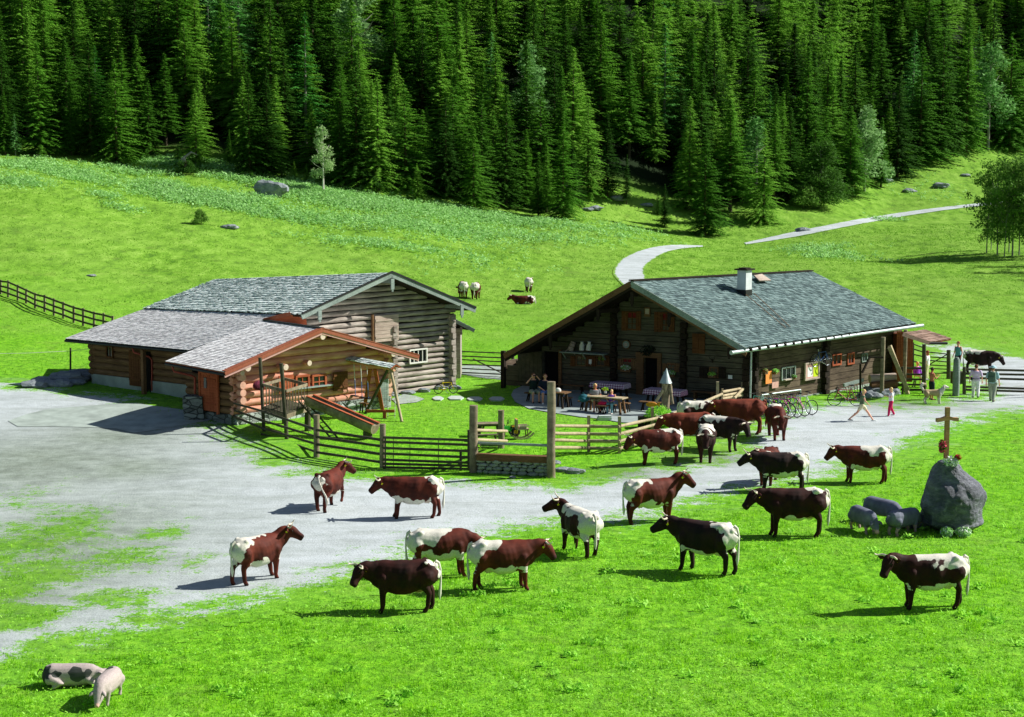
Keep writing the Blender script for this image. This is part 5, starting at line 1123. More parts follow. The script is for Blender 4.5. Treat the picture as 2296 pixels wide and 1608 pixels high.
cw(1741, 983, -88, 'red brown cow walking towards the camera in front of the parked bicycles', 'coat_chestnut', neck=(-4, -18), face=(0, -62), W=dict(back0=.1, bw=.07, rump=.1, belly=.60), legs=(.04, -.06, 0, 0), s=1.02, seed=20)
cw(1568, 972, 4, 'cow with white back behind the reddish one, its horned head turned right', 'coat_dark', neck=(-4, 4), face=(-10, -30), W=dict(back0=.6, bw=.15, rump=.5, belly=.66), s=1.04, seed=21)
cw(1038, 668, 100, 'pale backed cow grazing just right of the barn roof', 'coat_red', neck=(20, -50), face=(0, -70), W=dict(back0=.3, bw=.2, rump=.9, belly=.75), tagc=False, seed=22)
cw(1067, 670, 82, 'white and brown cow seen from behind, right of the one grazing by the barn roof', 'coat_chestnut', neck=(30, -40), face=(0, -60), W=dict(back0=.3, bw=.2, rump=.8, belly=.75), tagc=False, seed=23)
cw(1185, 654, 95, 'whitish cow standing farthest in the meadow between the two houses', 'coat_chestnut', neck=(-20, 0), face=(0, -40), W=dict(back0=.6, bw=.5, rump=1.2, belly=.9), tagc=False, seed=24, s=.9)
cw(1176, 682, 183, 'brown cow lying in the meadow between the two houses', 'coat_chestnut', neck=(0, 18), face=(0, -30), W=dict(back0=-.2, bw=.12, rump=.5, belly=.80), tagc=False, lying=True, seed=25, s=.95)
cw(2196, 838, -20, 'black cow with white back behind the rail fence at the right', 'coat_black', neck=(0, -20), face=(0, -50), W=dict(back0=.45, bw=.13, rump=.35, belly=.60), seed=26)

def make_pig(u, v, head, label, coat='coat_pig_grey', s=1.0, lying=False, nk=(0, -18), seed=0, spots=()):
    p = G(u, v); e = thing('pig', p, label, 'pig', 'pigs', R(head)); e.scale = (s, s, s); mb = MB(); Z = Vector((0, 0, 1)); dz = -.20 if lying else 0
    T = [(-.62, .50, .07, .09), (-.58, .49, .15, .17), (-.45, .47, .21, .235), (-.2, .44, .225, .25), (.1, .44, .22, .25), (.32, .45, .20, .235), (.46, .46, .16, .20), (.55, .45, .12, .15)]
    loft(mb, [(Vector((x, 0, z+dz)), w_, h_, Z) for x, z, w_, h_ in T], 16); hd = dirv(*nk); n0 = Vector((.48, 0, .45+dz)); up = (Z-hd*hd.dot(Z)).normalized()
    loft(mb, [(n0, .14, .17, up), (n0+hd*.14, .13, .15, up), (n0+hd*.26, .105, .12, up), (n0+hd*.36, .07, .08, up), (n0+hd*.44, .052, .055, up), (n0+hd*.47, .055, .058, up)], 12); sdv = hd.cross(up)
    if not lying:
        for x, y in ((.34, .12), (.34, -.12)): chain(mb, [(x, y, .38), (x, y, .22), (x+.01, y, .10), (x+.03, y, .02)], [.10, .062, .04, .042], 8)
        for x, y in ((-.44, .13), (-.44, -.13)): chain(mb, [(x, y, .40), (x+.05, y, .24), (x-.05, y, .13), (x-.01, y, .02)], [.14, .07, .042, .044], 8)
    else:
        for sy in (-1, 1): chain(mb, [(.34, sy*.14, .18), (.50, sy*.18, .08), (.66, sy*.17, .04)], [.09, .06, .04], 8); chain(mb, [(-.42, sy*.18, .2), (-.2, sy*.25, .09), (-.36, sy*.27, .04)], [.14, .08, .04], 8)
    me = remesh(mb, .020, 2); ex = MB(); a = Vector((-.62, 0, .56+dz)); ex.tube([a, a+Vector((-.06, .03, .02)), a+Vector((-.10, -.01, -.03)), a+Vector((-.12, .03, -.10))], [.016, .013, .011, .005], 6)
    for sy in (-1, 1):
        q = n0+hd*.12+sdv*sy*.09+up*.10; od = (hd*.75+sdv*sy*.55+up*.25).normalized(); w_ = sdv.cross(od).cross(od).normalized(); w_ = (sdv*.9-hd*.3*sy).normalized(); tk = od.cross(w_)
        vs = []; fs = []
        for j, (f, ww) in enumerate(((0, .05), (.4, .06), (.8, .035), (1, .004))): c = q+od*.17*f-up*.05*f*f; vs += [c+w_*ww, c+tk*.01, c-w_*ww, c-tk*.01]
        for j in range(3):
            for k in range(4): fs.append((j*4+k, j*4+(k+1) % 4, (j+1)*4+(k+1) % 4, (j+1)*4+k))
        ex.add(vs, fs, True)
    me = joinmesh(me, ex, 'body'); n = len(me.vertices); co = np.zeros(n*3, np.float32); me.vertices.foreach_get('co', co); co = co.reshape(-1, 3)
    fw = np.full(n, 1.2 if coat == 'coat_pig' else 0.0)
    for (cx, cy, cz, r) in spots: fw = np.minimum(fw, np.clip((np.linalg.norm(co-np.array((cx, cy, cz+dz)), axis=1)-r*(1+.5*np.array([mnoise.noise(Vector(c)*7) for c in co])))/.08, -.5, 1)+.4)
    dh = (co-np.array(n0))@np.array(hd); pk = np.where((dh > .40) & (np.linalg.norm(co-np.array(n0+hd*.45), axis=1) < .12), .8, 0.)
    if coat != 'coat_pig': pk = np.maximum(pk, np.where(co[:, 2] < .22, .45, 0))
    for k_, a_ in (('white', fw), ('dark', np.zeros(n)), ('pink', pk)): at = me.attributes.new(k_, 'FLOAT', 'POINT'); at.data.foreach_set('value', np.asarray(a_, np.float32))
    me.materials.append(M[coat]); b = bpy.data.objects.new('body', me); COL.objects.link(b); b.parent = e
    for sy in (-1, 1): em = MB(); em.sphere(n0+hd*.22+sdv*sy*.095+up*.04, .014, 6, 5); em.build('eye', 'eye').parent = e
    return e
make_pig(1936, 1192, -72, 'grey blue pig nosing the grass, leftmost of the three by the rock', s=1.08, nk=(0, -48), seed=1)
make_pig(1978, 1172, -52, 'grey blue pig standing behind the two others by the rock', s=1.12, nk=(0, -30), seed=2)
make_pig(2026, 1196, 40, 'grey blue pig beside the rock with its rump to the others', s=1.12, nk=(10, -35), seed=3)
make_pig(162, 1537, 6, 'pink and black pig lying on its belly in the lower left grass', 'coat_pig', 1.0, True, (-12, -12), 4, ((-.5, 0, .42, .27), (.14, -.15, .50, .16), (.36, -.16, .52, .08), (.5, .1, .62, .07)))
make_pig(242, 1572, -96, 'pink pig with black back spots standing in the lower left corner', 'coat_pig', .92, False, (4, -46), 5, ((-.3, -.08, .66, .11), (-.2, -.22, .5, .12), (.1, -.26, .45, .12), (-.5, .1, .6, .06), (.56, 0, .40, .09)))
# shaggy dog by the gate
def make_dog(u, v, head, label):
    p = G(u, v); e = thing('dog', p, label, 'dog', None, R(head)); mb = MB(); Z = Vector((0, 0, 1))
    loft(mb, [(Vector((x, 0, z)), w_, h_, Z) for x, z, w_, h_ in ((-.42, .56, .08, .09), (-.34, .54, .13, .14), (-.1, .53, .125, .135), (.14, .52, .15, .17), (.3, .55, .13, .17), (.38, .60, .09, .12))], 12)
    chain(mb, [(.34, 0, .62), (.46, 0, .76)], [.12, .09], 10); loft(mb, [((.42, 0, .80), .075, .085, Z), ((.50, 0, .82), .08, .085, Z), ((.58, 0, .79), .055, .06, Z), ((.68, 0, .76), .035, .038, Z)], 10)
    for x, y in ((.24, .09), (.27, -.09)): chain(mb, [(x, y, .5), (x-.02, y, .3), (x, y, .12), (x+.03, y, .02)], [.09, .05, .034, .038], 8)
    for x, y in ((-.32, .09), (-.28, -.09)): chain(mb, [(x, y, .5), (x+.04, y, .34), (x-.07, y, .2), (x-.03, y, .02)], [.11, .06, .032, .038], 8)
    chain(mb, [(-.42, 0, .62), (-.54, 0, .80), (-.48, 0, .93), (-.38, 0, .92)], [.04, .075, .085, .06], 8); me = remesh(mb, .018, 1); ex = MB()
    for sy in (-1, 1): ex.tube([(.44, sy*.06, .86), (.44, sy*.11, .82), (.45, sy*.11, .73)], [.02, .035, .012], 6)
    me = joinmesh(me, ex, 'body'); n = len(me.vertices); co = np.zeros(n*3, np.float32); me.vertices.foreach_get('co', co); co = co.reshape(-1, 3); fw = np.clip(np.where((co[:, 0] > .25) | (co[:, 0] < -.42) | (co[:, 2] < .3), .9, .1), 0, 1)
    for k_, a_ in (('white', fw*1.0), ('dark', np.where((co[:, 0] > .655), 1., 0)), ('pink', np.zeros(n))): at = me.attributes.new(k_, 'FLOAT', 'POINT'); at.data.foreach_set('value', np.asarray(a_, np.float32))
    me.materials.append(M['coat_dog']); b = bpy.data.objects.new('body', me); COL.objects.link(b); b.parent = e; e.scale = (1.1, 1.1, 1.05); return e
make_dog(2092, 906, -6, 'shaggy sandy dog with a curled pale tail standing by the gate')
# ================================================================ FENCES, GATES AND POSTS
def post(u, v, vt, r, label, mat='fence_wood', name='fence_post', grp=None, sq=False, lean=0, y=None):
    p = G(u, v); t = on_depth(u+lean, vt, p.y); mb = MB(); a = Vector((0, 0, -.15)); b = t-p
    if sq: mb.beam(a, b, r*1.7, r*1.7, (0, 1, 0))
    else: mb.log(a, b, r, 10, .07, r*.92)
    return tag(mb.build(name, mat, origin=None, parent=None), label, 'post', grp) if False else _at(mb, name, mat, p, label, 'post', grp)
def _at(mb, name, mat, p, label, cat, grp=None):
    o = mb.build(name, mat); o.location = p; return tag(o, label, cat, grp)
def fence(name, label, cat, posts, rails, pmat='fence_wood', rmat='fence_wood', pr=.09, rr=.045, pname='post', grp=None, sq=False, board=False, proto=None):
    """posts: (u, v base, v top[, radius]); rails: lists of (u, v) read at the posts' depth (third value = post index or a depth)"""
    P = [(G(q[0], q[1]), q) for q in posts]; c = sum((p for p, _ in P), Vector())/len(P); e = thing(name, (P[0][0].x, P[0][0].y, P[0][0].z), label, cat, grp)
    for p, q in P:
        t = on_depth(q[0], q[2], p.y); r = q[3] if len(q) > 3 else pr
        if r <= 0: continue
        mb = MB()
        if sq: mb.beam(p-Vector((0, 0, .1)), t, r*1.8, r*1.8, (0, 1, 0))
        else: mb.log(p-Vector((0, 0, .1)), t, r, 9, .06, r*.93)
        hold(mb.build(pname, pmat), e)
    for rl in rails:
        pts = [on_depth(a[0], a[1], (P[a[2]][0].y-.06 if isinstance(a[2], int) else a[2])) for a in rl]; mb = MB(); r = rr
        for a, b in zip(pts, pts[1:]):
            d = (b-a).normalized()*.06
            if board: mb.beam(a-d, b+d, .045, r*2, (0, 0, 1))
            else: mb.log(a-d, b+d, r, 8, .1, r*RB.uniform(.85, 1.05))
        hold(mb.build('rail', rmat), e)
    return e
# playground fence along the yard
fence('rail_fence', 'long round pole fence from the log annexe along the yard to the wide gate', 'fence', [(522, 951, 900, .05), (588, 978, 912, 0), (709.5, 1026, 930, .12), (858, 1050, 951, .12)],
      [[(521, 903, 0), (588, 922, 1), (709.5, 964, 2), (858, 987, 3)], [(521, 918, 0), (588, 943, 1), (709.5, 979.5, 2), (858, 1001, 3)], [(521, 933, 0), (588, 960, 1), (709.5, 996, 2), (858, 1019, 3)], [(588, 974, 1), (642, 990, 1), (709.5, 1014, 2), (858, 1037, 3)]], rr=.055, rmat='fence_dark')
g = G(1040, 1056); Y0, Y1 = G(862, 1052).y, G(1050, 1056).y
fence('field_gate', 'wide dark barred gate hanging between the round post and the tall post', 'gate', [(864, 1052, 980, .03), (882, 1051, 981, .012), (919, 1052, 983, .012), (983, 1053, 985, .014), (1033, 1055, 1012, .05), (1051, 1056, 964, .055)],
      [[(862, 981, Y0), (1050, 987, Y1)], [(862, 991, Y0), (1050, 997.6, Y1)], [(862, 1004.6, Y0), (1050, 1011.5, Y1)], [(862, 1017, Y0), (1050, 1025.5, Y1)], [(862, 1030.7, Y0), (1050, 1037.7, Y1)], [(862, 1040, Y0), (1050, 1044.6, Y1)], [(862, 1048, Y0), (1050, 1051.6, Y1)]], 'fence_dark', 'fence_dark', rr=.045, sq=True, board=True, pname='upright')
post(1062, 1060, 909, .17, 'thick tall post at the right end of the wide dark gate', 'fence_wood', 'gate_post'); post(1236, 1072, 856, .165, 'tallest bark patched post, standing between the stone wall and the pale rail fence', 'fence_wood', 'gate_post')
post(1123.6, 1005, 920, .135, 'stumpy round post beside the toy tractor', 'fence_wood')
P1_, P2_ = G(1062, 1060), G(1236, 1072)
for (v0, v1, lab) in ((964.5, 967, 'upper short rail between the thick gate post and the stumpy post'), (986, 989, 'lower short rail between the thick gate post and the stumpy post')):
    a, b = on_depth(1064, v0, P1_.y+.1), on_depth(1136, v1, G(1123.6, 1005).y-.15); mb = MB(); mb.log(Vector(), b-a, .06, 9); _at(mb, 'rail', 'fence_pale', a, lab, 'rail')
a, b = on_depth(1070, 993, P1_.y), on_depth(1232, 999, P2_.y); mb = MB(); mb.log(Vector(), b-a, .05, 9, .03); _at(mb, 'rail', 'grey_board', a, 'long grey pole between the two tallest posts above the stone wall', 'rail')
# low dry stone wall with a log on top
e = thing('stone_wall', G(1150, 1066), 'low dry stone wall capped by a squared log between the two tallest posts', 'wall'); a, b = G(1072, 1062), G(1228, 1069); dw = (b-a); lw = dw.length; rd3 = random.Random(9)
mb = MB(); ta, tb_ = on_depth(1070, 1024, a.y), on_depth(1231, 1030, b.y); mb.beam(ta, tb_, .32, .24); hold(mb.build('capping_log', 'dark_board' if False else 'brown_board'), e)
mb = MB(); mb.box(a.lerp(b, .5)+Vector((0, .18, .2)), (lw, .1, .7), Matrix.Rotation(math.atan2(dw.y, dw.x), 3, 'Z')); hold(mb.build('wall_core', 'black_gap'), e)
plain('wall_rock', (150, 158, 144), .9, .25, 5, bmp=.4); z = 0; row = 0
while z < ta.z-.12:
    h = rd3.uniform(.12, .2); x = rd3.uniform(-.1, 0)
    while x < lw:
        w_ = rd3.uniform(.22, .5); c = a+dw*min(1, (x+w_/2)/lw)+Vector((0, rd3.uniform(-.04, .04), z+h/2)); o = rock_obj('wall_stone', c, (w_*.5, .16, h*.78), None, seed=row*31+int(x*17), sub=2, rough=.16, flat=0, mat='wall_rock'); hold(o, e, Matrix.Translation(c)); x += w_*.95
    z += h*.9; row += 1
# pale rail fence on the right of the tall post
yb = G(1664, 905).y
fence('rail_fence', 'pale four rail fence bending towards the inn behind the cows', 'fence', [(1240, 1030, 955, 0), (1320, 1014, 932, .07), (1389, 1017, 934, .07), (1463, 985, 913, .06), (1538, 950, 897, .05), (1558, 942, 896, .05), (1609, 918, 856, .07), (1620, 915, 872, .05), (1664, 905, 857, .05)],
      [[(1240, 955, 0), (1320, 956, 1), (1387, 957, 2), (1480, 936, 3)], [(1240, 972, 0), (1320, 973, 1), (1387, 974, 2), (1480, 950, 3)], [(1240, 987, 0), (1320, 989, 1), (1388, 990, 2), (1480, 965, 3)], [(1240, 1004, 0), (1320, 1005, 1), (1389, 1006, 2), (1480, 981, 3)], [(1553, 913, 5), (1618, 884, 6)], [(1480, 936, 3), (1553, 913, 5)], [(1620, 879, 7), (1666, 870.6, 8)], [(1620, 888, 7), (1664, 880, 8)], [(1620, 894, 7), (1665, 886, 8)], [(1647, 893, 7), (1667, 871, 8)]], 'fence_pale', 'fence_pale', rr=.068, sq=True)
# long fence climbing the left pasture
LP = [(5,240,355),(65,245,380),(142,280,405),(210,312,430),(282,345,470),(358,362,498),(432,390,528),(508,418,552),(592,450,587),(668,468,612),(755,495,635),(832,508,655),(905,530,672)]
LP = [(x*.2789, 560.5+b*.2789, 560.5+a*.2789) for x, a, b in LP]
LP = [(-70, 650, 600), (-34, 655, 614)]+LP; rails = []
for k, f in enumerate((.90, .56, .22)): rails.append([(u, v*(1-f)+t*f, i) for i, (u, v, t) in enumerate(LP)])
fence('pasture_fence', 'dark three rail fence running down the left hillside to the barn', 'fence', LP, rails, 'fence_wood', 'fence_dark', pr=.07, rr=.06, sq=True, board=True)
# wire fence
e = thing('wire_fence', G(158, 832), 'single dark stake with a white wire left of the barn', 'wire fence'); p = G(158, 832); mb = MB(); mb.log(p, on_depth(158, 780, p.y), .05, 8); hold(mb.build('stake', 'fence_dark'), e)
q = on_depth(158, 787, p.y); mb = MB(); mb.tube([on_depth(-60, 794, p.y-1), on_depth(60, 792, p.y), q, on_depth(205, 782, p.y+1)], .012, 5); hold(mb.build('wire', 'white_paint'), e)
# gate between the two houses
ya, yb_ = G(1027, 838).y, G(1140, 846).y
fence('field_gate', 'slender pole gate with a diagonal brace between barn and inn', 'gate', [(1027, 838, 780, .10), (1139, 848, 786, .09), (1150, 848, 788, .09)], [[(1027, a, ya), (1139, b, yb_)] for a, b in ((788, 792), (798, 803), (806, 812), (817, 821), (826, 831), (835, 840))]+[[(1063, 806, ya), (1136, 842, yb_)]], 'fence_dark', 'fence_dark', rr=.035)
# corral at the right
yc = G(2072, 880).y; yg = G(2122, 843).y
fence('corral_fence', 'dark board fence in front of the shirtless man by the inn corner', 'fence', [(2024, 884, 822, .05), (2072, 882, 772, .11)], [[(2022, v, yc), (2072, v+1, yc)] for v in (825, 839, 850, 862, 873)], 'fence_dark', 'fence_dark', rr=.05, board=True)
fence('field_gate', 'small braced gate standing open beside the broad grey slab post', 'gate', [(2076, 846, 789, .04), (2127, 850, 785, .12)], [[(2076, a, yg+1), (2123, b, yg)] for a, b in ((789, 794), (800, 802.6), (807.5, 811.7), (818, 820.7), (826, 828), (837, 837))]+[[(2083, 818, yg+1), (2122, 795.6, yg)]], 'fence_dark', 'fence_dark', rr=.032)
fence('corral_fence', 'pole fence sloping down behind the red boarded annexe', 'fence', [(2048, 830, 768, .05), (2072, 838, 778, .05)], [[(2044, a, yg+3), (2072, b, yg+3)] for a, b in ((770.5, 780), (781.7, 790), (794, 800), (809.6, 815))], 'fence_dark', 'fence_dark', rr=.04)
yr = G(2162, 884).y
fence('field_gate', 'long dark rail gate running out of the right edge of the photo', 'gate', [(2162, 884, 823, .09), (2234, 886, 829, .03), (2330, 890, 826, .08)], [[(2162, 828, yr), (2335, 832, yr)], [(2162, 838, yr), (2335, 841, yr)], [(2162, 847, yr), (2335, 852, yr)], [(2162, 867, yr), (2335, 873, yr)], [(2162, 874, yr), (2335, 879, yr)]], 'fence_dark', 'fence_dark', rr=.055, board=True)
p = G(2143, 888); mb = MB(); t = on_depth(2143, 801, p.y).z-p.z; mb.tube([(0, 0, -.1), (0, 0, t*.5), (0, 0, t*.93), (0, 0, t)], [(.23, .17), (.24, .18), (.22, .16), (.10, .08)], 12); mb.box((0, -.02, t*.9), (.2, .3, .1)); _at(mb, 'slab_post', 'grey_board', p, 'broad weathered grey slab post the woman stands behind', 'post')
# ================================================================ PLAYGROUND
T1, T2, T3 = G(592, 968), G(643, 985), G(690, 966); T4 = T1+T3-T2; e = thing('play_tower', T2, 'wooden play tower platform with slatted railing on tall poles', 'play tower')
fz = 1.05; rz_ = 2.0
for p, zt_, r in ((T1, on_depth(583, 802, T1.y).z, .075), (T2, on_depth(630, 815, T2.y).z, .085)): mb = MB(); mb.log(p, (p.x-(.12 if p is T1 else .18), p.y, zt_), r, 9); hold(mb.build('pole', 'fence_dark'), e)
for p in (T3, T4): mb = MB(); mb.log(p, (p.x, p.y, fz), .14, 9); hold(mb.build('stump', 'fence_dark'), e)
mb = MB()
for i in range(8): f = (i+.5)/8; mb.beam(Vector((0, 0, fz))+T1.lerp(T2, f), Vector((0, 0, fz))+T4.lerp(T3, f), .24, .05)
hold(mb.build('platform', 'fence_dark'), e)
mb = MB()
for a, b in ((T1, T2), (T2, T3), (T3, T4), (T4, T1)): mb.beam(Vector((a.x, a.y, fz-.1)), Vector((b.x, b.y, fz-.1)), .06, .18)
hold(mb.build('floor_frame', 'fence_wood'), e)
for a, b in ((T1, T2), (T2, T3), (T3, T4), (T4, T1)):
    mb = MB(); mb.beam(Vector((a.x, a.y, rz_)), Vector((b.x, b.y, rz_)), .05, .12)
    L = (b-a).length
    for i in range(int(L/.27)+1):
        q = a.lerp(b, i/max(1, int(L/.27))); mb.box((q.x, q.y, (fz+rz_)/2), (.03, .03, rz_-fz))
    hold(mb.build('railing', 'fence_wood'), e)
a, b = on_depth(668, 897, T3.y-.4), G(745, 986); a2, b2 = on_depth(677, 890, T3.y), G(760, 985); e = thing('ladder', b, 'narrow wooden ladder leaning from the grass up to the play tower', 'ladder')
for p, q in ((a, b), (a2, b2)): mb = MB(); mb.beam(p, q, .04, .07); hold(mb.build('side_rail', 'fence_dark'), e)
for i in range(1, 10): f = i/10; mb = MB(); mb.beam(a.lerp(b, f), a2.lerp(b2, f), .04, .03); hold(mb.build('rung', 'fence_wood'), e)
a, b = on_depth(694, 893, T3.y-.6), on_depth(842, 957, G(842, 985).y); e = thing('log_slide', G(842, 985), 'big hollowed log slide sloping down from the play tower', 'slide'); d = (b-a).normalized(); up = Vector((0, 0, 1)); sd2 = d.cross(up).normalized(); up = sd2.cross(d)
mb = MB(); vs, fs = [], []; K = 14
for i in range(9):
    c = a.lerp(b, i/8); rr = .34*(1+.04*math.sin(i*2.1))
    for k in range(K+1): an = math.pi*.90+math.pi*1.20*k/K; vs.append(c+sd2*math.cos(an)*rr+up*(math.sin(an)*rr))
    for k in range(K+1): an = math.pi*.90+math.pi*1.20*(K-k)/K; vs.append(c+sd2*math.cos(an)*rr*.62+up*(math.sin(an)*rr*.16+.09))
M_ = 2*(K+1)
for i in range(8):
    for k in range(M_): fs.append((i*M_+k, i*M_+(k+1) % M_, (i+1)*M_+(k+1) % M_, (i+1)*M_+k))
fs += [tuple(range(M_)), tuple(range(8*M_, 9*M_))[::-1]]; mb.add(vs, fs, False); hold(mb.build('log_trough', 'fence_wood'), e)
mb = MB()
for s_ in (-1, 1): mb.beam(a+sd2*s_*.25+up*.135, b+sd2*s_*.25+up*.135, .13, .03, up)
hold(mb.build('trough_edge', 'red_board'), e); q = a.lerp(b, .88); mb = MB(); mb.log((q.x, q.y, -.05), (q.x, q.y, q.z-.15), .2, 9); hold(mb.build('support', 'fence_dark'), e)
# swing under its own small roof
s0, s1 = on_depth(766, 806, 77.0), on_depth(874, 826, G(860, 935).y); e = thing('swing_frame', G(860, 935), 'roofed wooden swing frame with blue ropes in front of the log annexe', 'swing'); ds = (s1-s0).normalized(); sp = ds.cross(Vector((0, 0, 1))).normalized()
mb = MB(); mb.log(s0, s1+ds*.3, .10, 10); hold(mb.build('beam', 'red_logs'), e)
up2 = Vector((0, 0, .24)); shingles('roof', s0+sp*.32+Vector((0, 0, .08)), s1+ds*.4+sp*.32+Vector((0, 0, .08)), s1+ds*.4+up2, s0+up2, .11, .2, 'silver_shingle', e, .03, 'red_board'); shingles('roof', s1+ds*.4-sp*.32+Vector((0, 0, .08)), s0-sp*.32+Vector((0, 0, .08)), s0+up2, s1+ds*.4+up2, .11, .2, 'silver_shingle', e, .03, 'red_board')
for u, v, mt, r in ((819, 928, 'fence_dark', .07), (901, 946, 'fence_pale', .07)): mb = MB(); p = G(u, v); mb.log(p, s1+Vector((0, 0, .12))+(s1-p).normalized()*.1, r, 8); hold(mb.build('leg', mt), e)
for u, v, ut in ((817, 919, 830), (858, 922, 841)): mb = MB(); mb.beam(G(u, v), on_depth(ut, 828, s1.y+.5), .16, .06); hold(mb.build('brace_plank', 'red_board'), e)
mb = MB(); q = G(862, 938); mb.beam(on_depth(822, 922, q.y), on_depth(884, 922, q.y), .10, .12); mb.beam(G(862, 938), on_depth(862, 920, q.y), .14, .2); hold(mb.build('cross_board', 'red_board'), e)
plain('blue_rope', (86, 128, 190), .8, .1); plain('white_rope', (214, 222, 214), .8, .1)
for i, f in enumerate((.13, .26, .40, .53)):
    p = s0.lerp(s1, f)+Vector((0, 0, -.1)); mb = MB(); mb.tube([p, p+Vector((.03, 0, -.75))], .02, 6); mb.cur = 1; mb.tube([p+Vector((.03, 0, -.75)), p+Vector((.05, 0, -1.45))], .02, 6); hold(mb.build('rope', ['white_rope', 'blue_rope']), e)
for f in (.195, .465):
    p = s0.lerp(s1, f)+Vector((.05, 0, -1.57)); mb = MB(); mb.beam(p-ds*.34, p+ds*.34, .16, .04); hold(mb.build('seat', 'dark_board'), e)
# small rope ladder right of the swing
e = thing('rope_ladder', G(877, 932), 'thin rope ladder hanging at the right of the swing frame', 'ladder'); q = G(877, 938)
for u in (869, 885): mb = MB(); mb.tube([on_depth(u+2, 850, q.y+.2), on_depth(u, 937, q.y)], .014, 5); hold(mb.build('rope', 'white_rope'), e)
for v in (870, 884, 898, 911, 923, 933): mb = MB(); mb.tube([on_depth(868, v, q.y), on_depth(887, v-1, q.y)], .016, 6); hold(mb.build('rung', 'fence_pale'), e)
# stepping stones
plain('flagstone', (184, 194, 190), .9, .12, 4, bmp=.2)
for i, (u0, u1, v) in enumerate(((969, 995, 895), (1004, 1040, 894), (1047, 1082, 896), (1096, 1131, 896))):
    P = [G(u, v + dv) for u, dv in ((u0, 0), (u0+8, -4), (u1-8, -4), (u1, 0), (u1-7, 4), (u0+6, 4))]; c = sum(P, Vector())/6; mb = MB(); mb.prism([p-c+Vector((0, 0, -.04)) for p in P], (0, 0, 0), (0, 0, .10)); _at(mb, 'stepping_stone', 'flagstone', c, ['leftmost stepping stone in the grass below the yellow bicycle', 'widest stepping stone, right of the leftmost one', 'third stepping stone at the edge of the roof shadow', 'stepping stone lying in shade nearest the terrace'][i], 'stepping stone', 'stepping stones')
# ================================================================ BICYCLES
plain('tyre', (28, 26, 26), .8, .1); plain('chrome', (190, 200, 205), .3, .1, 4, .6, .8); plain('saddle', (22, 20, 22), .6, .1)
for n_, c in (('bike_silver', (190, 205, 205)), ('bike_pink', (230, 70, 180)), ('bike_green', (60, 130, 100)), ('bike_blue', (30, 70, 130)), ('bike_red', (160, 24, 44)), ('bike_yellow', (240, 205, 20)), ('bike_teal', (90, 160, 150))): plain(n_, c, .35, .05, 3, .5)
def make_bike(label, col, r=.34, s=1.0, group=None):
    e = thing('bicycle', (0, 0, 0), label, 'bicycle', group); B = 1.04*s
    A, F_, BB, ST, HT = Vector((-B/2, 0, r)), Vector((B/2, 0, r)), Vector((-.08*s, 0, r-.05)), Vector((-.24*s, 0, r+.50*s)), Vector((.34*s, 0, r+.46*s))
    HB = Vector((.37*s, 0, r+.34*s)); mb = MB(); t = .018
    for a, b in ((BB, ST), (ST+(BB-ST)*.12, HT), (BB, HB), (HT, HB)): mb.tube([a, b], t, 8)
    for y in (-.05, .05): mb.tube([A+Vector((0, y, 0)), BB+Vector((0, y*.5, 0))], .010, 6); mb.tube([A+Vector((0, y, 0)), ST+(BB-ST)*.12], .010, 6)
    mb.build('frame', col).parent = e
    mb = MB()
    for y in (-.045, .045): mb.tube([HB+Vector((0, y*.6, 0)), F_+Vector((0, y, 0))], .013, 6)
    mb.build('fork', col).parent = e
    for c, nm in ((A, 'wheel'), (F_, 'wheel')):
        mb = MB(); mb.torus(c, r-.03, .011, 'y', 28, 5)
        for k in range(14): a = 2*math.pi*k/14; mb.tube([c+Vector((0, .02*(-1)**k, 0)), c+Vector((math.cos(a)*(r-.035), 0, math.sin(a)*(r-.035)))], .0025, 3, False)
        mb.tube([c+Vector((0, -.04, 0)), c+Vector((0, .04, 0))], .022, 8); w_ = mb.build('wheel', 'chrome'); w_.parent = e
        mb = MB(); mb.torus(c, r-.018, .021, 'y', 28, 6); mb.build('tyre', 'tyre').parent = w_
    mb = MB(); mb.tube([ST, ST+Vector((-.03, 0, .14*s))], .012, 6); mb.build('seat_post', 'chrome').parent = e
    mb = MB(); mb.sphere(ST+Vector((-.05, 0, .17*s)), (.13, .075, .03), 10, 6); mb.sphere(ST+Vector((.06, 0, .17*s)), (.09, .03, .022), 8, 6); mb.build('saddle', 'saddle').parent = e
    mb = MB(); mb.tube([HT, HT+Vector((.02, 0, .10*s))], .013, 6); mb.tube([HT+Vector((.0, -.29, .12*s)), HT+Vector((.05, -.14, .10*s)), HT+Vector((.05, .14, .10*s)), HT+Vector((.0, .29, .12*s))], .012, 6)
    mb.build('handlebar', 'saddle').parent = e
    mb = MB(); mb.torus(BB+Vector((0, -.05, 0)), .085, .008, 'y', 18, 5); mb.tube([BB+Vector((0, -.07, 0)), BB+Vector((.12, -.09, -.12))], .011, 6); mb.tube([BB+Vector((0, .07, 0)), BB+Vector((-.12, .09, .12))], .011, 6); mb.box(BB+Vector((.12, -.13, -.12)), (.09, .08, .02)); mb.box(BB+Vector((-.12, .13, .12)), (.09, .08, .02)); mb.build('crank', 'chrome').parent = e
    return e
rack = [(1819, 931, 'bike_silver', 'silver bicycle at the right end of the rack'), (1803, 934, 'bike_pink', 'pink framed bicycle second from the right in the rack'), (1786, 937, 'bike_green', 'green bicycle third from the right in the rack'), (1770, 938, 'bike_pink', 'pink bicycle in the middle of the rack'), (1755, 938, 'bike_blue', 'dark blue bicycle left of the rack middle'), (1739, 935, 'bike_silver', 'silver bicycle left of the dark blue one in the rack'), (1722, 932, 'bike_teal', 'teal bicycle at the left end of the rack')]
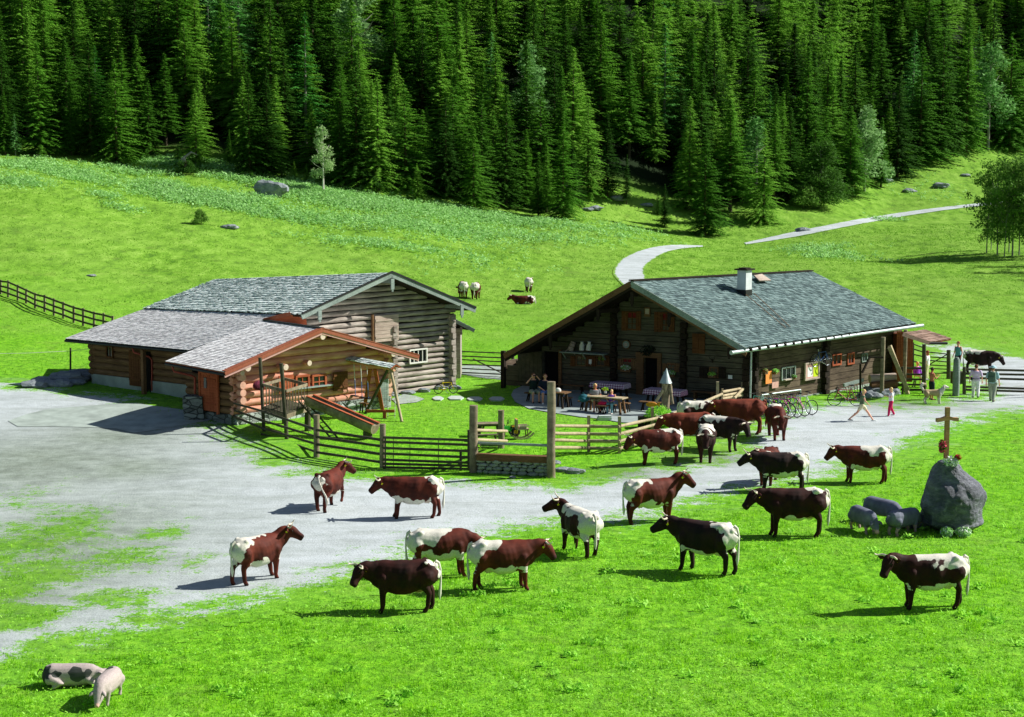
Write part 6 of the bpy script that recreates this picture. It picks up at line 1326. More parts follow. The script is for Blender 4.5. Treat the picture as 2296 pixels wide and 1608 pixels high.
for u, v, c, lab in rack:
    b = make_bike(lab, c, group='bicycles parked at the rack'); p = G(u, v); hd_ = R(134+RB.uniform(-5, 5)); b.location = (p.x+math.cos(hd_)*.52, p.y+math.sin(hd_)*.52, p.z+.015); b.rotation_euler = (R(RB.uniform(-7, 7)), 0, hd_)
e = thing('bicycle_rack', G(1712, 912), 'long low metal bicycle rack in front of the inn side wall', 'bicycle rack'); a, b = on_depth(1708, 886, G(1712, 918).y), on_depth(1795, 874, G(1795, 906).y); mb = MB(); mb.tube([a, b], .035, 8); hold(mb.build('rack_bar', 'zinc'), e)
mb = MB(); n_ = 22
for i in range(n_): q = a.lerp(b, i/(n_-1)); mb.tube([q, q+Vector((-.2, -.2, -.32)), (q.x-.1, q.y-.1, tz(q.x, q.y)+.03)], .011, 5)
hold(mb.build('rack_hoops', 'dark_metal'), e)
for q in (a, b): mb = MB(); mb.tube([q, (q.x, q.y, tz(q.x, q.y))], .03, 8); hold(mb.build('rack_leg', 'zinc'), e)
b = make_bike('dark red bicycle leaning alone beside the wooden manger', 'bike_red'); p0, p1 = G(1916, 911), G(1875, 911); b.location = (p0+p1)/2+Vector((0, 0, .01)); b.rotation_euler = (R(-5), 0, R(176))
b = make_bike('small yellow folding bicycle standing by the grey barn corner', 'bike_yellow', .23, .72); b.location = G(1000, 883)+Vector((0, 0, .01)); b.rotation_euler = (R(5), 0, R(8))
hb = SWl.pt(1824, 804); b = make_bike('dark blue bicycle hung on the inn side wall above the notice board', 'bike_blue', .33, .86); hv = SWl.pt(1824, 820); b.location = SWl.pt(1824, 818)+SWl.y*.45+Vector((0, 0, -.05)); b.rotation_euler = (0, 0, math.atan2(SWl.x.y, SWl.x.x)-R(12))
mb = MB(); q = b.location+Vector((0, 0, .95)); mb.tube([q+Vector((0, 0, .45)), q-Vector((0, 0, .1))], .02, 6); mb.tube([q-SWl.y*.5, q], .025, 6); _at(mb, 'wall_hook', 'dark_metal', Vector(), 'dark hook that carries the bicycle hung on the inn wall', 'hook')
# ================================================================ THINGS ON THE INN'S WALLS
def on_wall(wl, u0, v0, u1, v1, name, mat, y, th, label, cat, extra=None):
    (x0, z1), (x1, z0) = wl.loc(u0, v0), wl.loc(u1, v1); x0, x1 = min(x0, x1), max(x0, x1); mb = MB(); mb.box(((x0+x1)/2, y, (z0+z1)/2), (x1-x0, th, z1-z0)); o = wl.obj(mb, name, mat)
    if label: tag(o, label, cat)
    return o, (x0, x1, z0, z1)
b_, (x0, x1, z0, z1) = on_wall(SWl, 1798, 815, 1827, 846, 'notice_board', 'paper', .2, .03, 'framed notice board with white and yellow sheets on the inn side wall', 'notice board')
mb = MB(); w_ = x1-x0
for x_ in (x0, x1): mb.box((x_, .2, (z0+z1)/2), (.08, .10, z1-z0+.08))
for z_ in (z0, z1): mb.box(((x0+x1)/2, .205, z_), (w_+.12, .10, .08))
f = mb.build('frame', 'pale_board'); f.parent = b_; mb = MB(); mb.box((x0+w_*.76, .222, (z0+z1)/2), (w_*.34, .006, (z1-z0)*.8)); mb.build('yellow_sheet', 'yellow_paper').parent = b_
mb = MB(); mb.box((x0+w_*.34, .222, z0+(z1-z0)*.45), (w_*.38, .006, (z1-z0)*.6)); mb.build('white_sheet', 'paper').parent = b_; mb = MB(); mb.box((x0+w_*.5, .216, (z0+z1)/2), (w_-.1, .006, z1-z0-.1)); mb.build('back_panel', 'pink_board').parent = b_
on_wall(SWl, 1709, 833, 1722, 858, 'menu_board', 'orange_paint', .2, .03, 'upright bright orange board on the inn side wall', 'board'); on_wall(SWl, 1724, 857, 1738, 868, 'wall_plate', 'pink_board', .18, .02, 'small pinkish plate right below the orange board', 'plate')
on_wall(FW, 1636, 840, 1645, 849, 'wall_plate', 'paper', .18, .02, 'small white square plate beside the dark shuttered window', 'plate'); on_wall(FW, 1324, 805, 1330, 818, 'poster', 'paper', .18, .01, 'white poster between the two windows behind the terrace table', 'poster')
def flowers(name, c, r, n, label, mats=('dock', 'petal_white'), cat='flowers', seed=1, box=None):
    rg = random.Random(seed); mb = MB()
    for i in range(n):
        d = Vector((rg.gauss(0, 1), rg.gauss(0, 1), rg.gauss(0, 1))).normalized()*rg.random()**.4; p = Vector((d.x*r[0], d.y*r[1], d.z*r[2])); mb.cur = 1 if rg.random() < (.45 if len(mats) > 1 else 0) else 0; s_ = rg.uniform(.018, .035)*(1.3 if mb.cur == 0 else 1)
        q = Vector((rg.gauss(0, 1), rg.gauss(0, 1), rg.gauss(0, 1))).normalized(); a = q.orthogonal().normalized()*s_; b2 = q.cross(a); mb.add([p+a, p+b2, p-a, p-b2], [(0, 1, 2, 3)])
    o = mb.build(name, list(mats)); o.location = c; return tag(o, label, cat)
plain('petal_white', (240, 244, 238), .8, .05); plain('petal_red', (200, 30, 60), .8, .15, 20); plain('petal_pink', (230, 90, 120), .8, .15, 20); plain('petal_yellow', (236, 220, 60), .8, .1)
def fbox(wl, u, v, w, label, mats, seed, hz=.16):
    c = wl.pt(u, v)+wl.y*.3; o = flowers('window_flowers', c, (w, .14, hz), 260, label, mats, 'window box', seed); o.rotation_euler[2] = math.atan2(wl.x.y, wl.x.x); mb = MB(); mb.box((0, 0, -hz*.8), (w*1.7, .16, .12)); mb.build('planter', 'brown_board').parent = o
fbox(FW, 1409, 824, .30, 'white flowers in the window box left of the inn door', ('dock', 'petal_white'), 3); fbox(FW, 1506, 835, .32, 'pale flowers in the window box right of the inn door', ('dock', 'petal_white'), 4); fbox(FW, 1602, 838, .22, 'dim plant in the small dark shuttered window', ('clover', 'dock'), 5, .12)
fbox(SWl, 1704, 831, .16, 'green hanging plant left above the orange board', ('dock', 'petal_red'), 6, .12); fbox(SWl, 1727, 831, .20, 'green hanging plant right above the orange board', ('dock', 'clover'), 7, .12); fbox(SWl, 1769, 843, .08, 'small potted plant on the sill of the wide side window', ('dock', 'petal_white'), 8, .08)
x_, z_ = FW.loc(1407.5, 772); mb = MB(); mb.tube([(x_, .12, z_), (x_, .2, z_)], [.23, .22], 20); mb.cur = 1; mb.tube([(x_, .2, z_), (x_, .212, z_)], [.17, .17], 18); mb.cur = 2; mb.tube([(x_, .212, z_), (x_, .22, z_)], [.08, .08], 14); tag(FW.obj(mb, 'painted_disc', ['brown_board', 'grey_board', 'pale_board']), 'round painted wooden disc on the dark front wall', 'disc')
x_, z_ = FW.loc(1455, 699); mb = MB(); mb.box((x_, .18, z_), (.30, .05, .45)); mb.cur = 1; mb.box((x_, .21, z_+.03), (.2, .02, .26)); tag(FW.obj(mb, 'picture_plaque', ['brown_board', 'pale_board']), 'small old picture plaque between the two upper gable windows', 'plaque')
plain('wreath_leaf', (26, 40, 22), .9, .3, 20); x_, z_ = FW.loc(1458, 785); o = flowers('wreath', FW.w(x_, .3, z_), (.40, .12, .30), 300, 'dark leafy wreath hanging above the inn door', ('wreath_leaf',), 'wreath', 9)
for (u, v, lab, mt, tl) in ((1285, 775, 'old wooden churn tilted on the wall shelf', 'pale_board', .35), (1311, 776, 'left one of two white milk cans on the wall shelf', 'zinc', .05), (1326, 776, 'right one of two white milk cans on the wall shelf', 'zinc', .12)):
    c = FW.pt(u, 786)+FW.y*.35; mb = MB(); h = .46 if mt == 'zinc' else .5
    if mt == 'zinc': mb.tube([(0, 0, .04), (0, 0, .30), (0, 0, .36), (0, 0, .38), (0, 0, .44), (0, 0, .46)], [.125, .125, .08, .075, .075, .085], 14)
    else: mb.tube([(0, 0, .03), (0, 0, h)], [.16, .125], 14)
    o = mb.build('milk_can' if mt == 'zinc' else 'butter_churn', 'white_paint' if mt == 'zinc' else mt); o.location = c; o.rotation_euler = (0, tl, 0); tag(o, lab, 'milk can' if mt == 'zinc' else 'churn'); mb = MB()
    if mt == 'zinc': mb.torus((0, 0, .47), .09, .012, 'z', 16, 5); mb.torus((.135, 0, .33), .04, .008, 'y', 12, 4); mb.build('lid', 'zinc').parent = o
    else:
        for z_ in (.08, .25, .42): mb.torus((0, 0, z_), .158-.04*z_, .01, 'z', 16, 4)
        mb.build('hoop', 'dark_metal').parent = o; mb = MB(); mb.tube([(.12, 0, .05), (.3, 0, -.08)], .03, 6); mb.tube([(-.12, 0, .05), (-.22, 0, -.1)], .03, 6); mb.build('leg', 'pale_board').parent = o
x_, z_ = FW.loc(1600, 806); mb = MB()
for s_ in (-1, 1): mb.tube([(x_, .15, z_), (x_+s_*.12, .2, z_+.05), (x_+s_*.16, .22, z_+.2)], [.02, .016, .006], 6)
mb.sphere((x_, .16, z_-.05), (.05, .03, .1), 8, 6); tag(FW.obj(mb, 'antlers', 'dark_board'), 'dark antlers above the small shuttered window', 'antlers')
# ================================================================ PEOPLE
plain('skin', (232, 170, 142), .6, .08, 9); plain('skin_tan', (196, 122, 92), .6, .08, 9); plain('hair_blond', (226, 196, 130), .7, .2, 20); plain('hair_brown', (110, 66, 40), .7, .2, 20); plain('hair_dark', (50, 32, 22), .7, .2, 20); plain('hair_red', (150, 70, 48), .7, .2, 20)
plain('shoe_dark', (40, 36, 36), .7, .1); plain('shoe_white', (224, 232, 228), .7, .08)
for n_, c in (('cloth_black', (26, 40, 44)), ('cloth_green', (84, 108, 92)), ('cloth_khaki', (150, 160, 140)), ('cloth_white', (236, 234, 240)), ('cloth_lilac', (222, 200, 232)), ('cloth_pink', (200, 30, 90)), ('cloth_purple', (150, 60, 190)), ('cloth_violet', (140, 90, 210)), ('cloth_red', (196, 40, 70)), ('cloth_blue', (110, 140, 200)), ('cloth_lightblue', (170, 205, 215)), ('cloth_teal', (100, 170, 180)), ('cloth_navy', (24, 34, 54)), ('cloth_cream', (222, 214, 176)), ('cloth_olive', (92, 112, 84)), ('cloth_jeans', (120, 170, 180)), ('cloth_grey', (130, 134, 140))): plain(n_, c, .9, .1, 6)
def limb(mb, pts, rad, n=10): chain(mb, [Vector(p) for p in pts], rad, n)
def make_person(p, head, h, label, top='cloth_black', bottom='cloth_white', skin='skin', hair='hair_brown', hairlen=0, pose='stand', arms=None, sleeve=.5, leg=1.0, shoes='shoe_dark', headyaw=0, headpit=0, lean=0, stride=0, shirt=True, seat=.45, armrel=None):
    e = thing('person', p, label, 'person', None, R(head)); s = h/1.75; e.scale = (s*1.10, s*1.13, s); hz = .93 if pose == 'stand' else seat/s+.09
    lz = hz; Ln = Vector((math.sin(R(lean)), 0, math.cos(R(lean)))); hip = Vector((0, 0, hz)); nk = hip+Ln*.53; hdc = nk+Vector((math.sin(R(lean))*.5+.02, 0, .185))
    sh = {sd_: nk+Vector((0, sd_*.185, -.045)) for sd_ in (-1, 1)}
    L = {}
    for sd_ in (-1, 1):
        st_ = stride*sd_
        if pose == 'stand':
            kn = Vector((st_*.26+.03, sd_*.10, .50)); an = Vector((st_*.55-(.06 if st_ < 0 else 0), sd_*.11, .09+(.05 if st_ < 0 else 0)))
            L[sd_] = [hip+Vector((0, sd_*.09, -.02)), kn, an, an+Vector((.13, sd_*.02, -.055))]
        else:
            kn = Vector((.42, sd_*(.13+.05*abs(stride)), hz-.03)); an = Vector((.40+.10*sd_*stride, sd_*.13, .10)); L[sd_] = [hip+Vector((0, sd_*.09, -.02)), kn, an, an+Vector((.13, sd_*.02, -.055))]
    A = {}
    for sd_ in (-1, 1):
        a = (arms or {}).get(sd_) or (sh[sd_]+Vector((-.02, sd_*.08, -.28)), sh[sd_]+Vector((.06, sd_*.09, -.52)))
        if arms and sd_ in arms: a = (sh[sd_]+Vector(a[0]), sh[sd_]+Vector(a[1]))
        A[sd_] = (sh[sd_], a[0], a[1])
    mb = MB(); Z = Vector((0, 0, 1)); X_ = Vector((1, 0, 0)); up = X_
    loft(mb, [(hip-Ln*.06, .15, .10, X_), (hip+Ln*.06, .155, .105, X_), (hip+Ln*.20, .135, .095, X_), (hip+Ln*.36, .165, .11, X_), (hip+Ln*.47, .175, .10, X_), (hip+Ln*.53, .09, .065, X_)], 14)
    for sd_ in (-1, 1): mb.sphere(sh[sd_], .058); limb(mb, L[sd_][:3], [.092, .058, .036]); q = L[sd_][1].lerp(L[sd_][2], .3); mb.sphere(q+Vector((-.015, 0, 0)), (.05, .045, .09)); limb(mb, [L[sd_][2]+Vector((-.02, 0, -.03)), L[sd_][3]], [.038, .032]); limb(mb, A[sd_], [.05, .038, .025]); d = (A[sd_][2]-A[sd_][1]).normalized(); mb.sphere(A[sd_][2]+d*.05, (.036, .026, .045), rot=d.to_track_quat('Z', 'Y').to_matrix())
    limb(mb, [nk-Vector((0, 0, .02)), hdc-Vector((.01, 0, .05))], [.058, .052])
    hm = Matrix.Rotation(R(headyaw), 3, 'Z') @ Matrix.Rotation(R(headpit), 3, 'Y')
    mb.sphere(hdc, (.094, .076, .112), 14, 10, hm); mb.sphere(hdc+hm @ Vector((.035, 0, -.065)), (.05, .045, .045), rot=hm); mb.tube([hdc+hm @ Vector((.085, 0, .02)), hdc+hm @ Vector((.112, 0, -.02))], [.012, .018], 6)
    me = remesh(mb, .016, 1); ex = MB()
    for sd_ in (-1, 1):
        ex.sphere(hdc+hm @ Vector((-.005, sd_*.08, -.005)), (.018, .010, .03), 6, 5, hm); d = (A[sd_][2]-A[sd_][1]).normalized(); w_ = d.cross(Z if abs(d.z) < .9 else X_).normalized(); pn = d.cross(w_); q = A[sd_][2]+d*.08
        for k, (o_, ln) in enumerate(((-.026, .052), (-.009, .064), (.009, .060), (.026, .046))): b0 = q+w_*o_; ex.tube([b0, b0+d*ln*.55+pn*.006, b0+d*ln*.9+pn*.022], [.0088, .008, .006], 5)
        b0 = A[sd_][2]+d*.03+w_*.028; ex.tube([b0, b0+d*.025+w_*.022, b0+d*.052+w_*.024], [.011, .010, .007], 5)
    m_ = hdc+hm @ Vector((.083, 0, -.06)); me = joinmesh(me, ex, 'body'); me.materials.append(M[skin]); b = bpy.data.objects.new('body', me); COL.objects.link(b); b.parent = e
    mb = MB(); mb.sphere(m_, (.012, .026, .007), 8, 5, hm); mb.build('mouth', 'cloth_pink' if False else 'skin_tan').parent = e
    for sd_ in (-1, 1): mb = MB(); mb.sphere(hdc+hm @ Vector((.082, sd_*.032, .012)), .011, 6, 5); mb.build('eye', 'eye').parent = e
    if shirt:
        mb = MB(); g = .022
        loft(mb, [(hip-Ln*.02, .155+g, .105+g, X_), (hip+Ln*.08, .155+g, .105+g, X_), (hip+Ln*.22, .142+g, .10+g, X_), (hip+Ln*.36, .168+g, .112+g, X_), (hip+Ln*.47, .178+g*.5, .10+g*.7, X_), (hip+Ln*.515, .10, .075, X_)], 14)
        if sleeve > 0:
            for sd_ in (-1, 1):
                a0, a1, a2 = A[sd_]; pts = [a0, a0.lerp(a1, min(1, sleeve*2))]; rr = [.066, .060]
                if sleeve > .5: pts.append(a1.lerp(a2, (sleeve-.5)*2)); rr.append(.045)
                limb(mb, pts, rr)
        o = remesh(mb, .02, 1, 'shirt'); o.materials.append(M[top]); so = bpy.data.objects.new('shirt', o); COL.objects.link(so); so.parent = e
    if leg > 0:
        mb = MB(); loft(mb, [(hip-Ln*.10, .165, .12, X_), (hip+Ln*.0, .172, .125, X_), (hip+Ln*.10, .16, .115, X_)], 14)
        for sd_ in (-1, 1):
            a, k, n_, _ = L[sd_]; pts = [a, a.lerp(k, min(1, leg*2))]; rr = [.115, .115-.03*min(1, leg*2)]
            if leg > .5: pts.append(k.lerp(n_, (leg-.5)*2)); rr.append(.062)
            limb(mb, pts, rr)
        o = remesh(mb, .02, 1, 'trousers'); nm_ = 'trousers' if leg > .6 else 'shorts'; o.materials.append(M[bottom]); so = bpy.data.objects.new(nm_, o); COL.objects.link(so); so.parent = e
    for sd_ in (-1, 1):
        an = L[sd_][2]; mb = MB(); limb(mb, [an+Vector((-.035, 0, -.045)), an+Vector((.07, 0, -.05)), an+Vector((.155, sd_*.02, -.06))], [.045, .044, .034], 8); mb.build('shoe', shoes).parent = e
    mb = MB(); mb.sphere(hdc+hm @ Vector((-.018, 0, .022)), (.098, .086, .108), 14, 10, hm)
    if hairlen: mb.sphere(hdc+hm @ Vector((-.055, 0, -.06*hairlen)), (.05, .075, .10+.07*hairlen), 10, 8, hm)
    o = remesh(mb, .016, 1, 'hair'); o.materials.append(M[hair]); ho = bpy.data.objects.new('hair', o); COL.objects.link(ho); ho.parent = e
    e['_'] = 0; del e['_']; return e, dict(A=A, L=L, hd=hdc, hip=hip, nk=nk, sh=sh, hm=hm)
def lift(p, z): return Vector((p[0], p[1], p[2]+z))
mk = make_person
# walkers on the yard
mk(G(1932, 945), -8, 1.42, 'fair haired girl in olive top and white shorts striding to the right across the yard', 'cloth_olive', 'cloth_cream', 'skin', 'hair_blond', 1, stride=1.0, sleeve=0.12, leg=.28, shoes='shoe_white', arms={-1: ((.10, -.05, -.26), (.28, -.06, -.46)), 1: ((-.10, .06, -.26), (-.12, .07, -.48))}, lean=4)
mk(G(1997, 934), 178, 1.32, 'girl in white top and magenta trousers standing in the yard', 'cloth_white', 'cloth_pink', 'skin', 'hair_blond', 1, sleeve=.2, leg=1, shoes='shoe_white', stride=.25, arms={-1: ((.06, -.08, -.22), (.24, .05, -.20)), 1: ((.06, .08, -.22), (.24, -.03, -.18))})
mk(G(2088, 897), 10, 1.62, 'shirtless young man in dark shorts standing behind the dog', 'cloth_black', 'cloth_black', 'skin_tan', 'hair_dark', 0, shirt=False, leg=.45, arms={-1: ((.10, -.04, -.24), (.30, .08, -.12)), 1: ((.10, .06, -.24), (.30, -.04, -.10))}, headyaw=40)
e_, k = mk(G(2187, 893), 74, 1.70, 'person in lilac shirt and white trousers seen from behind at the long gate', 'cloth_lilac', 'cloth_white', 'skin', 'hair_brown', 0, stride=.22, sleeve=.45, leg=1.0)
mb = MB(); mb.sphere(k['hip']+Vector((-.02, .19, .06)), (.10, .05, .07), 10, 6); mb.torus(k['hip']+Vector((0, 0, .10)), .172, .014, 'z', 20, 5); mb.build('waist_bag', 'cloth_black').parent = e_
e_, k = mk(G(2224, 901), 64, 1.78, 'person in pale trousers with green backpack and sun hat, rightmost at the long gate', 'cloth_lightblue', 'cloth_khaki', 'skin', 'hair_brown', 0, stride=.5, sleeve=.4, leg=1.0, headyaw=-30)
mb = MB(); c = k['nk']+Vector((-.19, 0, -.24)); mb.box(c, (.18, .30, .46)); mb.box(c+Vector((-.10, 0, -.08)), (.08, .22, .24)); mb.sphere(c+Vector((0, 0, .23)), (.11, .15, .07), 10, 6)
for s_ in (-1, 1): mb.tube([c+Vector((.08, s_*.1, .2)), k['nk']+Vector((.02, s_*.11, .03)), k['nk']+Vector((.13, s_*.12, -.12)), c+Vector((.1, s_*.15, -.2))], .02, 6)
bp = mb.build('backpack', 'cloth_green'); hold(bp, e_) if False else None; bp.location = e_.location; bp.rotation_euler = e_.rotation_euler; bp.scale = e_.scale; tag(bp, 'dark green hiking backpack worn by the person with the sun hat', 'backpack')
mb = MB(); mb.sphere(k['hd']+Vector((-.01, 0, .06)), (.112, .102, .09), 14, 8); mb.tube([k['hd']+Vector((0, 0, .045)), k['hd']+Vector((0, 0, .055))], [.17, .165], 18); hb_ = mb.build('sun_hat', 'cloth_lightblue'); hb_.location = e_.location; hb_.rotation_euler = e_.rotation_euler; hb_.scale = e_.scale; tag(hb_, 'pale blue sun hat on the person with the green backpack', 'hat')
# behind and beside the gates
p = G(2145, 878); mk(Vector((p.x+.15, p.y+.5, 0.55)), -150, 1.55, 'red haired person in a turquoise top above the broad slab post', 'cloth_teal', 'cloth_navy', 'skin', 'hair_red', 0, sleeve=0, leg=.5)
mb = MB(); mb.box((p.x+.15, p.y+.5, .22), (.6, .5, .62)); tag(mb.build('wooden_step', 'fence_dark'), 'dark wooden step behind the broad slab post', 'step')
mk(G(2078, 852), 150, 1.60, 'person in pale grey clothes behind the small braced gate', 'cloth_white', 'cloth_cream', 'skin', 'hair_red', 1, sleeve=.4, leg=1)
mk(G(2056, 862), -60, 1.45, 'person in purple shirt seated beside the red boarded annexe', 'cloth_purple', 'cloth_white', 'skin', 'hair_blond', 0, pose='sit', sleeve=.8, leg=.5, seat=.45, headpit=15)
# seated at the inn
zs = .47
def sit(u, v): return G(u, v)
ARM_LAP = {-1: ((.05, -.06, -.26), (.26, .06, -.34)), 1: ((.05, .06, -.26), (.26, -.06, -.34))}
e_, k = mk(sit(1196, 902), -75, 1.80, 'man in dark top looking through binoculars, left of the two on the terrace bench', 'cloth_black', 'cloth_khaki', 'skin', 'hair_brown', 0, pose='sit', sleeve=.4, leg=.45, arms={-1: ((.14, -.14, -.10), (.17, .06, .17)), 1: ((.14, .14, -.10), (.17, -.06, .17))}, seat=.46)
mb = MB()
for s_ in (-1, 1): mb.tube([k['hd']+Vector((.09, s_*.035, .015)), k['hd']+Vector((.20, s_*.04, .02))], [.02, .03], 8)
mb.box(k['hd']+Vector((.13, 0, .02)), (.03, .06, .02)); bo = mb.build('binoculars', 'saddle'); bo.location = e_.location; bo.rotation_euler = e_.rotation_euler; bo.scale = e_.scale; tag(bo, 'dark binoculars held to the eyes by the seated man', 'binoculars')
mk(sit(1222, 904), -85, 1.80, 'man in dark t-shirt with folded hands, right one on the terrace bench', 'cloth_navy', 'cloth_blue', 'skin', 'hair_brown', 0, pose='sit', sleeve=.4, leg=.40, arms=ARM_LAP, shoes='shoe_white', seat=.46)
mk(sit(1334, 922), -80, 1.55, 'blond woman in dark patterned top seated at the plain terrace table', 'cloth_grey', 'cloth_cream', 'skin_tan', 'hair_blond', 1, pose='sit', sleeve=.3, leg=.35, arms=ARM_LAP, seat=.46)
mk(sit(1371, 927), -110, 1.28, 'child in violet top and jeans seated at the plain terrace table', 'cloth_violet', 'cloth_jeans', 'skin', 'hair_blond', 1, pose='sit', sleeve=0, leg=1, arms=ARM_LAP, shoes='shoe_white', seat=.42)
mk(sit(1308, 866), -88, 1.75, 'man in pale blue shirt in the shade behind the long dark table', 'cloth_lightblue', 'cloth_grey', 'skin_tan', 'hair_dark', 0, pose='sit', sleeve=.4, leg=1, arms={-1: ((.10, -.08, -.22), (.32, -.02, -.22)), 1: ((.10, .08, -.22), (.32, .02, -.22))})
mk(sit(1338, 868), -120, 1.68, 'person in red shirt in the shade at the end of the long dark table', 'cloth_red', 'cloth_navy', 'skin_tan', 'hair_dark', 0, pose='sit', sleeve=.4, leg=1, arms=ARM_LAP)
mk(sit(815, 918), 25, 1.30, 'child in grey blue shirt sitting sideways under the swing frame', 'cloth_lightblue', 'cloth_grey', 'skin', 'hair_brown', 0, pose='sit', sleeve=.4, leg=.4, arms=ARM_LAP, seat=.5, shoes='shoe_white')
# ================================================================ TERRACE FURNITURE
TR = math.atan2(bv.y, bv.x)+math.pi     # the furniture stands parallel to the front wall
def table(u, v, label, L=1.9, Wd=.75, h=.74, mat='brown_board', leg='dark_board', rz=TR, name='table', cat='table', lr=.09):
    p = G(u, v); e = thing(name, p, label, cat, None, rz); mb = MB()
    for i in range(3): mb.box((0, (i-1)*Wd/3, h-.025), (L, Wd/3-.008, .05))
    mb.build('table_top', mat).parent = e
    for sx in (-1, 1):
        for sy in (-1, 1): mb = MB(); mb.beam((sx*(L/2-.22), sy*(Wd/2-.12), h-.05), (sx*(L/2-.12), sy*(Wd/2-.06), 0), lr, lr); mb.build('leg', leg).parent = e
    mb = MB(); mb.box((0, 0, h-.10), (L-.5, .08, .08)); mb.build('crossbar', leg).parent = e
    return e
def bench(u, v, label, L=1.8, Wd=.28, h=.46, mat='brown_board', leg='dark_board', rz=TR, name='bench', cat='bench', group=None):
    p = G(u, v); e = thing(name, p, label, cat, group, rz); mb = MB(); mb.box((0, 0, h-.025), (L, Wd, .05)); mb.build('seat', mat).parent = e
    for sx in (-1, 1):
        for sy in (-1, 1): mb = MB(); mb.beam((sx*(L/2-.2), sy*(Wd/2-.08), h-.05), (sx*(L/2-.12), sy*(Wd/2-.03), 0), .05, .06); mb.build('leg', leg).parent = e
    return e
m, t, b = newmat('gingham', .9, .1); g = coords(t); sp_ = t.nodes.new('ShaderNodeSeparateXYZ'); t.links.new(g, sp_.inputs[0])
fx = mth(t, 'GREATER_THAN', mth(t, 'FRACT', mth(t, 'MULTIPLY', sp_.outputs[0], 8)), .5); fy = mth(t, 'GREATER_THAN', mth(t, 'FRACT', mth(t, 'MULTIPLY', mth(t, 'ADD', sp_.outputs[1], sp_.outputs[2]), 8)), .5)
t.links.new(mix(t, mth(t, 'MULTIPLY', mth(t, 'ADD', fx, fy), .5), lin(232, 216, 224), lin(120, 40, 100)), b.inputs['Base Color'])
def cloth(tb, L, Wd, label, h=.74, drop=.26):
    rg = random.Random(int(L*100)+len(label)); V, Fs = [], []; nx, ny = 34, 18; ex_, ey = L/2+drop, Wd/2+drop
    for j in range(ny+1):
        for i in range(nx+1):
            x, y = -ex_+2*ex_*i/nx, -ey+2*ey*j/ny; dx, dy = max(0, abs(x)-L/2-.01), max(0, abs(y)-Wd/2-.01); z = h+.008; X_, Y_ = x, y
            if dx: X_ = math.copysign(L/2+.015+.06*math.sin(y*9)*dx/drop*.5+.03*dx/drop, x)
            if dy: Y_ = math.copysign(Wd/2+.015+.05*math.sin(x*8)*dy/drop*.6+.03*dy/drop, y)
            z -= max(dx, dy); V.append((X_, Y_, z))
    for j in range(ny):
        for i in range(nx): a = j*(nx+1)+i; Fs.append((a, a+1, a+nx+2, a+nx+1))
    o = npmesh('tablecloth', V, np.array(Fs), 'gingham', None, True, 4); o.location = tb.location; o.rotation_euler = tb.rotation_euler
    so = o.modifiers.new('s', 'SOLIDIFY'); so.thickness = .004; return tag(o, label, 'tablecloth')
T1_ = table(1368, 892, 'terrace table under the left gingham cloth', 1.75, .8); cloth(T1_, 1.75, .8, 'purple and white checked cloth on the left terrace table')
T2_ = table(1492, 908, 'terrace table under the right gingham cloth behind the carved figure', 1.85, .8); cloth(T2_, 1.85, .8, 'purple and white checked cloth on the right terrace table')
table(1295, 871, 'long dark table with mugs in the shade by the inn wall', 1.6, .6, .74, 'dark_board')
table(1357, 926, 'plain pale topped terrace table with a flower pot', 2.0, .62, .76, 'fence_pale', 'brown_board')
table(1256, 916, 'dark table partly hidden behind the tallest post', .8, .7, .78, 'brown_board')
bench(1281, 883, 'long bench in front of the long dark shaded table', 1.5); bench(1300, 860, 'bench behind the long dark table along the wall', 1.9); bench(1209, 903, 'bench under the two men on the terrace', 1.5); bench(1322, 922, 'bench of the blond woman holding the backpack', 1.1); bench(1375, 912, 'bench behind the plain terrace table', 1.8); bench(1470, 924, 'bench in front of the right gingham table', 1.6)
def stool(u, v, label, h=.45, grp=None):
    p = G(u, v); e = thing('stool', p, label, 'stool', grp, TR); mb = MB(); mb.box((0, 0, h-.02), (.42, .28, .045)); mb.build('seat', 'brown_board').parent = e
    for sx in (-1, 1):
        for sy in (-1, 1): mb = MB(); mb.beam((sx*.13, sy*.08, h-.04), (sx*.18, sy*.11, 0), .045, .045); mb.build('leg', 'dark_board').parent = e
    return e
stool(1272, 912, 'small stool right of the dark table behind the tallest post'); stool(1402, 925, 'small stool at the right end of the plain terrace table'); stool(1371, 927, 'small stool under the child in violet', .40)
stool(817, 926, 'low seat under the child at the swing frame', .46)
c = G(1357, 919); c.z += .77; mb = MB(); mb.tube([(0, 0, 0), (0, 0, .11)], [.05, .065], 12); _at(mb, 'flower_pot', 'white_paint', c, 'white pot of yellow flowers on the plain terrace table', 'flower pot'); o = flowers('flowers', c+Vector((0, 0, .2)), (.15, .13, .08), 120, 'yellow flowers in the white pot on the plain table', ('clover', 'petal_yellow'), 'flowers', 12)
for i, (u, y_, lab) in enumerate(((1272, .15, 'left one of three white mugs on the long dark table'), (1279, -.05, 'middle one of three white mugs on the long dark table'), (1310, .1, 'right one of three white mugs on the long dark table'))):
    c = G(u, 871+ (i-1)); c.z += .745; mb = MB(); mb.tube([(0, 0, 0), (0, 0, .11)], [.045, .05], 10); mb.torus((.055, 0, .055), .03, .008, 'y', 10, 4); _at(mb, 'mug', 'white_paint', c, lab, 'mug', 'mugs on the long dark table')
